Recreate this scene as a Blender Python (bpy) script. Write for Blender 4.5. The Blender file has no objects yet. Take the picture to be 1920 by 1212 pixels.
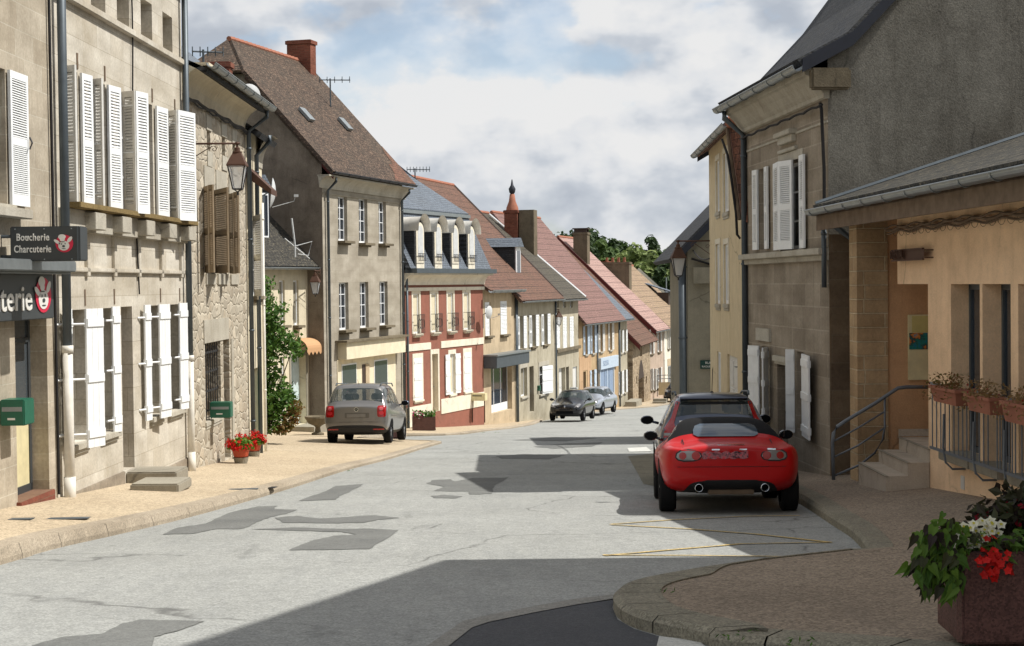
import bpy, bmesh, math, random
from mathutils import Vector, Matrix
from mathutils.bvhtree import BVHTree
random.seed(7)
R = math.radians
scene = bpy.context.scene
col = scene.collection
W0, H0, F = 1920.0, 1212.0, 3000.0

# ------------------------------------------------------------------ camera
EYE = Vector((0, 0, 1.55))
PITCH, ROLL = R(-1.41), -0.011
CAMROT = (Matrix.Rotation(R(90) + PITCH, 4, 'X') @ Matrix.Rotation(ROLL, 4, 'Z')).to_3x3()
cam_d = bpy.data.cameras.new('camera')
cam = bpy.data.objects.new('camera', cam_d)
col.objects.link(cam)
cam.location = EYE
cam.rotation_euler = CAMROT.to_euler()
cam_d.sensor_width = 36
cam_d.lens = F / W0 * 36
cam_d.clip_start = .1
cam_d.clip_end = 3000
scene.camera = cam

def ray(px, py):
    return (CAMROT @ Vector(((px - W0 / 2) / F, -(py - H0 / 2) / F, -1))).normalized()
def lerp_tab(tab, v):
    if v <= tab[0][0]:
        a, b = tab[0], tab[1]
    elif v >= tab[-1][0]:
        a, b = tab[-2], tab[-1]
    else:
        for a, b in zip(tab, tab[1:]):
            if a[0] <= v <= b[0]: break
    return a[1] + (b[1] - a[1]) * (v - a[0]) / (b[0] - a[0])
GT = [(-40, 2.68), (80, -5.36), (150, -8.5), (185, -8.9), (320, -1.5), (600, 4), (900, 5)]
def G(y):
    return lerp_tab(GT, max(-40, min(y, 900)))
def SL(x, y):   # left pavement surface
    return G(y) + .065 + .045 * max(0, min(5, -3 - x))
def SR(x, y):   # right pavement surface
    return G(y) + .10 + .10 * max(0, min(2.0, x - 3.6))
def gp(px, py, fn=None):
    d = ray(px, py)
    t = 5.0
    f = fn or (lambda x, y: G(y))
    lo, hi = 1.0, 400.0
    for _ in range(60):
        m = (lo + hi) / 2
        p = EYE + d * m
        if p.z > f(p.x, p.y): lo = m
        else: hi = m
    return EYE + d * lo

# ------------------------------------------------------------------ objects
def tag(o, label=None, cat=None, group=None, kind=None):
    if label: o['label'] = label
    if cat: o['category'] = cat
    if group: o['group'] = group
    if kind: o['kind'] = kind
    return o
def empty(name, loc=(0, 0, 0), rz=0, label=None, cat=None, group=None):
    o = bpy.data.objects.new(name, None)
    col.objects.link(o)
    o.location = loc
    o.rotation_euler = (0, 0, rz)
    o.empty_display_size = .2
    return tag(o, label, cat, group)

class MB:
    """collects geometry for ONE mesh object"""
    def __init__(s): s.v = []; s.f = []; s.m = []; s.smooth = False
    def face(s, pts, mi=0):
        n = len(s.v); s.v += [tuple(p) for p in pts]
        s.f.append(list(range(n, n + len(pts)))); s.m.append(mi)
    def grid(s, rows, mi=0, flip=False):
        n = len(s.v); w = len(rows[0])
        for r in rows: s.v += [tuple(p) for p in r]
        for i in range(len(rows) - 1):
            for j in range(w - 1):
                a = n + i * w + j
                q = [a, a + 1, a + w + 1, a + w]
                s.f.append(q[::-1] if flip else q); s.m.append(mi)
    def box(s, x0, x1, y0, y1, z0, z1, mi=0):
        n = len(s.v)
        s.v += [(x0, y0, z0), (x1, y0, z0), (x1, y1, z0), (x0, y1, z0), (x0, y0, z1), (x1, y0, z1), (x1, y1, z1), (x0, y1, z1)]
        for q in ((0, 3, 2, 1), (4, 5, 6, 7), (0, 1, 5, 4), (1, 2, 6, 5), (2, 3, 7, 6), (3, 0, 4, 7)):
            s.f.append([n + i for i in q]); s.m.append(mi)
        return s
    def prism(s, poly, a, b, mi=0):
        """poly: list of 3D points (planar); extruded by vector b-a"""
        d = Vector(b) - Vector(a)
        n = len(s.v); k = len(poly)
        s.v += [tuple(Vector(p)) for p in poly] + [tuple(Vector(p) + d) for p in poly]
        s.f.append([n + i for i in range(k)][::-1]); s.m.append(mi)
        s.f.append([n + k + i for i in range(k)]); s.m.append(mi)
        for i in range(k):
            j = (i + 1) % k
            s.f.append([n + i, n + j, n + k + j, n + k + i]); s.m.append(mi)
        return s
    def tube(s, pts, r, seg=8, mi=0, cap=True):
        pts = [Vector(p) for p in pts]
        rings = []
        up = Vector((0, 0, 1))
        for i, p in enumerate(pts):
            t = (pts[min(i + 1, len(pts) - 1)] - pts[max(i - 1, 0)]).normalized()
            ref = up if abs(t.z) < .9 else Vector((1, 0, 0))
            u = t.cross(ref).normalized(); w = u.cross(t).normalized()
            rr = r[i] if isinstance(r, (list, tuple)) else r
            rings.append([p + (u * math.cos(2 * math.pi * k / seg) + w * math.sin(2 * math.pi * k / seg)) * rr for k in range(seg)])
        n = len(s.v)
        for rg in rings: s.v += [tuple(p) for p in rg]
        for i in range(len(rings) - 1):
            for k in range(seg):
                k2 = (k + 1) % seg
                s.f.append([n + i * seg + k, n + i * seg + k2, n + (i + 1) * seg + k2, n + (i + 1) * seg + k]); s.m.append(mi)
        if cap:
            s.f.append([n + k for k in range(seg)][::-1]); s.m.append(mi)
            m_ = n + (len(rings) - 1) * seg
            s.f.append([m_ + k for k in range(seg)]); s.m.append(mi)
        return s
    def lathe(s, prof, c=(0, 0, 0), seg=20, axis='z', mi=0):
        n = len(s.v); c = Vector(c)
        for r, h in prof:
            for k in range(seg):
                a = 2 * math.pi * k / seg + (math.pi / 4 if seg == 4 else 0)
                if axis == 'z': p = Vector((r * math.cos(a), r * math.sin(a), h))
                elif axis == 'x': p = Vector((h, r * math.cos(a), r * math.sin(a)))
                else: p = Vector((r * math.cos(a), h, r * math.sin(a)))
                s.v.append(tuple(c + p))
        for i in range(len(prof) - 1):
            for k in range(seg):
                k2 = (k + 1) % seg
                s.f.append([n + i * seg + k, n + i * seg + k2, n + (i + 1) * seg + k2, n + (i + 1) * seg + k]); s.m.append(mi)
        return s
    def build(s, name, mats, parent=None, smooth=None, loc=None, bevel=0, fix=True):
        me = bpy.data.meshes.new(name)
        me.from_pydata(s.v, [], s.f)
        if not isinstance(mats, (list, tuple)): mats = [mats]
        for m in mats: me.materials.append(m)
        if len(mats) > 1: me.polygons.foreach_set('material_index', s.m)
        if fix:
            bm = bmesh.new(); bm.from_mesh(me)
            if bevel:
                bmesh.ops.remove_doubles(bm, verts=bm.verts, dist=.0005)
                bmesh.ops.bevel(bm, geom=[e for e in bm.edges if len(e.link_faces) == 2 and e.calc_face_angle(0) > .5], offset=bevel, segments=2, affect='EDGES', clamp_overlap=True)
            bmesh.ops.recalc_face_normals(bm, faces=bm.faces)
            bm.to_mesh(me); bm.free()
        if smooth or s.smooth: me.polygons.foreach_set('use_smooth', [True] * len(me.polygons))
        me.update()
        o = bpy.data.objects.new(name, me)
        col.objects.link(o)
        if parent: o.parent = parent
        if loc: o.location = loc
        return o

def copy_tree(o, parent=None):
    c = o.copy(); col.objects.link(c)
    if parent: c.parent = parent
    for ch in list(o.children): copy_tree(ch, c)
    return c

# ------------------------------------------------------------------ materials
def srgb(r, g, b):
    f = lambda c: (c / 255 / 12.92) if c / 255 <= .04045 else ((c / 255 + .055) / 1.055) ** 2.4
    return (f(r), f(g), f(b), 1)
class NT:
    def __init__(s, name):
        s.mat = bpy.data.materials.new(name); s.mat.use_nodes = True
        s.t = s.mat.node_tree; s.N = s.t.nodes; s.L = s.t.links
        s.bsdf = s.N['Principled BSDF']
    def n(s, typ, **kw):
        nd = s.N.new(typ)
        for k, v in kw.items():
            if k.startswith('i_'): nd.inputs[k[2:].replace('_', ' ')].default_value = v
            else: setattr(nd, k, v)
        return nd
    def link(s, a, b): s.L.new(a, b)
    def math(s, op, a, b=None, c=None):
        nd = s.n('ShaderNodeMath', operation=op)
        for i, v in enumerate((a, b, c)):
            if v is None: continue
            if isinstance(v, (int, float)): nd.inputs[i].default_value = v
            else: s.link(v, nd.inputs[i])
        return nd.outputs[0]
    def mix(s, fac, a, b, typ='MIX'):
        nd = s.n('ShaderNodeMix', data_type='RGBA', blend_type=typ)
        for i, v in ((0, fac), (6, a), (7, b)):
            if isinstance(v, (int, float)): nd.inputs[i].default_value = v
            elif isinstance(v, tuple): nd.inputs[i].default_value = v
            else: s.link(v, nd.inputs[i])
        return nd.outputs[2]
    def coords(s):
        tc = s.n('ShaderNodeTexCoord')
        return tc.outputs['Object']
    def wallco(s):   # (x+y, z) of the object: works on every vertical face
        tc = s.n('ShaderNodeTexCoord'); sp = s.n('ShaderNodeSeparateXYZ'); s.link(tc.outputs['Object'], sp.inputs[0])
        cb = s.n('ShaderNodeCombineXYZ')
        s.link(s.math('ADD', sp.outputs[0], sp.outputs[1]), cb.inputs[0]); s.link(sp.outputs[2], cb.inputs[1])
        return cb.outputs[0]
    def noise(s, co, scale, detail=4, rough=.6, sc3=None):
        if sc3:
            mp = s.n('ShaderNodeMapping'); mp.inputs['Scale'].default_value = sc3; s.link(co, mp.inputs[0]); co = mp.outputs[0]
        nd = s.n('ShaderNodeTexNoise'); nd.inputs['Scale'].default_value = scale; nd.inputs['Detail'].default_value = detail
        nd.inputs['Roughness'].default_value = rough; s.link(co, nd.inputs['Vector'])
        return nd.outputs[0]
    def ramp(s, fac, stops):
        nd = s.n('ShaderNodeValToRGB'); s.link(fac, nd.inputs[0])
        e = nd.color_ramp.elements
        while len(e) < len(stops): e.new(.5)
        for i, (p, c) in enumerate(stops):
            e[i].position = p; e[i].color = c if isinstance(c, tuple) else (c, c, c, 1)
        return nd.outputs[0]
    def bump(s, h, strength, dist=.02):
        nd = s.n('ShaderNodeBump'); nd.inputs['Strength'].default_value = strength; nd.inputs['Distance'].default_value = dist
        s.link(h, nd.inputs['Height']); s.link(nd.outputs[0], s.bsdf.inputs['Normal'])
    def out(s, color=None, rough=.9, spec=.3, metal=0):
        b = s.bsdf
        if color is not None:
            if isinstance(color, tuple): b.inputs['Base Color'].default_value = color
            else: s.link(color, b.inputs['Base Color'])
        if isinstance(rough, (int, float)): b.inputs['Roughness'].default_value = rough
        else: s.link(rough, b.inputs['Roughness'])
        b.inputs['Specular IOR Level'].default_value = spec
        b.inputs['Metallic'].default_value = metal
        return s.mat
MC = {}
def flat(name, rgb, rough=.6, spec=.4, metal=0, var=.12, scale=6, coat=0):
    if name in MC: return MC[name]
    t = NT(name); c = srgb(*rgb)
    nz = t.noise(t.coords(), scale, 5)
    f = t.ramp(nz, [(.3, 1 - var), (.7, 1 + var)])
    colr = t.mix(1.0, c, f, 'MULTIPLY')
    m = t.out(colr, rough, spec, metal)
    if coat: t.bsdf.inputs['Coat Weight'].default_value = coat; t.bsdf.inputs['Coat Roughness'].default_value = .05
    MC[name] = m
    return m
def plaster(name, rgb, dirt=(90, 80, 65), dirtamt=.45, grain=.25):
    if name in MC: return MC[name]
    t = NT(name); co = t.wallco(); o3 = t.coords()
    base = srgb(*rgb)
    n1 = t.noise(o3, .9, 7, .65); n2 = t.noise(co, 1.2, 6, .7, sc3=(2.2, .25, 1)); n3 = t.noise(o3, 45, 3)
    c = t.mix(t.ramp(n1, [(.42, 0.), (.75, dirtamt)]), base, srgb(*dirt))
    c = t.mix(t.ramp(n2, [(.5, 0.), (.8, dirtamt)]), c, srgb(*dirt))
    n4 = t.noise(o3, 2.6, 8, .75); c = t.mix(1.0, c, t.ramp(n4, [(.3, .86), (.5, 1.0), (.7, 1.10)]), 'MULTIPLY')
    wv = t.n('ShaderNodeTexVoronoi', feature='DISTANCE_TO_EDGE'); wv.inputs['Scale'].default_value = .55
    wn = t.n('ShaderNodeTexNoise'); wn.inputs['Scale'].default_value = 1.6; wn.inputs['Detail'].default_value = 7; t.link(co, wn.inputs['Vector']); t.link(t.mix(.3, co, wn.outputs[1]), wv.inputs['Vector'])
    c = t.mix(t.math('MULTIPLY', t.ramp(wv.outputs['Distance'], [(0, .7), (.008, 0.)]), t.ramp(n1, [(.48, 0.), (.58, 1.)])), c, srgb(*[v * .6 for v in rgb]))
    c = t.mix(1.0, c, t.ramp(n3, [(.3, 1 - grain), (.7, 1 + grain)]), 'MULTIPLY')
    t.bump(t.math('ADD', n3, t.math('MULTIPLY', n4, 1.5)), .4, .012)
    MC[name] = t.out(c, .95, .15); return MC[name]
def ashlar(name, a, b, mortar, bw=.62, bh=.32, stain=(88, 76, 58), stainamt=.5, joint=.010, streak=.5, bumpy=.35):
    if name in MC: return MC[name]
    t = NT(name); co = t.wallco(); o3 = t.coords()
    br = t.n('ShaderNodeTexBrick'); t.link(co, br.inputs['Vector'])
    br.inputs['Scale'].default_value = 1; br.inputs['Brick Width'].default_value = bw; br.inputs['Row Height'].default_value = bh
    br.inputs['Mortar Size'].default_value = joint; br.inputs['Mortar Smooth'].default_value = .3
    br.inputs['Color1'].default_value = srgb(*a); br.inputs['Color2'].default_value = srgb(*b); br.inputs['Mortar'].default_value = srgb(*mortar)
    br.offset_frequency = 2; br.squash_frequency = 3; br.squash = 1.35; br.inputs['Bias'].default_value = -.1
    c = br.outputs[0]
    # a second slower brick tint so that blocks differ from one another
    n0 = t.noise(co, 1.1, 2, .5, sc3=(1.0, 2.2, 1))
    c = t.mix(1.0, c, t.ramp(n0, [(.3, (.80, .77, .72, 1)), (.7, (1.12, 1.10, 1.06, 1))]), 'MULTIPLY')
    n1 = t.noise(o3, .8, 7, .7); n2 = t.noise(co, 1.5, 7, .7, sc3=(2.5, .2, 1)); n3 = t.noise(o3, 22, 5, .7)
    c = t.mix(t.ramp(n1, [(.45, 0.), (.8, stainamt)]), c, srgb(*stain))
    c = t.mix(t.ramp(n2, [(.5, 0.), (.85, streak)]), c, srgb(*stain))
    c = t.mix(1.0, c, t.ramp(n3, [(.25, .78), (.75, 1.18)]), 'MULTIPLY')
    h = t.math('ADD', t.math('MULTIPLY', br.outputs[1], -1.0), t.math('MULTIPLY', n3, .5))
    t.bump(h, bumpy, .02)
    MC[name] = t.out(c, .95, .15); return MC[name]
def rubble(name, a, b, mortar, scale=2.6):
    if name in MC: return MC[name]
    t = NT(name); co = t.wallco()
    wob = t.n('ShaderNodeTexNoise'); wob.inputs['Scale'].default_value = 3; t.link(co, wob.inputs['Vector'])
    co2 = t.mix(.06, co, wob.outputs[1])
    mp = t.n('ShaderNodeMapping'); mp.inputs['Scale'].default_value = (1, 1.6, 1); t.link(co2, mp.inputs[0])
    v1 = t.n('ShaderNodeTexVoronoi', feature='DISTANCE_TO_EDGE'); v2 = t.n('ShaderNodeTexVoronoi', feature='F1')
    for v in (v1, v2):
        v.inputs['Scale'].default_value = scale; v.inputs['Randomness'].default_value = .85; t.link(mp.outputs[0], v.inputs['Vector'])
    sp = t.n('ShaderNodeSeparateColor'); t.link(v2.outputs['Color'], sp.inputs[0])
    c = t.mix(sp.outputs[0], srgb(*a), srgb(*b))
    c = t.mix(1.0, c, t.ramp(sp.outputs[1], [(0, .75), (1, 1.2)]), 'MULTIPLY')
    edge = t.ramp(v1.outputs['Distance'], [(.02, 1.), (.09, 0.)])
    n3 = t.noise(t.coords(), 18, 5, .7)
    c = t.mix(edge, c, srgb(*mortar))
    c = t.mix(1.0, c, t.ramp(n3, [(.25, .75), (.75, 1.2)]), 'MULTIPLY')
    t.bump(t.math('ADD', t.ramp(v1.outputs['Distance'], [(0, 0.), (.12, 1.)]), t.math('MULTIPLY', n3, .4)), .6, .03)
    MC[name] = t.out(c, .95, .15); return MC[name]
def tiles(name, a, b, c3, course=.16, width=.18, lines=None, moss=(70, 66, 50), mossamt=.5, bumpd=.03, rough=.85):
    """roof covering: object x along the roof, rows by height"""
    if name in MC: return MC[name]
    t = NT(name); tc = t.coords(); sp = t.n('ShaderNodeSeparateXYZ'); t.link(tc, sp.inputs[0])
    cb = t.n('ShaderNodeCombineXYZ'); t.link(sp.outputs[0], cb.inputs[0]); t.link(t.math('MULTIPLY', sp.outputs[2], 1.38), cb.inputs[1])
    wb = t.noise(tc, .5, 2); t.link(t.math('MULTIPLY', wb, .12), cb.inputs[2])
    sp2 = t.n('ShaderNodeVectorMath', operation='ADD'); t.link(cb.outputs[0], sp2.inputs[0])
    cw = t.n('ShaderNodeCombineXYZ'); t.link(t.math('MULTIPLY', wb, .15), cw.inputs[1]); t.link(cw.outputs[0], sp2.inputs[1])
    co = sp2.outputs[0]
    br = t.n('ShaderNodeTexBrick'); t.link(co, br.inputs['Vector']); br.inputs['Scale'].default_value = 1
    br.inputs['Brick Width'].default_value = width; br.inputs['Row Height'].default_value = course
    br.inputs['Mortar Size'].default_value = .012; br.inputs['Mortar Smooth'].default_value = .2
    br.inputs['Color1'].default_value = srgb(*a); br.inputs['Color2'].default_value = srgb(*b); br.inputs['Mortar'].default_value = srgb(*[x * .45 for x in a])
    c = br.outputs[0]
    n0 = t.noise(tc, 9, 4, .75, sc3=(1, 1, 2)); c = t.mix(t.ramp(n0, [(.52, 0.), (.66, .8)]), c, srgb(*c3))
    n1 = t.noise(tc, .7, 7, .7); c = t.mix(t.ramp(n1, [(.42, 0.), (.75, mossamt)]), c, srgb(*moss))
    n2 = t.noise(tc, 25, 2); c = t.mix(1.0, c, t.ramp(n2, [(.3, .75), (.7, 1.25)]), 'MULTIPLY')
    # saw-tooth per course
    fr = t.math('FRACT', t.math('DIVIDE', t.math('MULTIPLY', sp.outputs[2], 1.38), course))
    if lines:
        fl = t.math('FRACT', t.math('DIVIDE', sp.outputs[2], lines))
        c = t.mix(t.ramp(fl, [(.0, .85), (.12, 0.)]), c, srgb(*[x * .35 for x in a]))
    t.bump(t.math('ADD', t.math('SUBTRACT', 1, fr), t.math('MULTIPLY', n2, .4)), .8, bumpd)
    MC[name] = t.out(c, rough, .25); return MC[name]
def ground_mat(name, a, b, scale=60, dark=None, rough=.95, speck=1.0, big=.5):
    if name in MC: return MC[name]
    t = NT(name); co = t.coords()
    n1 = t.noise(co, scale, 3, .8); n2 = t.noise(co, big, 7, .65); n3 = t.noise(co, scale * .22, 4, .7)
    v = t.n('ShaderNodeTexVoronoi', feature='F1'); v.inputs['Scale'].default_value = scale * 1.3; t.link(co, v.inputs['Vector'])
    sp = t.n('ShaderNodeSeparateColor'); t.link(v.outputs['Color'], sp.inputs[0])
    c = t.mix(t.ramp(n2, [(.3, 0.), (.7, 1.)]), srgb(*a), srgb(*b))
    c = t.mix(1.0, c, t.ramp(sp.outputs[0], [(0, 1 - .38 * speck), (1, 1 + .34 * speck)]), 'MULTIPLY')
    c = t.mix(1.0, c, t.ramp(n3, [(.3, .86), (.7, 1.12)]), 'MULTIPLY')
    if dark:
        n4 = t.noise(co, .9, 6, .7, sc3=(1.6, .5, 1)); c = t.mix(t.ramp(n4, [(.56, 0.), (.74, .6)]), c, srgb(*dark))
    t.bump(t.math('ADD', n1, sp.outputs[1]), .5, .008)
    MC[name] = t.out(c, rough, .25); return MC[name]
def brickm(name, a=(134, 82, 68), b=(112, 66, 56), mortar=(120, 95, 80)):
    return ashlar(name, a, b, mortar, bw=.22, bh=.07, joint=.006, stain=(60, 45, 38), stainamt=.4, streak=.25)

M = dict(
    ash1=ashlar('limestone_ashlar', (182, 174, 160), (166, 156, 140), (190, 185, 172), bw=.66, bh=.335, joint=.006, stainamt=.45, streak=.4, bumpy=.22),
    ash2=ashlar('pale_ashlar', (200, 196, 187), (186, 180, 168), (164, 158, 145), bw=.7, bh=.36, joint=.005, stain=(140, 124, 96), stainamt=.5, streak=.35, bumpy=.2),
    rub=rubble('rubble_stone', (186, 177, 160), (160, 148, 130), (172, 164, 148), 3.4),
    rubf=rubble('old_rubble', (168, 150, 126), (128, 112, 92), (172, 158, 136), 3.2),
    trim=plaster('dressed_stone', (178, 173, 160), (124, 112, 94), .5, .12),
    trimd=plaster('dark_dressed_stone', (120, 110, 92), (60, 55, 45), .6, .15),
    ledge=plaster('mossy_ledge', (128, 110, 74), (84, 72, 48), .5),
    h6=ashlar('grey_stone_render', (166, 160, 149), (160, 154, 142), (150, 144, 132), bw=.9, bh=.42, joint=.005, stain=(120, 112, 98), stainamt=.5, streak=.45, bumpy=.12),
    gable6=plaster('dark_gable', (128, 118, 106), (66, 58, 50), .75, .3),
    cream=plaster('cream_render', (210, 200, 176), (150, 136, 110), .35, .08),
    white=plaster('white_render', (222, 216, 200), (160, 150, 130), .3, .08),
    shop=plaster('shopfront_render', (216, 206, 180), (170, 155, 125), .25, .06),
    red=plaster('red_render', (142, 94, 80), (120, 88, 76), .6, .12),
    whitetrim=plaster('painted_trim', (218, 211, 194), (176, 164, 140), .3, .06),
    beige=plaster('beige_render', (188, 170, 142), (116, 102, 84), .5, .1),
    greyb=plaster('grey_beige_render', (174, 167, 148), (110, 98, 78), .55, .1),
    orange=plaster('orange_render', (188, 158, 126), (150, 116, 86), .5, .1),
    tan=plaster('tan_render', (180, 156, 122), (120, 100, 76), .5, .1),
    pink=plaster('pinkish_render', (180, 162, 146), (126, 110, 96), .5, .1),
    yel=plaster('yellow_render', (206, 190, 158), (178, 156, 120), .3, .08),
    peach=plaster('peach_render', (232, 200, 164), (170, 138, 106), .35, .08),
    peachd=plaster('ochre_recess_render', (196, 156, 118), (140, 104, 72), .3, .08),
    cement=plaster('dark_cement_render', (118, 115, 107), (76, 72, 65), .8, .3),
    greyr=plaster('grey_render', (142, 136, 120), (96, 90, 78), .45, .12),
    r1=ashlar('grey_ashlar', (158, 149, 136), (138, 129, 117), (166, 158, 146), bw=.85, bh=.36, joint=.012, stain=(84, 74, 62), stainamt=.5),  # the stone's own darker tone, also used for plinths
    r1side=ashlar('quoin_stone', (128, 112, 92), (102, 88, 74), (120, 108, 92), bw=.6, bh=.42, joint=.01, stain=(60, 50, 42), stainamt=.6),
    pier=ashlar('rustic_stone', (182, 158, 126), (160, 136, 106), (196, 180, 152), bw=.62, bh=.20, joint=.012, stain=(120, 100, 76), bumpy=1.2),
    oldtile=tiles('old_brown_tiles', (84, 68, 57), (60, 50, 43), (138, 116, 98), .15, .22, moss=(66, 62, 54), bumpd=.05),
    browntile=tiles('brown_tiles', (114, 84, 71), (100, 76, 66), (134, 100, 84), .14, .2, lines=.34, mossamt=.35),
    greytile=tiles('grey_brown_tiles', (84, 79, 70), (74, 69, 62), (102, 94, 80), .14, .2, lines=.36, mossamt=.35),
    pinktile=tiles('rose_tiles', (132, 102, 96), (124, 95, 90), (142, 112, 102), .16, .22, lines=.36, mossamt=.2),
    paletile=tiles('pale_rose_tiles', (168, 138, 130), (160, 130, 122), (178, 148, 136), .18, .24, lines=.42, mossamt=.15),
    tantile=tiles('ochre_tiles', (150, 130, 108), (140, 120, 99), (162, 128, 106), .18, .24, lines=.42, mossamt=.3, moss=(140, 124, 90)),
    slate=tiles('blue_slates', (104, 112, 122), (92, 100, 110), (118, 124, 132), .13, .2, mossamt=.2, bumpd=.01, rough=.6),
    darkslate=tiles('dark_slates', (56, 58, 63), (46, 48, 52), (74, 73, 70), .13, .2, mossamt=.3, moss=(70, 68, 58), bumpd=.03, rough=.85),
    lowslate=tiles('weathered_slates', (66, 64, 60), (50, 49, 47), (120, 112, 94), .12, .2, mossamt=.5, moss=(48, 48, 42), bumpd=.05, rough=.8),
    hung=tiles('hung_tiles', (122, 80, 62), (96, 62, 50), (150, 100, 76), .2, .24, bumpd=.09, mossamt=.3),
    brick=brickm('red_brick'), bricks=plaster('chimney_stone', (110, 100, 84), (58, 52, 44), .6, .2),
    terra=flat('terracotta', (148, 96, 76), .8, .3), potred=flat('orange_plastic', (184, 78, 50), .5, .4),
    concrete=plaster('cast_concrete', (150, 144, 130), (96, 90, 78), .4, .12),
    zinc=flat('zinc', (140, 146, 148), .45, .5, .6), zincd=flat('dark_zinc', (82, 90, 96), .5, .5, .4),
    pvc=flat('white_pipe', (212, 208, 198), .5, .5), black=flat('black_iron', (30, 28, 30), .5, .5),
    rust=flat('rusty_iron', (78, 52, 38), .7, .4), cable=flat('black_cable', (32, 30, 30), .7, .3),
    wshut=flat('white_shutter_paint', (226, 228, 228), .5, .4, var=.05), wshut2=flat('greyish_and_shaded_paint', (204, 202, 196), .6, .3, var=.08),
    brshut=flat('bare_wood_shutter', (138, 122, 100), .8, .3, var=.2), blueshut=flat('pale_blue_paint', (176, 190, 204), .6, .4),
    bluedoor=flat('blue_grey_paint', (128, 146, 170), .6, .4), frame=flat('white_frame', (222, 224, 226), .45, .4, var=.04),
    brown=flat('dark_brown_paint', (60, 46, 38), .6, .4), wood=flat('aged_wood', (108, 92, 76), .8, .2, var=.25),
    maroon=flat('maroon_board', (88, 36, 32), .6, .3), navy=flat('dark_blue_board', (36, 40, 50), .5, .4),
    green=flat('green_mailbox_paint', (22, 92, 70), .4, .5), sign=flat('slate_grey_sign', (58, 62, 64), .45, .4, var=.04),
    signw=flat('sign_lettering', (214, 212, 206), .5, .4, var=.02), signred=flat('sign_red', (196, 34, 66), .5, .4, var=.02),
    blind=flat('cream_blind', (206, 196, 170), .7, .3, var=.05), dish=flat('dish_grey', (190, 192, 192), .5, .4),
    cream_box=flat('cream_metal', (206, 196, 156), .5, .4), tilepale=plaster('pale_floor_tile', (178, 166, 150), (130, 120, 106), .3, .08),
    planter=ground_mat('red_granite_planter', (96, 66, 60), (84, 59, 54), 70, speck=1.1, rough=.6),
    roadp=flat('rail_grey', (98, 104, 110), .45, .5), soil=flat('potting_soil', (52, 40, 30), .9, .1),
    cane=flat('plastic_curtain', (190, 205, 205), .5, .3),
)
def glass(name, rgb, rough=.04):
    t = NT(name); m = t.out(srgb(*rgb), rough, .8)
    return m
M['glass'] = glass('window_glass', (40, 46, 54))
M['glassb'] = glass('shop_glass', (70, 76, 80), .08)
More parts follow.
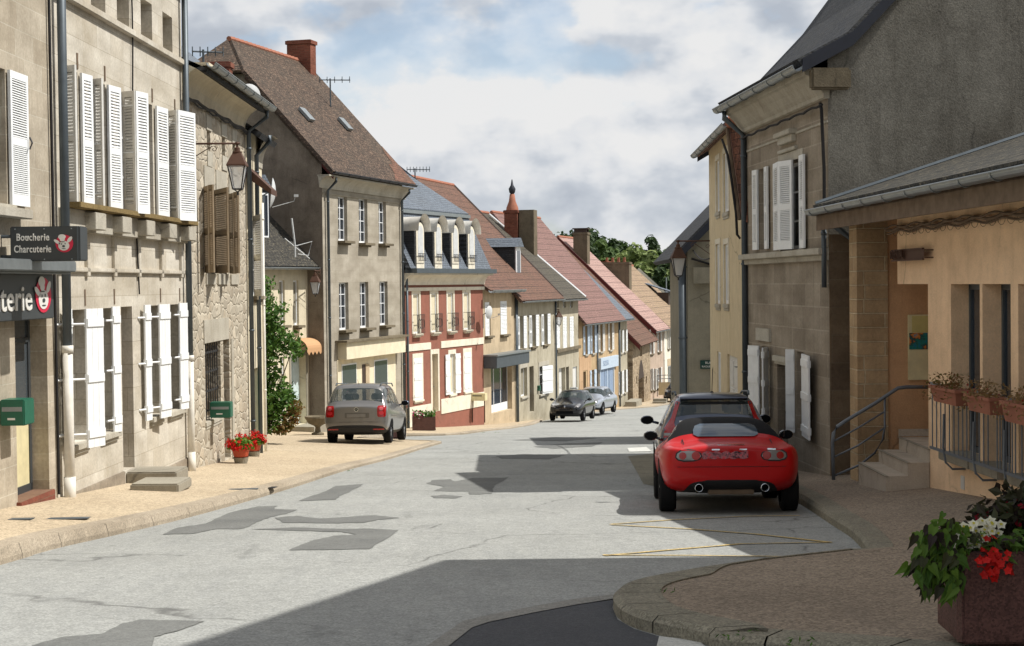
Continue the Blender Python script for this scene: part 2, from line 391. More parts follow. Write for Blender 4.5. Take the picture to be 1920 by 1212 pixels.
# ------------------------------------------------------------------ houses
class House:
    """local frame: x along the facade (to the viewer's right when facing it), y into the house, z up"""
    def __init__(s, name, label, cat, A, B, zb, group=None):
        # A = left corner as seen from the street, B = right corner (plan points)
        s.A = Vector((A[0], A[1])); s.B = Vector((B[0], B[1]))
        d = s.B - s.A; s.L = d.length; s.ang = math.atan2(d.y, d.x); s.zb = zb
        s.root = empty(name, (A[0], A[1], zb), s.ang, label, cat, group)
        s.holes = []; s.inv = Matrix.Rotation(-s.ang, 3, 'Z')
    def px(s, px, py, off=0):
        o = s.inv @ (EYE - Vector((s.A.x, s.A.y, s.zb))); d = s.inv @ ray(px, py)
        t = (-off - o.y) / d.y
        p = o + d * t
        return p.x, p.z
    def x(s, px, off=0, py=560): return s.px(px, py, off)[0]
    def rect(s, x0, x1, yt, yb, off=0):
        xa = s.px(x0, (yt + yb) / 2, off)[0]; xb = s.px(x1, (yt + yb) / 2, off)[0]
        xm = (x0 + x1) / 2
        return xa, xb, s.px(xm, yb, off)[1], s.px(xm, yt, off)[1]
    def world(s, x, y, z):
        c, q = math.cos(s.ang), math.sin(s.ang)
        return Vector((s.A.x + c * x - q * y, s.A.y + q * x + c * y, s.zb + z))
    def P(s, mb, name, mat, parent=None, **k):
        return mb.build(name, mat, parent or s.root, **k)
    def wall(s, mat, top, depth=8, reveal=.22, bottom=-1.6, gable=None, sidemat=None, revmat=None, gable_pts=None):
        """front wall with openings + side and back walls; gable=(ridge_y, ridge_z)"""
        xs = sorted({0, s.L} | {v for h in s.holes for v in (h[0], h[1])}); zs = sorted({bottom, top} | {v for h in s.holes for v in (h[2], h[3])})
        mb = MB()
        for i in range(len(xs) - 1):
            for j in range(len(zs) - 1):
                cx, cz = (xs[i] + xs[i + 1]) / 2, (zs[j] + zs[j + 1]) / 2
                if any(h[0] < cx < h[1] and h[2] < cz < h[3] for h in s.holes): continue
                mb.face([(xs[i], 0, zs[j]), (xs[i + 1], 0, zs[j]), (xs[i + 1], 0, zs[j + 1]), (xs[i], 0, zs[j + 1])])
        for h in s.holes:
            a, b, c, d = h[:4]; r = h[4] if len(h) > 4 and h[4] else reveal
            k = 2
            mb.face([(a, 0, c), (a, r, c), (a, r, d), (a, 0, d)], k); mb.face([(b, 0, c), (b, 0, d), (b, r, d), (b, r, c)], k)
            mb.face([(a, 0, d), (a, r, d), (b, r, d), (b, 0, d)], k); mb.face([(a, 0, c), (b, 0, c), (b, r, c), (a, r, c)], k)
            mb.face([(a, r + .04, c), (b, r + .04, c), (b, r + .04, d), (a, r + .04, d)], 3)
        for x in (0, s.L):
            pts = [(x, 0, bottom), (x, depth, bottom), (x, depth, top)]
            if gable_pts: pts += [(x, p[0], p[1]) for p in gable_pts]
            elif gable: pts += [(x, gable[0], gable[1])]
            pts += [(x, 0, top)]
            mb.face(pts, 1)
        mb.face([(0, depth, bottom), (s.L, depth, bottom), (s.L, depth, top), (0, depth, top)], 1)
        return mb.build('wall', [mat, sidemat or mat, revmat or mat, M['brown']], s.root, fix=False)
    def roof(s, mat, ez, rz, ry, over=.35, ext=(.1, .1), th=.13, depth=None, hip=None, name='roof', back=True):
        """gable roof: eave height ez at y=0, ridge rz at y=ry"""
        depth = depth or ry * 2
        sl = (rz - ez) / ry; e0 = (-over, ez - over * sl)
        mb = MB(); x0, x1 = -ext[0], s.L + ext[1]
        n = Vector((0, -sl, 1)).normalized() * th
        hx = hip or 0
        # front slope
        def slab(q):
            nn = (Vector(q[1]) - Vector(q[0])).cross(Vector(q[-1]) - Vector(q[0])).normalized()
            if nn.z < 0: nn = -nn
            nn = nn * th
            top = [Vector(p) + nn for p in q]
            mb.prism(q, (0, 0, 0), nn)
        slab([(x0, e0[0], e0[1]), (x1, e0[0], e0[1]), (x1, ry, rz), (x0 + hx, ry, rz)] if not hip else
             [(x0, e0[0], e0[1]), (x1, e0[0], e0[1]), (x1, ry, rz), (x0 + hx, ry, rz), (x0, ry * (1 - .30), rz - (rz - ez) * .30)])
        if back:
            q = [(x1, depth + over, ez - over * sl), (x0, depth + over, ez - over * sl), (x0 + hx, ry, rz), (x1, ry, rz)]
            if hip: q = [(x1, depth + over, ez - over * sl), (x0, depth + over, ez - over * sl), (x0, ry * 1.30, rz - (rz - ez) * .30), (x0 + hx, ry, rz), (x1, ry, rz)]
            slab(q)
        if hip:
            slab([(x0, ry * .70, rz - (rz - ez) * .30), (x0 + hx, ry, rz), (x0, ry * 1.30, rz - (rz - ez) * .30)])
        o = mb.build(name, mat, s.root)
        # ridge tiles
        rt = MB(); k = int((x1 - x0 - hx) / .35) + 1
        for i in range(k):
            xa = x0 + hx + (x1 - x0 - hx) * i / k; xb = x0 + hx + (x1 - x0 - hx) * (i + 1) / k
            rt.tube([(xa, ry, rz + th), (xb + .02, ry, rz + th + .012)], [.10, .12], 7)
        rt.build('ridge_tiles', M['terra'] if mat not in (M['slate'], M['darkslate']) else M['zincd'], o)
        return o, e0
    def gutter(s, z, over=.35, mat=None, r=.07, x0=-.15, x1=None, soffit=None, cornice=None):
        x1 = x1 if x1 is not None else s.L + .15
        mb = MB(); k = 8
        rows = []
        for x in (x0, x1):
            rows.append([(x, -over - r + r * math.cos(math.pi + math.pi * i / k), z + r * math.sin(math.pi + math.pi * i / k)) for i in range(k + 1)])
        mb.grid(rows)
        rows2 = [[(p[0], -over - r + (p[1] + over + r) * .85, z + (p[2] - z) * .85) for p in rw] for rw in rows]
        mb.grid(rows2)
        for rw, rw2 in zip(rows, rows2):
            for i in range(k): mb.face([rw[i], rw[i + 1], rw2[i + 1], rw2[i]])
        mb.tube([(x0, -over - 2 * r, z), (x1, -over - 2 * r, z)], .012, 6)
        nb = int((x1 - x0) / 1.0)
        for i in range(nb):
            xx = x0 + .3 + i * 1.0
            mb.tube([(xx, -over - r + r * 1.1 * math.cos(math.pi + math.pi * j / 6), z + r * 1.1 * math.sin(math.pi + math.pi * j / 6)) for j in range(7)], .008, 4)
        mb.build('gutter', mat or M['zinc'], s.root)
    def pipe(s, x, z1, z0, off=.08, r=.05, mat=None, mat2=None, zsplit=None, neck=None):
        mb = MB()
        pts = [(x, -off, z1), (x, -off, z0)]
        if neck: pts = [(x, -neck, z1 + .45), (x, -neck, z1 + .32), (x, -off, z1)] + pts[1:]
        if zsplit:
            mb.tube(pts[:-1] + [(x, -off, zsplit)], r, 10); o = mb.build('downpipe', mat or M['zincd'], s.root, smooth=True)
            m2 = MB(); m2.tube([(x, -off, zsplit + .05), (x, -off, z0)], r * 1.12, 10); m2.tube([(x, -off, zsplit + .02), (x, -off, zsplit + .12)], r * 1.3, 10)
            m2.tube([(x, -off, z0 + .3), (x, -off, z0 - .1)], r * 1.3, 10)
            m2.build('lower_pipe', mat2 or M['pvc'], o, smooth=True)
        else:
            mb.tube(pts, r, 10)
            z = z1 - .4
            while z > z0: mb.tube([(x, -off, z), (x, -off, z + .04)], r * 1.2, 10); z -= 2.0
            mb.build('downpipe', mat or M['zincd'], s.root, smooth=True)
    def leaf(s, xa, oa, xb, ob, z0, z1, mat, style='louvre', parent=None, slats=None, name='shutter', th=.035):
        """shutter leaf between two plan points (x, outward offset)"""
        a = Vector((xa, -oa, 0)); b = Vector((xb, -ob, 0)); d = (b - a); w = d.length; d.normalize(); n = Vector((d.y, -d.x, 0)) * th / 2
        mb = MB()
        def bar(u0, u1, za, zb_, t=1.0):
            q = [a + d * u0 - n * t, a + d * u1 - n * t, a + d * u1 + n * t, a + d * u0 + n * t]
            mb.prism([(p.x, p.y, za) for p in q], (0, 0, za), (0, 0, zb_))
        if style == 'louvre':
            f = min(.06, w * .2); zm = z0 + (z1 - z0) * .48
            bar(0, f, z0, z1); bar(w - f, w, z0, z1); bar(f, w - f, z0, z0 + .14); bar(f, w - f, z1 - .09, z1); bar(f, w - f, zm - .05, zm + .05)
            for (za, zb_) in ((z0 + .14, zm - .05), (zm + .05, z1 - .09)):
                k = slats or max(4, int((zb_ - za) / .062))
                for i in range(k):
                    zc = za + (zb_ - za) * (i + .5) / k; hh = (zb_ - za) / k * .36
                    q = [a + d * f + n * .9 + Vector((0, 0, zc - hh)), a + d * (w - f) + n * .9 + Vector((0, 0, zc - hh)),
                         a + d * (w - f) - n * .9 + Vector((0, 0, zc + hh)), a + d * f - n * .9 + Vector((0, 0, zc + hh))]
                    mb.prism(q, (0, 0, 0), (0, 0, .012))
        else:
            k = max(2, int(w / .11))
            for i in range(k): bar(w * i / k + .003, w * (i + 1) / k - .003, z0, z1, .8)
            bar(0, w, z0 + .01, z1 - .01, .6)
            for f in (.10, .5, .90):
                zc = z0 + (z1 - z0) * f
                bar(.01, w - .01, zc - .055, zc + .055, 1.7)
        return mb.build(name, mat, parent or s.root)
    def window(s, px0, px1, yt, yb, mat=None, glassm=None, reveal=.2, cols=2, rows=3, sill=True, shutters=None, smat=None, sw=None, style='louvre',
               surround=None, blind=False, fw=.055, sillmat=None, name='window', rect=None, open_=True, slats=None, sillo=.1, nohole=False):
        a, b, c, d = rect or s.rect(px0, px1, yt, yb)
        if a > b: a, b = b, a
        if not nohole: s.holes.append((a, b, c, d, reveal))
        mat = mat or M['frame']
        y = reveal - .05
        mb = MB()
        mb.box(a, a + fw, y, y + .05, c, d); mb.box(b - fw, b, y, y + .05, c, d); mb.box(a + fw, b - fw, y, y + .05, d - fw, d); mb.box(a + fw, b - fw, y, y + .05, c, c + fw * 1.3)
        if not blind:
            for i in range(1, cols):
                xx = a + (b - a) * i / cols; mb.box(xx - .025, xx + .025, y - .008, y + .042, c + fw, d - fw)
            for j in range(1, rows):
                zz = c + (d - c) * j / rows; mb.box(a + fw, b - fw, y + .004, y + .038, zz - .014, zz + .014)
        o = mb.build(name, mat, s.root)
        g = MB(); g.box(a + fw * .5, b - fw * .5, y + .022, y + .03, c + fw * .5, d - fw * .5)
        g.build('blind' if blind else 'pane', M['blind'] if blind is True else (blind or glassm or M['glass']), o)
        if sill:
            sb = MB(); sb.box(a - .07, b + .07, -sillo, .03, c - .09, c - .004); sb.box(a - .02, b + .02, -sillo * .5, .02, c - .15, c - .09)
            sb.build('sill', sillmat or M['trim'], o, bevel=.008)
        if surround:
            w = surround[1]; sr = MB(); t = .018
            sr.box(a - w, a - .002, -t, .05, c - (w if not sill else 0), d + w * 1.5); sr.box(b + .002, b + w, -t, .05, c - (w if not sill else 0), d + w * 1.5)
            sr.box(a - .002, b + .002, -t, .05, d + .002, d + w * 1.5)
            sr.build('surround', surround[0], o)
        if shutters:
            sw = sw or (b - a) / 2
            for k in shutters:
                if k == 'L': s.leaf(a - .01, .03, a - sw, .05, c, d, smat, style, o, slats)
                if k == 'R': s.leaf(b + .01, .03, b + sw, .05, c, d, smat, style, o, slats)
                if k == 'l': s.leaf(a, .02, a - sw * .25, sw * .9, c, d, smat, style, o, slats)
                if k == 'r': s.leaf(b, .02, b + sw * .4, sw * .85, c, d, smat, style, o, slats)
                if k == 'C':
                    s.leaf(a, .01, (a + b) / 2 - .004, .01, c, d, smat, style, o, slats); s.leaf((a + b) / 2 + .004, .01, b, .01, c, d, smat, style, o, slats)
        return o
    def door(s, px0, px1, yt, yb, mat, reveal=.25, surround=None, rect=None, glassy=False):
        a, b, c, d = rect or s.rect(px0, px1, yt, yb)
        if a > b: a, b = b, a
        s.holes.append((a, b, c, d, reveal)); y = reveal - .05
        mb = MB(); w = b - a
        mb.box(a, b, y, y + .04, c, d)
        for (u0, u1, v0, v1) in ((.14, .46, .06, .42), (.54, .86, .06, .42), (.14, .46, .48, .9), (.54, .86, .48, .9)):
            mb.box(a + w * u0, a + w * u1, y - .02, y, c + (d - c) * v0, c + (d - c) * v1)
        o = mb.build('door', mat, s.root)
        h = MB(); h.tube([(a + w * .9, y - .07, c + 1.0), (a + w * .9 - .1, y - .07, c + 1.0)], .012, 6); h.tube([(a + w * .9, y - .07, c + 1.0), (a + w * .9, y, c + 1.0)], .014, 6)
        h.build('handle', M['zinc'], o)
        if surround:
            sr = MB(); q = surround[1]
            sr.box(a - q, a - .002, -.02, .05, c, d + q * 1.4); sr.box(b + .002, b + q, -.02, .05, c, d + q * 1.4); sr.box(a - .002, b + .002, -.02, .05, d + .002, d + q * 1.4)
            sr.build('door_surround', surround[0], o)
        return o
    def band(s, name, mat, z0, z1, out=.04, x0=0, x1=None, parent=None):
        x1 = x1 if x1 is not None else s.L
        return MB().box(x0, x1, -out, .02, z0, z1).build(name, mat, parent or s.root, bevel=min(.01, out / 3))
    def chimney(s, x, y, w, d, z0, z1, mat, pots=2, cap=True, parent=None, potmat=None):
        mb = MB(); mb.box(x - w / 2, x + w / 2, y - d / 2, y + d / 2, z0, z1)
        if cap: mb.box(x - w / 2 - .05, x + w / 2 + .05, y - d / 2 - .05, y + d / 2 + .05, z1 - .16, z1 - .02)
        o = mb.build('chimney', mat, parent or s.root)
        for i in range(pots):
            px_ = x; py_ = y + (i - (pots - 1) / 2) * d / max(1, pots) * .8
            MB().lathe([(.11, z1 - .03), (.12, z1 + .05), (.09, z1 + .3), (.11, z1 + .34), (.08, z1 + .34), (.07, z1)], (px_, py_, 0), 10).build('chimney_pot', potmat or M['terra'], o, smooth=True)
        return o

def plan_end(A, k, pxe):
    """end of a facade that starts at A and runs with dX/dY = k up to image column pxe"""
    d = ray(pxe, 545); r = d.x / d.y
    t = (r * A[1] - A[0]) / (k - r)
    return (A[0] + k * t, A[1] + t)
def top_z(px, py, y):    # world height of an image point at depth y
    d = ray(px, py); return EYE.z + d.z / d.y * y

# street lamp on a wall bracket -------------------------------------------------
def make_lantern(root, off, arm, big=1.0):
    """root at wall; arm goes along local -y by arm metres; lantern hangs under it"""
    mb = MB(); mb.tube([(0, 0, 0), (0, -arm - .05, 0)], .018, 8); mb.lathe([(.0, .03), (.035, .02), (.035, -.02), (0, -.03)], (0, -arm, 0), 8)
    sp = [(0, -.02 - arm * .45 * (i / 14), -.32 + .25 * (i / 14)) for i in range(15)]
    mb.tube(sp, .009, 5)
    for cx, cy, r0 in ((-.55 * arm, -.10, .07), (-.08, -.14, .06)):
        mb.tube([(0, cx + r0 * (1 - i / 16) * math.cos(i * .55), cy + r0 * (1 - i / 16) * math.sin(i * .55)) for i in range(15)], .007, 5)
    mb.tube([(0, 0, .08), (0, 0, -.36)], .014, 6)
    mb.build('bracket', M['rust'], root, smooth=True)
    c = (0, -arm, 0); b = big
    hood = MB()
    hood.tube([(0, -arm, 0), (0, -arm, -.1 * b)], .02, 6)
    hood.lathe([(0, -.06 * b), (.05 * b, -.08 * b), (.05 * b, -.14 * b), (.09 * b, -.15 * b), (.08 * b, -.18 * b)], c, 12)
    hood.lathe([(.10 * b, -.17 * b), (.24 * b, -.38 * b), (.245 * b, -.41 * b), (.0, -.40 * b)], c, 4)
    hood.build('hood', M['rust'], root, loc=(0, 0, 0))
    cage = MB()
    for k in range(4):
        a = math.pi / 2 * k + math.pi / 4
        p0 = (.215 * b * math.cos(a), -arm + .215 * b * math.sin(a), -.40 * b); p1 = (.11 * b * math.cos(a), -arm + .11 * b * math.sin(a), -.82 * b)
        cage.tube([p0, p1], .012 * b, 6); cage.tube([p1, (0, -arm, -.87 * b)], .01 * b, 5)
        a2 = a + math.pi / 2
        q1 = (.11 * b * math.cos(a2), -arm + .11 * b * math.sin(a2), -.82 * b); cage.tube([p1, q1], .012 * b, 6)
    cage.tube([(0, -arm, -.86 * b), (0, -arm, -.93 * b)], .02 * b, 6)
    cage.build('cage', M['black'], root)
    g = MB(); g.lathe([(.21 * b, -.405 * b), (.105 * b, -.815 * b)], c, 4)
    g.build('lamp_glass', M['lampglass'], root)
t_ = NT('lantern_glass'); t_.out((.85, .87, .9, 1), .1, .5); t_.bsdf.inputs['Transmission Weight'].default_value = .0; t_.bsdf.inputs['Alpha'].default_value = .38; M['lampglass'] = t_.mat
# ================================================================== LEFT SIDE
def lamp_at(P_, yaw, arm, big, label):
    o = empty('street_lamp', P_, yaw, label, 'street lamp', 'lanterns on wall brackets')
    make_lantern(o, 0, arm, big)
    return o
def zg(p, raise_=.2): return G(p[1]) + raise_
k12 = .031
A2 = (-6.04, 21.2)
A1 = (-6.04 - k12 * 8, 13.2)
B2 = plan_end(A2, k12, 347)
# ---- butcher's building (nearest, partly out of frame)
h = House('stone_house', 'beige stone building with the dark butcher sign and white louvred shutter, nearest on the left', 'building', A1, A2, zg(A2, .15), 'stone houses of the street')
Z = lambda py, px=100, hh=h: hh.px(px, py)[1]
# the shop door
a, b, c, d = h.rect(30, 90, 592, 932)
h.holes.append((a, b, c, d, .34))
dr = MB(); ya = .22; xm = a + (b - a) * .05
dr.box(a, b, ya, ya + .05, c, c + .1); dr.box(a, a + .08, ya, ya + .05, c, d); dr.box(b - .08, b, ya, ya + .05, c, d); dr.box(a, b, ya, ya + .05, d - .35, d - .29); dr.box(a, b, ya, ya + .05, c + 1.0, c + 1.06)
do = dr.build('door', M['sign'], h.root)
MB().box(a + .08, b - .08, ya + .02, ya + .03, c + 1.06, d).build('pane', M['glassb'], do)
MB().box(a + .08, b - .08, ya + .015, ya + .03, c + .1, c + 1.0).build('lower_panel', M['cream_box'], do)
sp = MB(); sp.box(a - .05, b + .06, -.06, .3, c - .60, c + .006); 
sp.build('brick_step', M['brick'], h.root, bevel=.01)
# upper window with its white shutter
zt, zb_ = h.px(26, 137)[1], h.px(26, 386)[1]
xr = h.x(50); xs = xr - .62
h.window(0, 0, 0, 0, rect=(xs - 1.0, xs - .02, zb_, zt), reveal=.25, mat=M['frame'])
w_ = h.leaf(xs, .04, xr, .05, zb_, zt, M['wshut'], 'louvre', None, 24)
MB().tube([(xr - .04, -.09, (zb_ + zt) / 2 + .05), (xr - .04, -.12, (zb_ + zt) / 2 - .02), (xr - .08, -.10, (zb_ + zt) / 2 - .1)], .012, 5).build('latch', M['black'], w_)
h.band('sill', M['trim'], zb_ - .16, zb_ - .04, .16, xs - 1.1, xs + .45)
h.band('quoin', M['ash2'], -1.6, 7.9, .012, h.L - .12, h.L)
h.wall(M['ash1'], 9.6, reveal=.25, depth=9, gable=(4.5, 13.5))
h.roof(M['darkslate'], 9.6, 13.5, 4.5)
h1 = h
# fascia sign
x1_, z1_ = h.px(100, 515, .16); _, z0_ = h.px(100, 597, .16)
fas = empty('shop_sign', h.world(x1_, 0, (z0_ + z1_) / 2), h.ang, 'dark slate fascia board with white lettering over the butcher shop door', 'sign')
LF = 4.4
MB().box(-LF, 0, -.16, -.004, z0_ - (z0_ + z1_) / 2, z1_ - (z0_ + z1_) / 2).build('board', M['sign'], fas, bevel=.01)
cv = MB(); zt_ = z1_ - (z0_ + z1_) / 2
cv.box(-LF, .14, -.42, -.004, zt_ + .03, zt_ + .17); cv.box(-LF, .10, -.36, -.004, zt_ + .002, zt_ + .03)
cv.build('canopy', M['zinc'], fas, bevel=.015)
def text_mesh(body, size, mat, parent, loc, rot, name='lettering', sx=1.0, extrude=.006, align='LEFT', bold=0, space=1.0):
    cu = bpy.data.curves.new(name, 'FONT'); cu.body = body; cu.size = size; cu.extrude = extrude; cu.align_x = align; cu.offset = bold; cu.space_character = space
    cu.resolution_u = 3
    o = bpy.data.objects.new(name, cu); col.objects.link(o)
    bpy.context.view_layer.update()
    me = bpy.data.meshes.new_from_object(o.evaluated_get(bpy.context.evaluated_depsgraph_get()))
    bpy.data.objects.remove(o); me.name = name
    me.materials.clear(); me.materials.append(mat)
    me.transform(Matrix.Diagonal((sx, 1, 1, 1)))
    o = bpy.data.objects.new(name, me); col.objects.link(o); o.parent = parent; o.location = loc; o.rotation_euler = rot
    return o
def serif(o, mat, parent): pass
def pig_emblem(parent, loc, rot, r):
    """pink disc with a white pig's head under a cook's hat"""
    e = bpy.data.objects.new('emblem', None)
    def disc(mb, cx, cz, rx, rz, y, k=20, rot_=0):
        pts = []
        for i in range(k):
            a_ = 2 * math.pi * i / k; u, v = rx * math.cos(a_), rz * math.sin(a_)
            pts.append((cx + u * math.cos(rot_) - v * math.sin(rot_), y, cz + u * math.sin(rot_) + v * math.cos(rot_)))
        mb.prism(pts, (0, 0, 0), (0, -.004, 0))
    m1 = MB(); disc(m1, 0, 0, r, r, 0)
    base = m1.build('emblem', M['signred'], parent, loc=loc); base.rotation_euler = rot
    m2 = MB(); disc(m2, -.05 * r, -.25 * r, .62 * r, .55 * r, -.006); disc(m2, -.8 * r, .2 * r, .42 * r, .17 * r, -.006, rot_=-.6); disc(m2, .62 * r, .45 * r, .4 * r, .2 * r, -.006, rot_=.9)
    disc(m2, -.25 * r, .75 * r, .42 * r, .3 * r, -.006); disc(m2, -.2 * r, .45 * r, .28 * r, .22 * r, -.009)
    m2.build('pig_head', M['signw'], base)
    m3 = MB()
    for (cx, cz, rx, rz) in ((-.28, -.05, .05, .09), (.12, -.02, .05, .09), (-.06, -.3, .17, .12), (-.05, -.58, .25, .035), (-.2, .2, .3, .03)): disc(m3, cx * r, cz * r, rx * r, rz * r, -.012, 12)
    m3.build('face_lines', M['sign'], base)
    return base
hs = z1_ - z0_
text_mesh('Charcuterie', hs * .78, M['signw'], fas, (-.86, -.168, -hs * .28), (R(90), 0, 0), sx=1.35, align='RIGHT', bold=.004)
pe_ = pig_emblem(fas, (-.44, -.168, .02), (0, 0, 0), hs * .36); pe_.scale = (1.5, 1, 1.1)
# projecting sign box
dS = 19.0
Pc = EYE + ray(19, 458) * (dS / ray(19, 458).y); Pd = EYE + ray(147, 458) * (dS / ray(147, 458).y)
hh_ = 65 / 158
ps = empty('shop_sign', (Pc.x, dS, Pc.z - hh_ / 2), 0, 'dark projecting box sign reading Boucherie Charcuterie with a pig emblem', 'sign')
wS = Pd.x - Pc.x
MB().box(0, wS + .02, 0, .34, 0, hh_).build('box', M['sign'], ps, bevel=.012)
MB().box(wS - .015, wS - .003, -.006, .02, 0.002, hh_ - .002).build('edge_strip', M['zincd'], ps)
text_mesh('Boucherie', .118, M['signw'], ps, (.075, -.004, .245), (R(90), 0, 0), sx=.72, space=1.12, bold=.002)
text_mesh('Charcuterie', .118, M['signw'], ps, (.045, -.004, .105), (R(90), 0, 0), sx=.70, space=1.1, bold=.002)
pig_emblem(ps, (wS - .165, -.004, .205), (0, 0, 0), .105)
for zz in (.06, .30): MB().tube([(0, .17, zz), (-.22, .17, zz)], .02, 8).build('wall_arm', M['zincd'], ps)
scw = MB()
for u in (.06, wS / 2, wS - .08):
    for v in (.02, hh_ - .03): scw.lathe([(0, -.008), (.008, -.006), (.008, 0)], (u, 0, v), 8, 'y')
scw.build('screws', M['zinc'], ps)
# mailbox of the butcher
xm_, zm_ = h.px(63, 795); 
def mailbox(x, z, hh, w, hgt, dep, mat, label, side='n'):
    """box on a wall, its door turned up the street"""
    o = empty('mailbox', hh.world(x, 0, z), hh.ang, label, 'mailbox', 'letter boxes on the walls')
    b_ = MB().box(0, dep, -w, -.004, 0, hgt); b_.build('body', mat, o, bevel=.012)
    f = MB(); f.box(-.006, .004, -w + .03, -.03, hgt * .55, hgt * .72); f.build('slot', M['zinc'], o)
    f = MB(); f.box(-.006, .004, -w * .62, -w * .32, hgt * .22, hgt * .3); f.build('name_plate', M['signw'], o)
    return o
xa_ = h.x(63, .3, 770)
mailbox(xa_ - .33, h.px(60, 795, .3)[1], h, .30, .31, .36, M['green'], 'green letter box beside the butcher shop door')

# ---- pale ashlar house with many white shutters
h = House('stone_house', 'pale ashlar house with four rows of white shutters and two grey doorstep blocks', 'building', A2, B2, zg(B2, .1), 'stone houses of the street')
h2 = h
zW1 = h.px(160, 150)[1]
def zrow(px, yt, yb): return h.px(px, yb)[1], h.px(px, yt)[1]
# attic openings
for p0, p1, yt, yb in ((170, 197, -60, 22), (219, 242, -20, 50), (264, 285, 2, 77), (305, 323, 28, 100)):
    a, b, c, d = h.rect(p0, p1, yt, yb)
    h.window(0, 0, 0, 0, rect=(a, b, c, d), reveal=.4, sill=False, cols=1, rows=1, mat=M['wood'])
# first-floor windows: shutters half folded out
ztop, zbot = h.px(160, 143)[1], h.px(160, 391)[1]
ups = [((118, 152), (119, .0, 141, .19), None, (151, .02, 171, .07)), ((174, 203), (175, 0, 191, .15), None, (201, .02, 224, .09)),
       ((234, 291), (229, 0, 252, .22), (252, .22, 275, .31), (291, .02, 312, .08)), ((314, 333), (312, 0, 331, .22), (331, .22, 363, .37), None)]
for (p0, p1), la, lb, lc in ups:
    a, b = h.x(p0), h.x(p1)
    w_ = h.window(0, 0, 0, 0, rect=(a, max(b, a + .8), zbot, ztop), reveal=.28, sill=False)
    for i, lf in enumerate((la, lb, lc)):
        if not lf: continue
        xa, xb = h.x(lf[0], lf[1], 260), h.x(lf[2], lf[3], 260)
        if i == 1: xa = prev
        prev = xb
        h.leaf(xa, lf[1] + .02, xb, lf[3] + .02, zbot + .01, ztop, M['wshut'] if i else M['wshut2'], 'louvre', w_, 18)  # first leaf is white too: its shaded side is put into the greyer colour
        if i != 1:
            for f in (.12, .5, .88): MB().tube([(xa + .02, .06, zbot + (ztop - zbot) * f), (xb, -lf[3] + .02, zbot + (ztop - zbot) * f)], .012, 5).build('hinge', M['wshut'], w_)
    xc = h.x(p0) + .02
    k_ = MB(); k_.box(b - .03, b + .03, -.012, .01, ztop + .05, ztop + .27); k_.build('lintel_shadow', M['wood'], w_)  # dark strip painting the thin vertical shadow above the lintel
# projecting moulded sill course and its little consoles
zl = h.px(240, 405)[1]
h.band('sill_course', M['ledge'], zl - .03, zl + .05, .26, h.x(118), h.L)
h.band('sill_moulding', M['trim'], zl - .34, zl - .03, .10, h.x(112), h.L)
for p in (160, 211, 257, 300, 337):
    xx = h.x(p); h.band('console', M['trim'], zl - .30, zl - .06, .25, xx - .28, xx + .24)
    h.band('console_leg', M['ash2'], zl - .95, zl - .34, .05, xx - .02, xx + .12)
zs_ = h.px(230, 62)[1]
h.band('string_course', M['ash2'], zs_, zs_ + .1, .09)
zs_ = h.px(200, 512)[1]; h.band('string_course', M['ash2'], zs_, zs_ + .07, .05)
# ground-floor windows with white plank shutters
zt, zb_ = h.px(200, 578)[1], h.px(200, 808)[1]
def lowz(p, yb): return h.px(p, yb)[1]
for (p0, p1, yb), lfs in (((124, 158, 832), ((118, .03, 133, .07),)), ((186, 213, 812), ((159, .30, 191, .42), (209, .03, 223, .07))),
                     ((278, 300, 780), ((270, .05, 281, .08),)), ((312, 336, 770), ((297, .12, 317, .18), (335, .03, 350, .08)))):
    a, b = h.x(p0), h.x(p1); zb2 = lowz((p0 + p1) / 2, yb)
    w_ = h.window(0, 0, 0, 0, rect=(a, b, zb2, zt), reveal=.28, sillmat=M['trim'], sillo=.08)
    for lf in lfs:
        xa, xb = h.x(lf[0], lf[1], 690), h.x(lf[2], lf[3], 690)
        zb3 = zb2 - .02
        h.leaf(xa, lf[1] + .02, xb, lf[3] + .02, zb3, zt + .02, M['wshut'], 'plank', w_)
        for f in (.1, .5, .9): MB().tube([(xa - .16, -.0, zb3 + (zt - zb3) * f), (xa + .02, -lf[1] - .02, zb3 + (zt - zb3) * f)], .018, 6).build('hinge', M['wshut'], w_)
    k_ = MB(); k_.box(b + .0, b + .05, -.01, .01, zt + .05, zt + .28); k_.build('lintel_shadow', M['wood'], w_)  # same painted shadow strip above the ground-floor lintel
o = h.door(229, 250, 575, 882, M['wood'], reveal=.55)
# doorstep blocks
st = tag(MB().box(h.x(230), h.x(256), -.78, .0, h.px(240, 920)[1], h.px(240, 884)[1]).build('doorstep', M['concrete'], None, bevel=.02), 'upper grey stone doorstep against the pale ashlar house', 'doorstep', 'doorstep blocks')
st.location = (A2[0], A2[1], h.zb); st.rotation_euler = (0, 0, h.ang)
p_ = gp(302, 918, SL)
st = MB().box(-.35, .35, -.45, .4, -.02, .13).build('doorstep', M['concrete'], None, bevel=.02); st.location = p_; st.rotation_euler = (0, 0, h.ang + R(90))
tag(st, 'low grey stone slab in front of the upper doorstep', 'doorstep', 'doorstep blocks')
h.pipe(h.x(108), 9.2, lowz(112, 938), off=.12, r=.062, zsplit=h.px(112, 665)[1], mat=M['zincd'])
h.pipe(h.L - .12, 9.2, lowz(352, 878), off=.10, r=.055, zsplit=h.px(352, 678)[1], mat=M['zincd'])
cb = MB(); cb.tube([h.inv @ (h.world(h.x(252), -.03, 8.0) - Vector((A2[0], A2[1], h.zb))), ] + [(h.x(252 + math.sin(i) * 1.5), -.03, h.px(252, -40 + i * 62)[1]) for i in range(8)] + [(h.x(258), -.03, h.px(258, 552)[1])], .013, 5)
cb.build('cable', M['cable'], h.root)
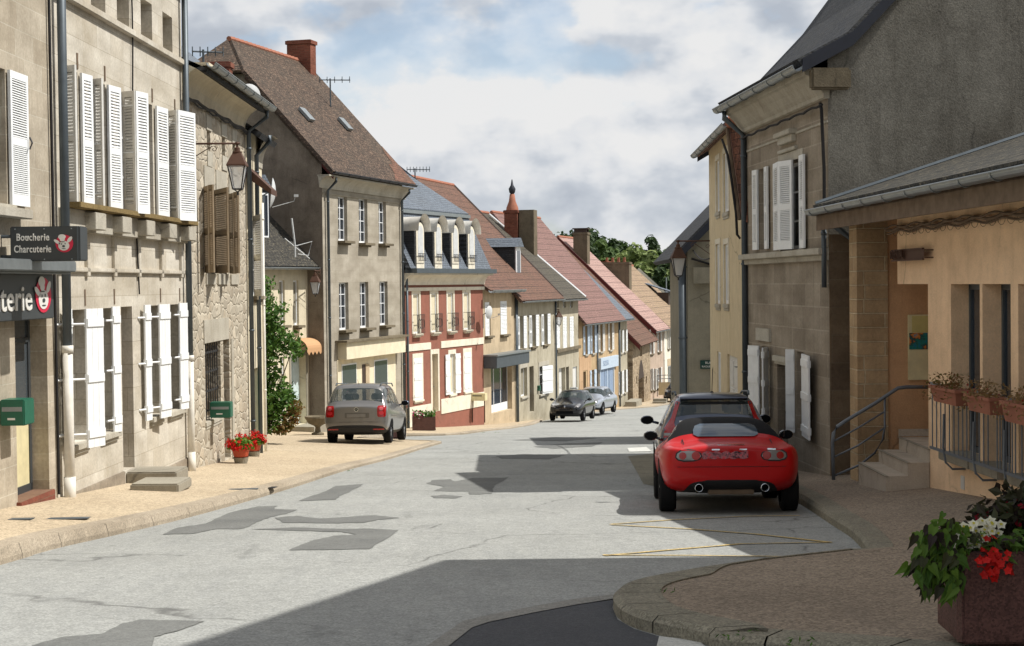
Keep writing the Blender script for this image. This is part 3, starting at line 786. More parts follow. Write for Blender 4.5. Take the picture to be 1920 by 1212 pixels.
cb = MB(); cb.tube([(h.x(96), -.04, 7.5), (h.x(97), -.04, h.px(97, 420)[1]), (h.x(100), -.03, h.px(100, 930)[1])], .02, 5); cb.build('cable', M['cable'], h.root)
h.band('plinth', M['r1'], -1.7, h.px(330, 868)[1] - .0, .03, h.x(262), h.L)
h.band('plinth', M['r1'], -1.7, h.px(150, 905)[1] - .1, .03, 0, h.x(226))
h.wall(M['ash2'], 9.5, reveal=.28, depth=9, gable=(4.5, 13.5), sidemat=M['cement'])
h.roof(M['darkslate'], 9.5, 13.5, 4.5, over=.45)
h.gutter(9.3, .5)

# ---- rubble house with the long gutter and lantern
A3 = (B2[0] - .02, B2[1] + .02); B3 = plan_end(A3, 0.0, 464)
h = House('stone_house', 'rubble stone house with brown louvred shutters, barred window and a green letter box', 'building', A3, B3, zg(B3, .1), 'stone houses of the street')
h3 = h
for p0, p1, yt, yb in ((388, 394, 246, 283), (416, 422, 258, 292), (436, 441, 270, 301)):
    a, b, c, d = h.rect(p0, p1, yt, yb)
    w_ = h.window(0, 0, 0, 0, rect=(a, b, c, d), reveal=.3, sill=False, cols=1, rows=1, mat=M['wood'])
    MB().box(a - .08, b + .14, -.02, .05, d + .01, d + .34).build('lintel', M['trim'], w_); MB().box(a - .04, b + .16, -.02, .05, c - .3, c - .01).build('sill_stone', M['trim'], w_)
for (p0, p1), lfs in (((388, 400), ((382, .0, 390, .16), (391, .2, 399, .3))), ((410, 424), ((402, .0, 426, .42),)), ((434, 444), ((429, .05, 437, .2), (438, .25, 446, .38)))):
    a, b = h.x(p0), h.x(p1); c, d = h.px(410, 513)[1], h.px(410, 360)[1]
    w_ = h.window(0, 0, 0, 0, rect=(a, b, c, d), reveal=.25, sill=False)
    MB().box(a - .15, b + .2, -.02, .05, d + .01, d + .42).build('lintel', M['trim'], w_); MB().box(a - .12, b + .15, -.03, .05, c - .22, c - .01).build('sill_stone', M['trim'], w_)
    for lf in lfs:
        h.leaf(h.x(lf[0], lf[1], 440), lf[1] + .02, h.x(lf[2], lf[3], 440), lf[3] + .02, c, d, M['brshut'], 'louvre', w_, 17)
a, b, c, d = h.rect(385, 414, 642, 786)
w_ = h.window(0, 0, 0, 0, rect=(a, b, c, d), reveal=.35, mat=M['wood'], sillo=.03)
g_ = MB()
for i in range(7): xx = a + (b - a) * (i + .5) / 7; g_.tube([(xx, .05, c), (xx, .05, d)], .012, 5)
for i in range(4): zz = c + (d - c) * (i + .5) / 4; g_.box(a, b, .045, .06, zz - .02, zz + .02)
g_.build('grille', M['black'], w_)
MB().box(a - .12, b + .9, -.02, .05, d + .01, d + .45).build('lintel', M['trim'], w_)
h.door(420, 431, 636, 862, M['brown'], reveal=.4)
h.band('door_jamb', M['trim'], -1.5, d, .02, h.x(431) + .002, h.x(435))
# cove cornice under the gutter
ez = top_z(480, 208, 36.2) - h.zb
cv = MB(); K = 8
rows = [[(x, -.50 * (1 - math.cos(i / K * math.pi / 2)), ez - .50 + .48 * math.sin(i / K * math.pi / 2)) for i in range(K + 1)] for x in (-.0, h.L)]
cv.grid(rows); cv.face([(h.L, 0, ez)] + rows[1][::-1]); cv.face([(0, 0, ez)] + rows[0][::-1]); cv.box(0, h.L, -.5, .02, ez - .02, ez + .03)
cv.build('cove_cornice', M['cream'], h.root)
wc = MB(); wc.tube([(h.L * i / 30, -.07 - .01 * math.sin(i * 1.7), ez - .56 - .018 * math.sin(i * .9)) for i in range(31)], .03, 5); wc.tube([(h.L * i / 30, -.06, ez - .60 - .025 * math.sin(i * 1.1 + 1)) for i in range(31)], .018, 5)
wc.build('cable', M['cable'], h.root)
h.wall(M['rub'], ez, reveal=.28, depth=8.5, gable=(4.2, ez + 1.9), sidemat=M['rub'])
h.roof(M['darkslate'], ez + .05, ez + 2.0, 4.2, over=.45, ext=(0, .1), th=.08)
h.gutter(ez - .0, .48, r=.085, x1=h.L + .35)
h.pipe(h.L - .06, ez - .55, h.px(460, 838)[1], off=.09, neck=.5)
lamp_at(h.world(h.x(352) - .0, 0, 0) + Vector((0, 0, top_z(365, 268, 28.6) - h.zb)), h.ang, .93, 1.0, 'nearest wall lantern, on the corner of the rubble stone house')
mailbox(h.x(428, .36, 770), h.px(430, 783, .36)[1], h, .40, .30, .30, M['green'], 'dark green letter box under the barred window of the rubble stone house')

# ---- narrow cream house
A4 = (B3[0], B3[1] + .02); B4 = plan_end((A4[0] - .05, A4[1]), 0.0, 494)
h = House('narrow_house', 'narrow cream house squeezed between two drainpipes, with one tan shutter', 'house', A4, B4, zg(B4, .15), 'rendered houses of the street')
ez = top_z(494, 262, 38) - h.zb
a, b, c, d = h.rect(474, 489, 408, 555)
w_ = h.window(0, 0, 0, 0, rect=(a, b, c, d), reveal=.2, sill=True, sillmat=M['trimd'])
h.leaf(a, .03, h.x(489, .3, 470), .32, c, d, M['wshut2'], 'louvre', w_, 16)
h.door(476, 486, 690, 838, M['green'], reveal=.2)
h.wall(M['cream'], ez, depth=7, gable=(3.5, ez + 2.4))
h.roof(M['darkslate'], ez, ez + 2.4, 3.5, over=.3, ext=(0, .05))
cn = MB(); cn.grid([[(x, -.02 - .38 * (1 - math.cos(i / 8 * math.pi / 2)), ez - .7 + .7 * math.sin(i / 8 * math.pi / 2)) for i in range(9)] for x in (h.L - .9, h.L)])
cn.face([(h.L, 0, ez)] + [(h.L, -.02 - .38 * (1 - math.cos(i / 8 * math.pi / 2)), ez - .7 + .7 * math.sin(i / 8 * math.pi / 2)) for i in range(8, -1, -1)])
cn.build('stone_cornice', M['trim'], h.root)
za = h.px(480, 322)[1]
aw = MB(); aw.prism([(0, -.02, za), (0, -.55, za - .5), (0, -.55, za - .62), (0, -.02, za - .25)], (0, 0, 0), (1.0, 0, 0)); aw.build('tile_hood', M['rust'], h.root)
h.pipe(h.L * .42, ez - .5, -1.2, off=.09, neck=.4); h.pipe(h.L * .80, za - .7, -1.2, off=.07, r=.035, mat=M['pvc'])

# ---- low cream house with the dormer
B5 = (-7.02, 55.2); k5 = .35
A5 = (B5[0] - k5 * 5.2, B5[1] - 5.2)
h = House('cream_house', 'low cream house with dark slate roof, dormer and orange scalloped awning', 'house', A5, B5, zg(B5, .25), 'rendered houses of the street')
h5 = h
for p0, p1, yt, yb in ((499, 509, 526, 610), (524, 534, 526, 610), (550, 560, 526, 610)):
    a, b, c, d = h.rect(p0, p1, yt, yb)
    h.window(0, 0, 0, 0, rect=(a, b, c, d), reveal=.12, blind=M['greyr'], sillmat=M['trimd'], sillo=.22)
h.door(546, 574, 668, 797, M['cane'], reveal=.3, surround=(M['concrete'], .12))
h.window(526, 534, 672, 790, blind=M['greyr'], reveal=.1, sill=False)
h.band('doorstep', M['concrete'], -.6, h.px(560, 797)[1], .9, h.x(540), h.L)
ez = top_z(588, 486, 55) - h.zb
h.wall(M['cream'], ez, depth=7, gable=(3.5, ez + 3.6), sidemat=M['cement'])
ro, e0 = h.roof(M['lowslate'], ez, ez + 3.4, 3.4, over=.35, ext=(0, .25))
vb = MB(); vb.prism([(0, e0[0] - .05, e0[1] + .16), (0, 3.4, ez + 3.4 + .17), (0, 3.4, ez + 3.4 + .22), (0, e0[0] - .05, e0[1] + .21)], (h.L + .16, 0, 0), (h.L + .36, 0, 0))
vb.build('verge_strip', M['frame'], ro)
h.gutter(e0[1] + .04, .36, mat=M['zinc'])
# dormer
xd = h.x(503, -.6, 420); dz0, dz1 = ez + .5, ez + 2.3
dm = MB(); dm.box(xd - .9, xd, .55, 3.0, dz0, dz1); do = dm.build('dormer', M['navy'], h.root)
dg = MB(); dg.prism([(xd - 1.0, .45, dz1), (xd + .1, .45, dz1), (xd - .45, .45, dz1 + .5)], (0, 0, 0), (0, 2.6, 0)); dg.build('dormer_roof', M['slate'], do)
MB().box(xd - .8, xd - .1, .53, .55, dz0 + .2, dz1 - .1).build('dormer_frame', M['frame'], do); MB().box(xd - .72, xd - .18, .515, .535, dz0 + .28, dz1 - .18).build('pane', M['glass'], do)
# awning
a, b, c, d = h.rect(551, 587, 634, 652)
aw = MB(); K = 6; yy0, yy1 = -.02, -.5
rows = [[(x, yy0 + (yy1 - yy0) * math.sin(i / K * math.pi / 2), d - (d - c) * (1 - math.cos(i / K * math.pi / 2))) for i in range(K + 1)] for x in (a, b)]
aw.grid(rows)
n_ = 5
for i in range(n_):
    xa, xb = a + (b - a) * i / n_, a + (b - a) * (i + 1) / n_
    aw.face([(xa, yy1, c), (xb, yy1, c), (xb, yy1, c - .12), ((xa + xb) / 2, yy1, c - .24), (xa, yy1, c - .12)])
t_ = NT('orange_awning_cloth'); t_.out(srgb(186, 146, 108), .8, .2); 
aw.build('awning', t_.mat, h.root)

# ---- tall grey stone house with the great brown roof
A6 = (-6.47, 55.0); B6 = plan_end(A6, .288, 757)
h = House('stone_house', 'tall three-storey grey stone house with a huge brown tiled roof and shopfront', 'house', A6, B6, zg(A6, .3), 'stone houses of the street')
h6 = h
for r_ in (((634, 651, 369, 452), (673, 689, 373, 456), (710, 724, 378, 457)), ((636, 653.5, 530, 619), (675, 691, 529, 615), (712, 727, 528, 610))):
    for q in r_:
        a, b, c, d = h.rect(*q)
        h.window(0, 0, 0, 0, rect=(a, b, c, d), reveal=.17, cols=2, rows=4, sillmat=M['trimd'], sillo=.28)
a, b, c, d = h.rect(631, 745, 637, 668)
fs = empty('shop_fascia', h.world(0, 0, 0), h.ang); fs.parent = h.root; fs.location = (0, 0, 0); fs.rotation_euler = (0, 0, 0)
bpy.data.objects.remove(fs)
MB().box(a + .1, b, -.34, .02, c, d).build('fascia', M['shop'], h.root, bevel=.01)
MB().box(a - .15, b + .15, -.46, .02, d + .004, d + .07).build('ledge', M['trimd'], h.root)
gb = h.px(680, 795)[1]
MB().box(a, b - .3, -.03, .02, gb - .8, c - .003).build('shop_surround', M['shop'], h.root)
for q in ((639, 667, 682, 750), (700, 725, 674, 750)):
    aa, bb, cc, dd = h.rect(*q)
    g_ = MB(); g_.box(aa, bb, -.045, -.032, cc, dd); o = g_.build('shop_window', M['frame'], h.root); MB().box(aa + .05, bb - .05, -.052, -.046, cc + .05, dd - .05).build('pane', M['glassb'], o)
aa, bb, cc, dd = h.rect(678, 690, 683, 790)
g_ = MB(); g_.box(aa, bb, -.05, -.032, cc, dd); o = g_.build('door', M['brown'], h.root); MB().box(aa + .28, bb, -.07, -.051, cc, dd).build('door_leaf', M['beige'], o)
ez = top_z(600, 330, 55) - h.zb
cn = MB(); K = 6
rows = [[(x, -.05 - .36 * (1 - math.cos(i / K * math.pi / 2)), ez - .42 + .40 * math.sin(i / K * math.pi / 2)) for i in range(K + 1)] for x in (-.35, h.L + .2)]
cn.grid(rows); cn.box(-.35, h.L + .2, -.42, .02, ez - .03, ez + .02); cn.face([(-.35, 0, ez)] + rows[0][::-1]); cn.face([(h.L + .2, 0, ez)] + rows[1][::-1])
cn.band = None
cn.build('cornice', M['trim'], h.root)
h.band('string_course', M['h6'], ez - .62, ez - .56, .03)
W6 = 4.05; rz6 = top_z(432, 80, 57.4) - h.zb
ezr = ez + .05 + .42 * (rz6 - ez - .05) / (W6 + .42)
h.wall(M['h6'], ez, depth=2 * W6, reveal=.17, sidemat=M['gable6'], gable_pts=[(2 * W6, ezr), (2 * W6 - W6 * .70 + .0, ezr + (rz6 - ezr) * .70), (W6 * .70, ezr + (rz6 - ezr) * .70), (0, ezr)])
ro, e0 = h.roof(M['oldtile'], ezr, rz6, W6, over=.42, ext=(.2, .15), hip=1.5)
h.gutter(e0[1] + .06, .44, mat=M['navy'])
fb = MB(); fb.prism([(0, e0[0], e0[1] - .18), (0, W6 * .7, ezr + (rz6 - ezr) * .7 - .2), (0, W6 * .7, ezr + (rz6 - ezr) * .7 + .0), (0, e0[0], e0[1] + .03)], (-.24, 0, 0), (-.19, 0, 0))
fb.build('verge_board', M['maroon'], ro)
sl6 = (rz6 - ezr) / W6; n6 = Vector((0, -sl6, 1)).normalized()
nt_ = MB(); q = [(h.L - 2.2, -.40), (h.L + .15, -.40), (h.L + .15, 1.0), (h.L - .3, .75), (h.L - .5, .3), (h.L - 1.1, .25), (h.L - 1.4, -.1)]
nt_.prism([Vector((x, y, ezr + sl6 * y)) + n6 * .131 for x, y in q], (0, 0, 0), n6 * .012); nt_.build('newer_tiles', tiles('newer_red_tiles', (116, 80, 66), (92, 68, 56), (140, 104, 86), .15, .22, mossamt=.45), ro)
# bricks chimney at the far ridge end, chimney by the half hip
h.chimney(h.L - .45, W6 - .05, .55, 1.0, rz6 - 1.8, rz6 + .95, M['brick'], pots=0)
h.pipe(.28, ez - .5, -1.6, off=.1, neck=.42); h.pipe(h.L - .35, ez - .5, -1.2, off=.1, neck=.42); h.pipe(h.L + .1, ez - 2.8, -1.2, off=.1)
for px_, py_ in ((585, 256), (657, 272)):   # roof lights
    xx = h.x(px_, -1.2, py_)
    yq = 1.55; sl = (rz6 - ezr) / W6; nrm = Vector((0, -sl, 1)).normalized()
    c0 = Vector((xx, yq, ezr + sl * yq)) + nrm * .16; up = Vector((0, 1, sl)).normalized(); xd_ = Vector((1, 0, 0))
    f = MB(); q = [c0 - xd_ * .24 - up * .30, c0 + xd_ * .24 - up * .30, c0 + xd_ * .24 + up * .30, c0 - xd_ * .24 + up * .30]; f.prism(q, nrm * -.1, nrm * .0)
    o = f.build('roof_window', M['zinc'], ro)
    f = MB(); q = [c0 - xd_ * .18 - up * .23, c0 + xd_ * .18 - up * .23, c0 + xd_ * .18 + up * .23, c0 - xd_ * .18 + up * .23]; f.prism([p + nrm * .01 for p in q], (0, 0, 0), nrm * .01); f.build('pane', M['glassb'], o)
lamp_at((h.A.x - .1, h.A.y - .05, top_z(612, 508, 54.5)), h.ang - R(80), .75, .95, 'lantern on the corner of the tall grey stone house')
# chimney stack and slate roof behind the rubble house (seen above its gutter)
bh = House('slate_roofed_house', 'set-back house with a slate roof and brick chimney behind the rubble house', 'house', (-8.25, 41.0), (-8.05, 47.9), zg((0, 45), .2))
ezb = top_z(460, 188, 47.9) - bh.zb
bh.wall(M['cement'], ezb, depth=4, gable=(2, ezb + 1.7))
bh.roof(M['slate'], ezb, ezb + 1.7, 2, over=.2)
bh.chimney(bh.L - .5, .9, .45, 1.5, ezb - .5, top_z(450, 118, 47.5) - bh.zb, M['brick'], pots=0)

# ---- red house with the mansard
A7 = (B6[0] + .02, B6[1] + .06); B7 = plan_end(A7, .39, 905)
h = House('red_house', 'red rendered house with cream trim, slate mansard and four arched dormers', 'house', A7, B7, zg(B7, .3), 'rendered houses of the street')
h7 = h
uw = ((774, 785.5, 552, 628), (808, 819, 551, 624), (839, 849.5, 549.5, 621), (869, 879.5, 548, 618))
zU = h.px(830, 550)[1]; zD = h.px(830, 622)[1]
for i, q in enumerate(uw):
    a, b = h.x(q[0]), h.x(q[1])
    w_ = h.window(0, 0, 0, 0, rect=(a, b, zD, zU), reveal=.10, blind=True, sillmat=M['whitetrim'], surround=(M['whitetrim'], .13), sillo=.16)
    rl = MB(); z0_, z1_ = zD + .02, zD + .75; yy = -.22
    for zz in (z0_, z1_): rl.box(a - .05, b + .05, yy - .01, yy + .01, zz - .012, zz + .012)
    for e_ in (a - .05, b + .05): rl.tube([(e_, yy, z1_), (e_, 0, z1_)], .01, 4)
    for k in range(7):
        xx = a - .05 + (b - a + .1) * k / 6; rl.tube([(xx, yy, z0_), (xx, yy, z1_)], .011, 4)
    for k in range(3):
        cx = a + (b - a) * (k + .5) / 3; cz = (z0_ + z1_) / 2
        rl.tube([(cx + .11 * math.cos(t * .7), yy, cz + .2 * math.sin(t * .7)) for t in range(10)], .011, 4)
    rl.build('balcony_rail', M['black'], w_)
zt, zb_ = h.px(830, 666)[1], h.px(830, 742)[1]
for q, sh in (((774, 789), 'C'), ((841, 851), 'LR'), ((868.5, 881), 'C')):
    a, b = h.x(q[0]), h.x(q[1])
    h.window(0, 0, 0, 0, rect=(a, b, zb_, zt), reveal=.12, blind=True, shutters=sh, smat=M['wshut'], style='plank', sw=(b - a) * (.5 if sh == 'C' else .9), surround=(M['whitetrim'], .12), sillmat=M['whitetrim'], sillo=.08)
h.door(810, 821, 664, 772, M['beige'], reveal=.25, surround=(M['whitetrim'], .14))
zb1, zb0 = h.px(830, 640)[1], h.px(830, 653)[1]
h.band('cream_band', M['whitetrim'], zb0, zb1, .035, 0, h.x(806)); h.band('cream_band', M['whitetrim'], zb0, zb1, .035, h.x(825), h.L)
zc = h.px(900, 736)[1]
h.band('cream_base', M['whitetrim'], zc - .62, zc, .03, h.x(824), h.L); h.band('cream_base', M['whitetrim'], h.px(780, 800)[1], h.px(780, 762)[1], .03, 0, h.x(806))
ez = top_z(900, 512, 69.8) - h.zb
cn = MB(); rows = [[(x, -.04 - .4 * (1 - math.cos(i / 6 * math.pi / 2)), ez - .5 + .42 * math.sin(i / 6 * math.pi / 2)) for i in range(7)] for x in (-.1, h.L + .15)]
cn.grid(rows); cn.face([(-.1, 0, ez - .08)] + rows[0][::-1]); cn.face([(h.L + .15, 0, ez - .08)] + rows[1][::-1]); cn.box(-.1, h.L + .15, -.46, .02, ez - .1, ez - .03); cn.box(-.05, h.L + .1, -.08, .02, ez - .74, ez - .6)
cn.build('cornice', M['whitetrim'], h.root)
h.wall(M['red'], ez, depth=8, reveal=.15, revmat=M['whitetrim'], gable_pts=[(7.2, ez + 2.45), (4, ez + 4.9), (.85, ez + 2.45)], sidemat=M['slate'])
mz = ez + 2.5
mb = MB(); mb.prism([(-.1, -.42, ez - .02), (-.1, .75, mz), (-.1, .9, mz), (-.1, -.2, ez - .02)], (0, 0, 0), (h.L + .3, 0, 0)); ms = mb.build('mansard', M['slate'], h.root)
mb = MB(); mb.box(-.1, h.L + .2, -.6, -.1, ez - .03, ez + .16); mb.build('gutter', M['zincd'], h.root)
MB().box(-.1, h.L + .2, .62, .9, mz - .08, mz + .06).build('mansard_strip', M['zinc'], ms)
mb = MB(); mb.prism([(0, .7, mz + .05), (h.L + .12, .7, mz + .05), (h.L - .9, 4.2, mz + 2.5), (0, 4.2, mz + 2.5)], (0, 0, 0), (0, -.03, .06)); 
mb.prism([(0, 7.9, mz), (h.L + .12, 7.9, mz), (h.L - .9, 4.2, mz + 2.5), (0, 4.2, mz + 2.5)], (0, 0, 0), (0, .03, .06))
mb.prism([(h.L + .12, .7, mz + .05), (h.L + .12, 7.9, mz), (h.L - .9, 4.2, mz + 2.5)], (0, 0, 0), (0.03, 0, .06)); mb.build('roof', M['slate'], h.root)
for p in (778, 812, 844, 874.5):
    xx = h.x(p, .1, 480); w = .36; z0_, zs2 = ez + .12, ez + 1.62
    dm = MB()
    arch = [(xx - w - .1, 0, z0_), (xx - w - .1, 0, zs2)] + [(xx - (w + .1) * math.cos(t * math.pi / 10), 0, zs2 + (w + .1) * math.sin(t * math.pi / 10)) for t in range(1, 10)] + [(xx + w + .1, 0, zs2), (xx + w + .1, 0, z0_)]
    dm.prism([(p_[0], -.30, p_[2]) for p_ in arch], (0, 0, 0), (0, 1.0, 0)); do = dm.build('dormer', M['darkslate'], ms)
    fr = MB(); arch2 = [(xx - w, 0, z0_), (xx - w, 0, zs2)] + [(xx - w * math.cos(t * math.pi / 10), 0, zs2 + w * math.sin(t * math.pi / 10)) for t in range(1, 10)] + [(xx + w, 0, zs2), (xx + w, 0, z0_)]
    fr.prism([(p_[0], -.34, p_[2]) for p_ in arch2], (0, 0, 0), (0, .035, 0)); fr.build('dormer_frame', M['whitetrim'], do)
    pn = MB(); w2 = w * .66; arch3 = [(xx - w2, 0, z0_ + .5), (xx - w2, 0, zs2)] + [(xx - w2 * math.cos(t * math.pi / 8), 0, zs2 + w2 * math.sin(t * math.pi / 8)) for t in range(1, 8)] + [(xx + w2, 0, zs2), (xx + w2, 0, z0_ + .5)]
    pn.prism([(p_[0], -.355, p_[2]) for p_ in arch3], (0, 0, 0), (0, .012, 0)); pn.build('pane', M['dish'], do)
    hd = MB(); R1, R2 = w + .13, w + .24
    rows = [[(xx - r_ * math.cos(t * math.pi / 10), yy, zs2 + .05 + r_ * math.sin(t * math.pi / 10) * 1.1) for t in range(11)] for yy, r_ in ((-.55, R2), (-.45, R1), (.6, R1))]
    hd.grid(rows); hd.grid([[(p_[0], p_[1] + .01, p_[2] - .03) for p_ in rw] for rw in rows]); hd.build('dormer_hood', M['pvc'], do, smooth=True)
    rl = MB()
    for k in range(5): rl.tube([(xx - .3 + .15 * k, -.42, z0_ + .35), (xx - .3 + .15 * k, -.42, z0_ + .62)], .012, 4)
    rl.box(xx - .34, xx + .34, -.43, -.41, z0_ + .61, z0_ + .635); rl.box(xx - .34, xx + .34, -.43, -.41, z0_ + .34, z0_ + .36); rl.build('dormer_rail', M['black'], do)
def simple_roof(h, mat, ez, half, ridge_px=None, rise=None, over=.35, ext=(.05, .05)):
    rz = ez + rise
    return h.roof(mat, ez, rz, half, over=over, ext=ext)
# ---- beige shop house
A8 = B7; B8 = plan_end(A8, .30, 965)
h = House('shop_house', 'narrow beige house with a dark grey shop canopy over a glazed shopfront', 'house', (A8[0], A8[1] + .04), B8, zg(A8, .3), 'rendered houses of the street')
for q, blind in (((909, 920, 567, 630), 0), ((938, 950, 565, 627), 1)):
    a, b, c, d = h.rect(*q)
    w_ = h.window(0, 0, 0, 0, rect=(a, b, c, d), reveal=.12, sillmat=M['trimd'], sillo=.18)
    h.leaf(a + .02, .0, b - .02 if blind else (a + (b - a) * .72), .0, c, d, M['wshut'], 'louvre', w_, 9)
a, b, c, d = h.rect(907, 968, 664, 686)
MB().box(a - .05, b + .1, -.62, -.002, c, d).build('shop_canopy', M['zincd'], h.root, bevel=.02)
MB().box(a - .1, b + .15, -.68, .02, d + .003, d + .07).build('canopy_flashing', M['zinc'], h.root)
a2, b2, c2, d2 = h.rect(921, 960, 688, 772)
h.holes.append((a2, b2, c2, c, .3))
fr = MB(); y = .22
for i in range(4):
    xx = a2 + (b2 - a2) * i / 3; fr.box(xx - .03, xx + .03, y, y + .05, c2, c)
fr.box(a2, b2, y, y + .05, c2, c2 + .35); fr.box(a2, b2, y, y + .05, c - .08, c)
o = fr.build('shop_window', M['frame'], h.root); MB().box(a2, b2, y + .02, y + .03, c2 + .3, c - .05).build('pane', M['glass'], o)
ez = top_z(935, 540, 73) - h.zb
h.wall(M['beige'], ez, depth=6, gable=(3, ez + 1.9))
ro, e0 = h.roof(M['browntile'], ez, ez + 2.0, 3, over=.3, ext=(.0, .02)); h.gutter(ez - .1, .3, mat=M['zinc'], r=.12)
h.pipe(h.L - .08, ez - .3, -1.2, off=.08)
h8 = h
# ---- grey house, brown roof, slate dormer
A9 = B8; B9 = plan_end(A9, .25, 1040)
h = House('grey_house', 'grey-beige house with brown tiled roof, slate-sided dormer and three pairs of white shutters', 'house', (A9[0], A9[1] + .04), B9, zg(A9, .3), 'rendered houses of the street')
h9 = h
for p0, p1 in ((972, 980), (995, 1003), (1017.5, 1025)):
    a, b = h.x(p0), h.x(p1); c, d = h.px(1000, 650)[1], h.px(1000, 591)[1]
    h.window(0, 0, 0, 0, rect=(a, b, c, d), reveal=.2, shutters='LR', smat=M['wshut'], slats=9, sw=(b - a) * .62, sillmat=M['trimd'])
a, b, c, d = h.rect(976, 988, 690, 744); h.window(0, 0, 0, 0, rect=(a, b, c, d), reveal=.2, blind=M['greyr'], surround=(M['trim'], .15))
h.door(993, 1001, 687, 773, M['brown'])
a, b, c, d = h.rect(1011, 1028, 686, 738); w_ = h.window(0, 0, 0, 0, rect=(a, b, c, d), reveal=.25, sillmat=M['trim'], surround=(M['trim'], .15))
h.leaf(a + .5, .05, b - .3, .3, c, d, M['wshut'], 'plank', w_)
ez = top_z(1000, 550, 79) - h.zb; rz = top_z(850, 352, 84.5) - h.zb
h.wall(M['greyb'], ez, depth=11, gable=(5.5, rz))
ro, e0 = h.roof(M['browntile'], ez, rz, 5.5, over=.4, ext=(.55, .1)); h.gutter(e0[1] + .04, .4)
MB().tube([(h.L + .12, e0[0], e0[1] + .18), (h.L + .12, 5.5, rz + .2)], .07, 6).build('verge_tiles', M['brown'], ro)
xd = h.x(985, -.5, 510); sl = (rz - ez) / 5.5
dm = MB(); dm.box(xd - .45, xd + .45, .9, 3.6, ez + .6, ez + 2.3); do = dm.build('dormer', M['darkslate'], ro)
dm = MB(); dm.prism([(xd - .62, .7, ez + 2.3), (xd + .62, .7, ez + 2.3), (xd, .7, ez + 2.75)], (0, 0, 0), (0, 3.2, 0)); dm.build('dormer_roof', M['slate'], do)
MB().box(xd - .46, xd + .46, .84, .9, ez + .6, ez + 2.3).build('dormer_frame', M['frame'], do); MB().box(xd - .3, xd + .3, .82, .845, ez + .85, ez + 2.1).build('pane', M['glass'], do)
h.pipe(.1, ez - .3, -1.2); h.pipe(h.L - .15, ez - .3, -1.2)
# ---- grey house with the dark roof and double chimney
A10 = B9; B10 = plan_end(A10, .25, 1084)
h = House('grey_house', 'grey house with dark tiled roof, tall double chimney and three white closed shutters', 'house', (A10[0], A10[1] + .04), B10, zg(A10, .3), 'rendered houses of the street')
h10 = h
for p0, p1 in ((1043, 1048), (1056, 1061), (1069, 1074)):
    a, b, c, d = h.rect(p0, p1, 562, 577); h.window(0, 0, 0, 0, rect=(a, b, c, d), reveal=.15, sill=False, cols=1, rows=1)
    a, b, c, d = h.rect(p0 - 1, p1 + 1, 594, 653); h.window(0, 0, 0, 0, rect=(a, b, c, d), reveal=.12, shutters='C', smat=M['wshut'], slats=9, sill=False)
h.band('ledge', M['trimd'], h.px(1062, 658)[1], h.px(1062, 652)[1], .15)
h.door(1048, 1060, 690, 762, M['wshut2']); h.door(1061.5, 1067, 688, 762, M['brown'])
a, b, c, d = h.rect(1074, 1082, 688, 742); h.window(0, 0, 0, 0, rect=(a, b, c, d), reveal=.1, blind=M['wshut2'])
ez = top_z(1060, 552, 86) - h.zb; rz = top_z(915, 398, 86) - h.zb
h.wall(M['greyb'], ez, depth=10, gable=(5.2, rz))
ro, e0 = h.roof(M['greytile'], ez, rz, 5.2, over=.4, ext=(.0, .1)); h.gutter(e0[1] + .04, .4)
MB().tube([(h.L + .12, e0[0], e0[1] + .16), (h.L + .12, 5.2, rz + .16)], .07, 6).build('verge_strip', M['frame'], ro)
c1 = h.chimney(h.L - .55, 3.6, .8, .75, ez + 1.8, top_z(960, 392, 88) - h.zb, M['brick'], pots=0)
h.chimney(h.L - .35, 2.75, .85, .85, ez + 1.2, top_z(960, 392, 88) - h.zb, M['bricks'], pots=0, cap=False, parent=h.root)
zt_ = top_z(960, 392, 88) - h.zb
MB().lathe([(.36, zt_), (.34, zt_ + .15), (.2, zt_ + .5), (.14, zt_ + .9), (.0, zt_ + .92)], (h.L - .55, 3.6, 0), 12).build('chimney_pot', M['terra'], c1, smooth=True)
MB().lathe([(.05, zt_ + .85), (.16, zt_ + 1.0), (.2, zt_ + 1.2), (.08, zt_ + 1.4), (.03, zt_ + 1.7), (0, zt_ + 1.75)], (h.L - .55, 3.6, 0), 10).build('chimney_cowl', M['navy'], c1, smooth=True)
lamp_at((h.world(.2, 0, 0).x, h.world(.2, 0, 0).y, top_z(1050, 581, A10[1])), h.ang - R(60), .55, .95, 'farthest lantern, between the two grey houses with white shutters')
# ---- orange house, rose roof, blue shop
A11 = B10; B11 = plan_end(A11, .30, 1158)
h = House('orange_house', 'orange and tan house with a rose tiled roof and a pale blue garage shop', 'house', (A11[0], A11[1] + .04), B11, zg(A11, .3), 'rendered houses of the street')
h11 = h
for p0, p1 in ((1095, 1100), (1108.5, 1113.5), (1123.5, 1128.5), (1141.5, 1146)):
    a, b = h.x(p0), h.x(p1); c, d = h.px(1120, 661)[1], h.px(1120, 609)[1]
    h.window(0, 0, 0, 0, rect=(a, b, c, d), reveal=.2, shutters='LR', smat=M['blueshut'] if p0 < 1120 else M['wshut2'], slats=8, sw=(b - a) * .7, sillmat=M['trim'])
h.door(1093, 1099, 697, 762, M['brown'])
a, b, c, d = h.rect(1108.5, 1113.5, 694, 745); h.window(0, 0, 0, 0, rect=(a, b, c, d), reveal=.2, shutters='LR', smat=M['blueshut'], style='plank', sw=(b - a) * .7)
h.band('lower_render', M['orange'], -1.5, h.px(1100, 668)[1], .02, 0.02, h.x(1091.5)); h.band('lower_render', M['orange'], -1.5, h.px(1100, 668)[1], .02, h.x(1099.8), h.x(1107)); h.band('lower_render', M['orange'], h.px(1096, 695)[1], h.px(1100, 668)[1], .022, h.x(1091.5) + .004, h.x(1099.8) - .004)
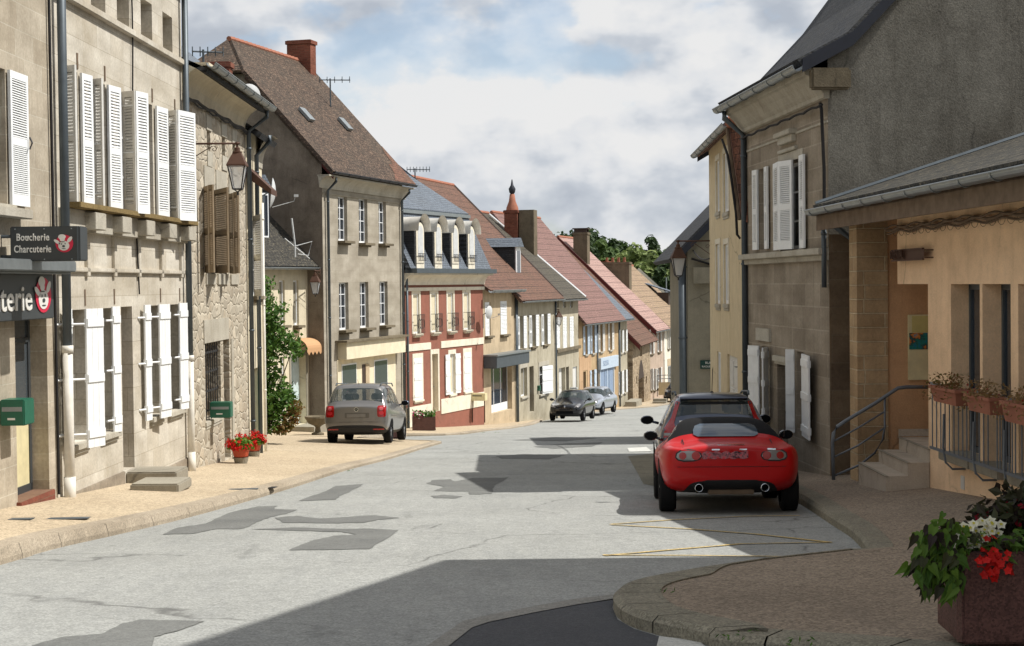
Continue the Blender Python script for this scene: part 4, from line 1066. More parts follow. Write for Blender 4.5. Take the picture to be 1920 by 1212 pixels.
a, b, c, d = h.rect(1122, 1155, 669, 690)
MB().box(a, b, -.16, -.002, c, d).build('sign_board', M['blueshut'], h.root)
text_mesh('SIZER', (d - c) * .62, M['bluedoor'], h.root, (a + .5, -.165, c + .2), (R(90), 0, 0), sx=1.4)
a, b, c, d = h.rect(1125, 1149, 690, 760)
for i in range(3): xx = a + (b - a) * i / 3; MB().box(xx + .05, a + (b - a) * (i + 1) / 3 - .05, -.03, -.002, c, d).build('garage_door', M['bluedoor'], h.root)
for u in (a - .18, a + (b - a) * .5 - .06, b + .05): MB().box(u, u + .14, -.06, .02, c, d).build('garage_frame', M['blueshut'], h.root)
ez = top_z(1120, 592, 93) - h.zb; rz = top_z(965, 408, 95) - h.zb
h.wall(M['tan'], ez, depth=10, gable=(5, rz))
ro, e0 = h.roof(M['pinktile'], ez, rz, 5, over=.4, ext=(.1, .1)); h.gutter(e0[1] + .04, .4)
h.pipe(h.x(1117), ez - .3, -1.2)
# ---- narrow grey shingled house
A12 = B11; B12 = plan_end(A12, .30, 1175)
h = House('narrow_house', 'very narrow grey clad house with a thin slate roof beside the blue garage shop', 'house', (A12[0], A12[1] + .04), B12, zg(A12, .3), 'rendered houses of the street')
for q in ((1162, 1166, 620, 662), (1169, 1173, 618, 659), (1161, 1165.5, 697, 740), (1169, 1173, 694, 736)):
    a, b, c, d = h.rect(*q); h.window(0, 0, 0, 0, rect=(a, b, c, d), reveal=.15, shutters='LR', smat=M['wshut'], slats=7, sw=(b - a) * .5)
ez = top_z(1170, 590, 99.5) - h.zb
h.wall(M['greyb'], ez, depth=9, gable=(4.5, ez + 4.6)); ro, e0 = h.roof(M['slate'], ez, ez + 4.3, 4.5, over=.4, ext=(0, .05)); h.gutter(e0[1] + .04, .4, r=.06)
h.pipe(.1, ez - .3, -1.2)
# ---- barn-like house with the arched door
A13 = (.0752 * 102.0, 102.0); B13 = plan_end(A13, .2, 1218)
h = House('arched_door_house', 'old tan stone house with an arched door and long low brown roof', 'house', A13, B13, zg(A13, .35), 'stone houses of the street')
a, b, c, d = h.rect(1197, 1207.5, 682, 760)
h.holes.append((a, b, c, d - (b - a) * .3, .4))
y = -.012; ar = MB(); pts = [(a, y, d - (b - a) * .3 - .02)] + [(a + (b - a) * t / 10, y, d - (b - a) * .3 + (b - a) * .38 * math.sin(t / 10 * math.pi)) for t in range(1, 10)] + [(b, y, d - (b - a) * .3 - .02)]
ar.prism(pts, (0, 0, 0), (0, .004, 0)); ar.build('arch_head', M['brown'], h.root)
MB().box(a, a + (b - a) * .5, .30, .36, c, d - (b - a) * .3).build('door', M['bluedoor'], h.root)
a, b, c, d = h.rect(1200, 1204, 628, 669); h.window(0, 0, 0, 0, rect=(a, b, c, d), reveal=.2, sill=False, cols=1)
for p in (1193, 1211): a, b, c, d = h.rect(p, p + 2, 706, 720); h.window(0, 0, 0, 0, rect=(a, b, c, d), reveal=.2, sill=False, cols=1, rows=1)
ez = top_z(1205, 632, 106) - h.zb
rz = top_z(1040, 434, 106) - h.zb; rr = (rz - ez)
h.wall(M['rubf'], ez, depth=14, gable=(7.0, rz)); ro, e0 = h.roof(M['browntile'], ez, rz, 7.0, over=.5, ext=(.15, .1))
MB().prism([(-.2, e0[0], e0[1] - .2), (-.2, 7, rz - .2), (-.2, 7, rz + .1), (-.2, e0[0], e0[1] + .1)], (0, 0, 0), (.04, 0, 0)).build('verge_board', M['maroon'], ro)
MB().box(-3.2, -.3, -.6, .1, -1.2, .15).build('low_wall', M['concrete'], h.root)
# ---- pinkish stone house, pale rose roof
A14 = B13; B14 = plan_end(A14, .25, 1243)
h = House('pink_stone_house', 'pinkish stone house with pale rose roof and a tall square stone chimney', 'house', (A14[0], A14[1] + .04), B14, zg(A14, .35), 'stone houses of the street')
for q in ((1219, 1224, 618, 664), (1233, 1238, 615, 660), (1220, 1223, 692, 732), (1225.5, 1228.5, 692, 732), (1233, 1238.5, 690, 727)):
    a, b, c, d = h.rect(*q); h.window(0, 0, 0, 0, rect=(a, b, c, d), reveal=.15, shutters='LR', smat=M['wshut2'], slats=7, sw=(b - a) * .35, sillmat=M['trimd'])
ez = top_z(1245, 608, 117) - h.zb; rz = top_z(1085, 450, 117) - h.zb
h.wall(M['pink'], ez, depth=13, gable=(6.5, rz)); ro, e0 = h.roof(M['paletile'], ez, rz, 6.5, over=.45, ext=(.1, .1)); h.gutter(e0[1] + .04, .45)
MB().prism([(-.12, e0[0], e0[1] - .25), (-.12, 6.5, rz - .25), (-.12, 6.5, rz + .12), (-.12, e0[0], e0[1] + .12)], (0, 0, 0), (.03, 0, 0)).build('verge_board', M['maroon'], ro)
ych = 4.9; ch = h.chimney(.4, ych, .95, 1.0, ez + 3, top_z(1117, 438, 116) - h.zb, M['bricks'], pots=0)
zt_ = top_z(1117, 438, 116) - h.zb
cp = MB(); 
for u in (-.42, .36): cp.box(.4 + u, .4 + u + .1, ych - .45, ych + .45, zt_ - .02, zt_ + .22)
cp.box(-.12, .92, ych - .55, ych + .55, zt_ + .22, zt_ + .3); cp.build('chimney_cap', M['brown'], ch)
h.pipe(h.L - .1, ez - .3, -1.5, mat=M['pvc'])
# ---- white house at the bend
A15 = B14; B15 = plan_end(A15, .25, 1300)
h = House('white_house', 'white rendered house at the bend with ochre roof and slate dormer', 'house', (A15[0], A15[1] + .04), B15, zg(A15, .35), 'rendered houses of the street')
for p in (1251, 1257.5, 1264.5, 1273, 1281, 1289):
    a, b = h.x(p), h.x(p + 3.2); c, d = h.px(1265, 651)[1], h.px(1265, 611)[1]
    h.window(0, 0, 0, 0, rect=(a, b, c, d), reveal=.12, shutters='LR', smat=M['wshut2'], slats=6, sw=(b - a) * .35, sillmat=M['trimd'])
for p0, p1, yt, yb in ((1252, 1260, 686, 728), (1272, 1279, 680, 720)):
    a, b, c, d = h.rect(p0, p1, yt, yb); h.window(0, 0, 0, 0, rect=(a, b, c, d), reveal=.12, rows=1, cols=3, fw=.1)
    MB().box(a - .1, b + .1, -.03, .02, d + .02, d + .55).build('panel', M['beige'], h.root)
h.door(1264, 1268, 676, 736, M['bluedoor'])
ez = top_z(1270, 603, 123) - h.zb; rz = top_z(1195, 500, 124) - h.zb
h.wall(M['white'], ez, depth=9, gable=(4.6, rz)); ro, e0 = h.roof(M['tantile'], ez, rz, 4.6, over=.45, ext=(.1, -3.2)); h.gutter(e0[1] + .04, .45)
xd = h.x(1262, -.9, 570)
dm = MB(); dm.box(xd - 1.1, xd + .1, 1.1, 3.6, ez + .8, ez + 2.2); do = dm.build('dormer', M['brown'], ro)
dm = MB(); dm.prism([(xd - 1.3, .9, ez + 2.2), (xd + .3, .9, ez + 2.2), (xd + .3, 3.2, ez + 2.95), (xd - 1.3, 3.2, ez + 2.95)], (0, 0, 0), (0, 0, .08)); dm.build('dormer_roof', M['slate'], do)
MB().box(xd + .1, xd + .16, 1.05, 1.5, ez + .8, ez + 2.2).build('dormer_frame', M['frame'], do)
c_ = h.chimney(.5, 3.6, 1.1, 2.2, ez + 1.5, top_z(1170, 492, 120) - h.zb, M['bricks'], pots=4)
h.chimney(1.5, 4.6, 1.3, .7, rz - .4, top_z(1195, 490, 121) - h.zb, M['brick'], pots=0)
# ---- houses beyond the bend
h = House('distant_house', 'distant house with grey stone chimneys behind the ochre roof', 'house', (5.5, 150), (15.5, 158), -8.6, 'distant houses')
ez = 5.2; h.wall(M['greyb'], ez, depth=8, gable=(4, ez + 3)); h.roof(M['browntile'], ez, ez + 3.2, 4)
for xx in (7.2, 9.0): h.chimney(xx, 3.6, .9, .7, ez + 1, top_z(1238, 512, 150) + 8.6, M['bricks'], pots=1)
h = House('turreted_house', 'distant house with twin pointed slate spires above the bend', 'house', (15.8, 168), (22.5, 171), -8.7, 'distant houses')
ez = 4.6; h.wall(M['white'], ez, depth=6, gable=(3, ez + .5)); 
for u, dd_ in ((1.2, 0), (3.0, .6), (5.4, 1.2)):
    w2 = 1.5; bz = ez - .3; tz_ = top_z(1268, 538, 168) + 8.7 + dd_ * .2
    sp = MB(); q = [(u - w2, -.3, bz), (u + w2, -.3, bz), (u + w2, 2 * w2, bz), (u - w2, 2 * w2, bz)]; ap = (u, w2 * .8, tz_)
    for i in range(4): sp.face([q[i], q[(i + 1) % 4], ap])
    s_ = sp.build('spire', M['slate'], h.root); MB().tube([(u, w2 * .8, tz_ - .1), (u, w2 * .8, tz_ + 1.0)], .06, 5).build('finial', M['zinc'], s_)

# ================================================================== RIGHT SIDE
N1 = (4.80, 24.2); k1 = -.075
F1 = plan_end(N1, k1, 1400)
h = House('stone_house', 'shaded ashlar house on the right with slate roof and huge bare cement gable', 'building', F1, N1, G(24.2) + .24, 'stone houses of the street')
r1 = h
def rr_(p0, p1, yt, yb): return h.rect(p0, p1, yt, yb)
a, b, c, d = rr_(1424, 1437, 316, 468)
h.window(0, 0, 0, 0, rect=(a, b, c, d), reveal=.25, shutters='LR', smat=M['wshut'], sw=.30, slats=18, sill=False)
a, b, c, d = rr_(1464, 1504, 302, 468)
w_ = h.window(0, 0, 0, 0, rect=(a, b, c, d), reveal=.25, smat=M['wshut'], sill=False, surround=(M['trim'], .10))
h.leaf(a + .01, .12, a + (b - a) * .42, .18, c, d, M['wshut'], 'louvre', w_, 18); h.leaf(a + (b - a) * .42, .18, a + (b - a) * .70, .05, c, d, M['wshut'], 'louvre', w_, 18)
h.leaf(b + .01, .04, b + .36, .06, c, d + .03, M['wshut'], 'louvre', w_, 18)
pd = MB(); pd.box(a + .05, b - .3, -.14, .02, d + .42, d + .50); pd.box(a + .1, b - .35, -.08, .02, d + .30, d + .42); pd.box(a, b - .25, -.06, .02, d + .16, d + .22); pd.build('pediment', M['trim'], w_, bevel=.01)
zl = h.px(1470, 472)[1]
h.band('sill_course', M['trim'], zl - .10, zl, .16); h.band('sill_moulding', M['trim'], zl - .19, zl - .10, .08)
zt, zb_ = h.px(1450, 655)[1], h.px(1450, 800)[1]
a, b, c, d = rr_(1427, 1442, 650, 780)
w_ = h.window(0, 0, 0, 0, rect=(a, b, c, d), reveal=.25, sill=True)
h.leaf(a - .02, .03, a - .30, .16, c, d, M['wshut'], 'plank', w_); h.leaf(b + .02, .03, b + .28, .18, c, d, M['wshut'], 'plank', w_)
MB().box(a - .2, b + .2, -.05, .02, d + .1, d + .32).build('lintel', M['trim'], w_)
h.door(1458, 1478, 684, 880, M['wood'], surround=None)
dl = h.px(1468, 684)[1]
xx0, xx1 = h.x(1458), h.x(1478)
pm = MB(); pm.box(xx0 - .15, xx1 + .2, -.07, .02, dl + .05, dl + .14); pm.box(xx0 - .1, xx1 + .15, -.04, .02, dl + .002, dl + .05); pm.build('door_moulding', M['trim'], h.root)
a, b, c, d = rr_(1494, 1507, 660, 800)
w_ = h.window(0, 0, 0, 0, rect=(a, b, c - .05, d), reveal=.3, sill=False)
h.leaf(a - .02, .03, h.x(1480, .1, 740), .16, c - .12, d + .03, M['wshut'], 'plank', w_); h.leaf(b + .02, .03, h.x(1522, .1, 740), .14, c - .12, d - .02, M['wshut'], 'plank', w_)
ez = top_z(1540, 128, 24.2) - h.zb
cn = MB(); K = 7; x0_, x1_ = -.1, h.L + .02
prof = [(-.02, ez - .46), (-.07, ez - .44), (-.07, ez - .38), (-.12, ez - .33), (-.2, ez - .22), (-.3, ez - .12), (-.36, ez - .10), (-.36, ez)]
cn.grid([[(x, p[0], p[1]) for p in prof] for x in (x0_, x1_)])
for x in (x0_, x1_): cn.face([(x, .02, ez), (x, .02, ez - .46)] + [(x, p[0], p[1]) for p in prof])
cn.build('cornice', M['trim'], h.root)
cn2 = MB(); cn2.box(h.L + .03, h.L + .22, -.3, .30, ez - .34, ez - .02); cn2.build('kneeler_stone', M['trimd'], h.root, bevel=.03)
cb = MB(); cb.tube([(h.L * (1 - i / 20), -.09 - .01 * math.sin(i), ez - .55 - .015 * math.sin(i * 2)) for i in range(21)], .02, 5); cb.tube([(h.L - .1, -.09, ez - .52), (h.L + .0, -.1, ez - .62), (h.L - .02, -.08, ez - 1.0), (h.L - .02, -.06, zl + 1.2), (h.L - .02, -.06, zl - .2)], .026, 6)
cb.build('cable', M['cable'], h.root)
h.band('string_course', M['trim'], ez - .82, ez - .78, .02)
W1 = 5.4; sl_ = 1.22; rz = ez + .25 + W1 * sl_
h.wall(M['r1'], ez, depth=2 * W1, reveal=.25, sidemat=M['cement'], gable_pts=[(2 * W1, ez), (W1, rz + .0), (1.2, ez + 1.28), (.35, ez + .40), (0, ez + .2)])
# bell-cast slate roof
rf = MB(); n_ = [(-.42, ez + .02), (.35, ez + .42), (1.2, ez + 1.3), (W1, rz)]
for (ya, za), (yb2, zb2) in zip(n_, n_[1:]):
    rf.prism([(-.1, ya, za), (h.L + .12, ya, za), (h.L + .12, yb2, zb2), (-.1, yb2, zb2)], (0, 0, 0), (0, -.08, .10))
rf.prism([(-.1, 2 * W1 + .4, ez), (h.L + .12, 2 * W1 + .4, ez), (h.L + .12, W1, rz), (-.1, W1, rz)], (0, 0, 0), (0, .08, .10))
ro = rf.build('roof', M['darkslate'], h.root)
vb = MB()
for (ya, za), (yb2, zb2) in zip(n_, n_[1:]): vb.prism([(h.L + .10, ya, za - .10), (h.L + .10, yb2, zb2 - .10), (h.L + .10, yb2, zb2 + .11), (h.L + .10, ya, za + .11)], (0, 0, 0), (.05, 0, 0))
vb.build('verge_board', M['navy'], ro)
h.gutter(ez + .02, .40, mat=M['zinc'], x0=-.25, x1=h.L + .12, r=.085)
h.chimney(.4, W1 * .62, .5, .5, ez + 2, ez + 4.9, M['brick'], pots=1)
h.pipe(.10, ez - .5, -1.2, off=.06, r=.055, neck=.42, mat=M['zincd'])
h.pipe(h.L - .02, zl + .6, zl - .6, off=.07, r=.04)
# quoin stone on the lower side wall
qs = MB(); qs.box(h.L + .004, h.L + .03, .0, 1.3, -1.5, h.px(1553, 440)[1]); qs.build('quoin_stones', M['r1side'], h.root)
sv = MB(); sv.box(h.L, h.L + .25, 2.05, 2.5, top_z(1778, 330, 24) - h.zb, top_z(1778, 302, 24) - h.zb); sv.box(h.L, h.L + .33, 1.95, 2.6, top_z(1778, 302, 24) - h.zb, top_z(1778, 297, 24) - h.zb); sv.build('vent_stack', M['cement'], h.root)

# ---- hotel-like peach building
NY = (5.34 + .038 * 6.2, 14.2); FY = plan_end((5.34, 20.4), -.038, 1683)
kY = -.038
FY2 = (5.34 + kY * (24.15 - 20.4), 24.15)
h = House('peach_building', 'low peach building with deep window bays, flower boxes and a recessed tiled entrance', 'building', FY2, NY, G(20.4) + .24)
hy = h
x_open, x_pier, = h.x(1683), h.x(1740)
xs0 = h.x(1607, 0, 700); 
ztop = top_z(1745, 378, 20.4) - h.zb      # gutter line
zso = h.px(1720, 533)[1]
zwt, zwb = h.px(1800, 533)[1], h.px(1776, 843)[1]
rec = 1.35
# front wall with bays
bays = [(h.x(1783), h.x(1837)), (h.x(1842), h.x(1895)), (h.x(1909), h.x(1909) + .62), (h.x(1909) + .75, h.x(1909) + 1.37)]
for a, b in bays:
    h.holes.append((a, b, zwb, zwt, .5))
h.holes.append((0.02, x_open, -1.5, ztop - .001, .02)); h.holes.append((x_open, x_pier, -1.5, zso, .06))
mb = MB()
xs = sorted({0, h.L} | {v for q in h.holes for v in (q[0], q[1])}); zs = sorted({-1.6, ztop} | {v for q in h.holes for v in (q[2], q[3])})
for i in range(len(xs) - 1):
    for j in range(len(zs) - 1):
        cx, cz = (xs[i] + xs[i + 1]) / 2, (zs[j] + zs[j + 1]) / 2
        if any(q[0] < cx < q[1] and q[2] < cz < q[3] for q in h.holes): continue
        mb.face([(xs[i], 0, zs[j]), (xs[i + 1], 0, zs[j]), (xs[i + 1], 0, zs[j + 1]), (xs[i], 0, zs[j + 1])])
for a, b in bays:
    r = .30
    mb.face([(a, 0, zwb), (a, r, zwb), (a, r, zwt), (a, 0, zwt)]); mb.face([(b, 0, zwb), (b, 0, zwt), (b, r, zwt), (b, r, zwb)]); mb.face([(a, 0, zwt), (a, r, zwt), (b, r, zwt), (b, 0, zwt)]); mb.face([(a, 0, zwb), (b, 0, zwb), (b, r, zwb), (a, r, zwb)])
# recess: soffit, back and side
mb.face([(x_open, 0, zso), (x_pier, 0, zso), (x_pier, rec, zso), (x_open, rec, zso)]); mb.face([(x_pier, 0, -1.6), (x_pier, rec, -1.6), (x_pier, rec, zso), (x_pier, 0, zso)])
mb.face([(x_open, 0, zso), (x_open, rec, zso), (x_open, rec, ztop), (x_open, 0, ztop)])
mb.face([(h.L, 0, -1.6), (h.L, 6, -1.6), (h.L, 6, ztop + 2), (h.L, 0, ztop)])
mb.build('wall', M['peach'], h.root)
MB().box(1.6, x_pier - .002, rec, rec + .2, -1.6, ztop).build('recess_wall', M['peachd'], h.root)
def wbox(X0, X1, Y0, Y1, Z0, Z1, name, mat, parent=None):
    m = MB(); q = [h.inv @ Vector((X - h.A.x, Y - h.A.y, 0)) for X, Y in ((X0, Y0), (X1, Y0), (X1, Y1), (X0, Y1))]
    m.prism([(p.x, p.y, Z0 - h.zb) for p in q], (0, 0, 0), (0, 0, Z1 - Z0)); return m.build(name, mat, parent or h.root)
YW = 22.62
xp0, xp1 = ray(1607, 600).x / ray(1607, 600).y * YW, ray(1665, 600).x / ray(1665, 600).y * YW
wbox(xp0, xp1, YW, YW + .5, G(YW) - .5, h.zb + ztop, 'stone_pier', M['pier'])
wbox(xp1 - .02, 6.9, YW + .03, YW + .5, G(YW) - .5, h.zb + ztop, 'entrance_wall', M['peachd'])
for a, b in bays:
    wf = MB(); 
    for (u0, u1) in ((a, a + .06), (b - .06, b), ((a + b) / 2 - .03, (a + b) / 2 + .03)): wf.box(u0, u1, .22, .28, zwb, zwt)
    wf.box(a, b, .22, .28, zwt - .07, zwt); wf.box(a, b, .22, .28, zwb, zwb + .07); wf.box(a, b, .22, .28, zwb + .5, zwb + .55)
    o = wf.build('window', M['zincd'], h.root); MB().box(a, b, .245, .255, zwb, zwt).build('pane', M['glass'], o)
    MB().box(a - .02, b + .02, -.16, .21, zwb - .10, zwb + .002).build('sill', M['concrete'], o, bevel=.01)
# roof, fascia, gutter
sl = .32; e_y = -.62
rf = MB(); rf.prism([(-.0, e_y, ztop + .05), (h.L + .3, e_y, ztop + .05), (h.L + .3, 7, ztop + .05 + (7 - e_y) * sl), (-.0, 7, ztop + .05 + (7 - e_y) * sl)], (0, 0, 0), (0, -.03, .09)); ro = rf.build('roof', M['lowslate'], h.root)
fa = MB(); fa.box(0, h.L + .3, e_y + .02, e_y + .06, ztop - .24, ztop + .03); fa.box(0, h.L + .3, e_y + .02, 0, ztop - .03, ztop); fa.build('fascia', M['wood'], h.root)
h.gutter(ztop + .06, -e_y, x0=-.0, x1=h.L + .3, r=.08)
fl = MB(); fl.tube([(.05, e_y, ztop + .16), (.05, 7, ztop + .16 + (7 - e_y) * sl)], .04, 6); fl.build('flashing', M['zincd'], ro)
h.pipe(h.x(1603, .1, 600), h.px(1603, 455)[1], -1.0, off=.08, r=.055, neck=.5)
h.pipe(h.x(1545), 2.0, 1.9)
cb = MB()
n_ = 60
for k, (r_, oy, oz) in enumerate(((.022, -.07, -.30), (.016, -.05, -.34), (.013, -.09, -.27))):
    cb.tube([(x_open - .3 + (h.L - x_open) * i / n_, oy, ztop + oz - .02 * math.sin(i * .8 + k)) for i in range(n_ + 1)], r_, 5)
cb.build('cable_bundle', M['wood'], h.root)
cl = MB()
for i in range(26):
    x_ = x_open + i * .3; cl.tube([(x_ + .12 - .12 * math.cos(t * math.pi / 5), -.06, ztop - .33 - .07 * math.sin(t * math.pi / 5)) for t in range(6)], .0035, 4)
cl.build('light_string', M['wood'], h.root)
# rusty metal letter sign
sg = empty('metal_sign', h.world(h.x(1672, .12, 478), -.0, h.px(1700, 490)[1]), h.ang, 'rusty openwork metal sign hanging under the peach building eaves', 'sign')
wS = h.x(1730, .12, 478) - h.x(1672, .12, 478); hS = h.px(1700, 468)[1] - h.px(1700, 490)[1]
m_ = MB(); m_.box(0, wS, -.13, -.10, 0, .018); m_.box(0, wS, -.13, -.10, hS - .018, hS); m_.box(0, wS, -.105, -.10, 0, hS)
m_.tube([(wS, -.115, hS * .8), (wS + .06, -.115, hS * .8), (wS + .06, 0, hS * .8)], .008, 5); m_.tube([(wS, -.115, hS * .2), (wS + .06, -.115, hS * .2), (wS + .06, 0, hS * .2)], .008, 5)
m_.build('frame', M['rust'], sg)
text_mesh('FOYER RURAL', hS * 1.0, M['rust'], sg, (.012, -.14, .035), (R(90), 0, 0), sx=.60, extrude=.01)
# notice board in the recess
b0_, b1_ = [EYE + ray(p_, q_) * (YW / ray(p_, q_).y) for p_, q_ in ((1703, 713), (1745, 590))]; x0, x1 = b0_.x, b1_.x; z0, z1 = b0_.z, b1_.z
nb = empty('notice_board', (x0, YW + .03, z0), 0, 'pale wooden notice board with a blue poster inside the entrance recess', 'notice board')
MB().box(0, x1 - x0 + .1, -.05, -.004, 0, z1 - z0).build('board', M['cream_box'], nb, bevel=.006)
MB().box(.05, .30, -.058, -.051, (z1 - z0) * .73, (z1 - z0) * .98).build('paper_sheet', flat('yellowed_paper', (196, 184, 120), .8), nb)
ps_ = NT('poster_print'); n_ = ps_.noise(ps_.coords(), 9, 4)
ps_.out(ps_.ramp(n_, [(.32, srgb(20, 90, 150)), (.45, srgb(24, 120, 110)), (.55, srgb(40, 60, 70)), (.62, srgb(210, 130, 40)), (.75, srgb(40, 130, 160))]), .4, .4)
MB().box(.01, .27, -.059, -.052, (z1 - z0) * .47, (z1 - z0) * .72).build('poster', ps_.mat, nb)
# steps
def step(x0w, x1w, y0w, y1w, z0, z1, label):
    o = MB().box(0, x1w - x0w, 0, y1w - y0w, 0, z1 - z0).build('step', M['tilepale'], None, bevel=.006)
    o.location = (x0w, y0w, z0); 
    return o
gz = G(20.6) + .24
ste = empty('entrance_steps', (4.77, 20.45, gz - .1), 0, 'pale tiled entrance steps leading up into the recess of the peach building', 'steps')
for i, (xa) in enumerate((0, .28, .56)):
    MB().box(xa, .56 + (1.6 if i == 2 else 0) if i < 2 else 2.0, 0, 1.62, (-.2 if i == 0 else .1 + .17 * i + .002 - .002), .1 + .17 * (i + 1)).build('step', M['tilepale'], ste)
    MB().box(xa - .012, xa + .03, -.012, 1.63, .1 + .17 * (i + 1) - .006, .1 + .17 * (i + 1) + .004).build('nosing', M['concrete'], ste)
for i in range(2): MB().box(.56 + i * .42, .56 + i * .42 + .41, 1.615, 1.64, .62, .72).build('skirting_tile', M['tilepale'], ste)
slb = MB().box(0, .62, 0, 1.62, -.05, .025).build('tile_slab', M['tilepale'], None); slb.location = (4.14, 20.42, G(21.2) + .16); slb.rotation_euler = (R(-3.6), R(-5), 0)
tag(slb, 'flat pale tile slab on the ground at the foot of the entrance steps', 'slab')
# railing
pr = lambda px, py, y: EYE + ray(px, py) * (y / ray(px, py).y)
rl = empty('handrail', (pr(1563, 895, 22.2).x, 22.2, pr(1563, 895, 22.2).z), 0, 'grey curved steel handrail beside the entrance steps', 'handrail')
o_ = Vector(rl.location)
def seg(pts, r, nm): m = MB(); m.tube([pr(a, b, 22.2) - o_ for a, b in pts], r, 8); m.build(nm, M['roadp'], rl, smooth=True)
seg([(1563, 900), (1562, 860), (1561, 830), (1563, 812), (1570, 800), (1585, 790), (1640, 757), (1670, 737), (1684, 728), (1700, 726), (1742, 726)], .026, 'rail')
seg([(1659, 747), (1659, 800), (1655, 825), (1640, 850), (1612, 872), (1566, 892)], .016, 'rail')
seg([(1563, 828), (1610, 802), (1659, 772)], .013, 'rail'); seg([(1563, 858), (1610, 835), (1659, 802)], .013, 'rail')
# guard rails in front of the bays
gr = empty('guard_rail', h.world(bays[0][0], 0, zwb - .2), h.ang, 'grey guard rail with thin bars in front of the window bays', 'railing')
Lr = bays[-1][1] - bays[0][0]; m_ = MB(); m_.box(-.05, Lr, -.26, -.23, .23, .26); m_.box(-.05, Lr, -.26, -.23, 1.02, 1.05)
for a, b in bays:
    xx = a - bays[0][0]
    for i in range(7): m_.tube([(xx + .03 + (b - a - .06) * i / 6, -.245, .24), (xx + .03 + (b - a - .06) * i / 6, -.245, 1.03)], .008, 5)
m_.build('bars', M['roadp'], gr)
m_ = MB()
for a, b in bays[:3]:
    xx = (a + b) / 2 - bays[0][0]; m_.tube([(xx, -.26, .7), (xx, -.27, .3), (xx, -.24, .12), (xx, -.16, .04), (xx, .04, .04)], .014, 6)
m_.build('brackets', M['roadp'], gr)
vt = MB(); xv, zv = h.px(1806, 905); vt.box(xv - .06, xv + .06, -.012, .0, zv - .08, zv + .08); vt.build('vent_grille', M['wshut2'], h.root)
# box on the street side of the recess corner
# ---- narrow yellow house
N2 = (4.44, 30.2); F2 = plan_end(N2, .035, 1331)
h = House('yellow_house', 'tall narrow yellow house with closed pale windows squeezed behind the ashlar house', 'house', F2, N2, G(32) + .2, 'rendered houses of the street')
hyel = h
for q in ((1343, 1350, 300, 398), (1357, 1367, 285, 398), (1343, 1351, 458, 570), (1358, 1367, 458, 570)):
    a, b, c, d = h.rect(*q); h.window(0, 0, 0, 0, rect=(a, b, c, d), reveal=.08, blind=M['wshut2'], surround=(M['whitetrim'], .08), sill=True, sillo=.04)
h.door(1364, 1383, 668, 775, M['wshut2'], reveal=.1)
h.window(1345, 1352, 660, 760, blind=M['wshut2'], reveal=.08, sill=False)
ez = top_z(1330, 275, 37) - h.zb
h.wall(M['yel'], ez, depth=8, gable=(4, ez + 2.5), sidemat=M['greyr'])
ro, e0 = h.roof(M['pinktile'], ez, ez + 2.4, 4, over=.25, ext=(.2, -.5)); h.gutter(e0[1] + .05, .27, x0=-.3, x1=h.L - .4)
vb = MB(); vb.prism([(-.28, e0[0], e0[1] - .1), (-.28, 4, ez + 2.2), (-.28, 4, ez + 2.55), (-.28, e0[0], e0[1] + .14)], (0, 0, 0), (.05, 0, 0)); vb.build('verge_board', M['navy'], ro)
# tile-hung end slope and its verge
P1_, P2_, P3_, P4_ = pr(1368, 240, 30.6), pr(1404, 208, 30.0), pr(1402, 418, 29.6), pr(1392, 412, 29.8)
hw = [h.inv @ (p - Vector((h.A.x, h.A.y, h.zb))) for p in (P1_, P2_, P3_, P4_)]
hb = MB(); hb.prism(hw, (0, 0, 0), h.inv @ Vector((.1, .8, 0))); hb.build('hung_tile_slope', M['hung'], h.root)
vt_ = MB(); a_, b_ = hw[0], hw[3]; vt_.tube([a_.lerp(b_, i / 12) + Vector((0, -.05, .02 * (i % 2))) for i in range(13)], .035, 6); vt_.build('verge_tiles', M['wood'], h.root)
rg = MB(); 
for i in range(5): p, q = hw[0].lerp(hw[1], i / 5), hw[0].lerp(hw[1], (i + 1.05) / 5); rg.tube([p + Vector((0, 0, .06)), q + Vector((0, 0, .08))], [.10, .13], 8)
rg.build('ridge_tiles', M['terra'], h.root)
cb = MB(); cb.tube([h.inv @ (pr(a, b, y) - Vector((h.A.x, h.A.y, h.zb))) for a, b, y in ((1354, 262, 30.8), (1364, 290, 30.4), (1372, 340, 30), (1380, 400, 29.9), (1382, 440, 29.9), (1388, 448, 29.9))], .025, 6); cb.build('cable', M['cable'], h.root)
# ---- grey gable house by the lane
NG = (4.95, 45.0)
h = House('grey_gable_house', 'grey rendered gable house at the corner of the side lane on the right', 'house', (5.15, 52), NG, G(46) + .15, 'rendered houses of the street')
hg = h
ez = top_z(1285, 462, 45) - h.zb
h.wall(M['greyr'], ez, depth=8, gable=(4, ez + 4.0))
ro, e0 = h.roof(M['darkslate'], ez, ez + 4.05, 4, over=.45, ext=(.2, .35))
vb = MB(); vb.prism([(h.L + .35, e0[0], e0[1] - .12), (h.L + .35, 4, ez + 3.85), (h.L + .35, 4, ez + 4.15), (h.L + .35, e0[0], e0[1] + .12)], (0, 0, 0), (.05, 0, 0)); vb.build('verge_board', M['navy'], ro)
h.pipe(h.L - .1, ez - .2, -1.2, off=.14, r=.11, mat=M['zincd'])
m_ = MB(); m_.tube([(h.L + .10, .95, -1), (h.L + .10, .95, top_z(1305, 630, 45) - h.zb)], .09, 8); m_.build('cable_duct', M['pvc'], h.root)
m_ = MB(); m_.tube([(h.L + .06, .95, top_z(1305, 630, 45) - h.zb), (h.L + .06, .9, ez - 1.0), (h.L + .06, .75, ez - .55), (h.L + .1, .1, ez - .35)], .035, 6); m_.build('cable', M['cable'], h.root)
m_ = MB(); m_.box(h.L + .01, h.L + .2, .15, .7, ez - 1.05, ez - .6); m_.build('junction_box', M['greyr'], h.root)
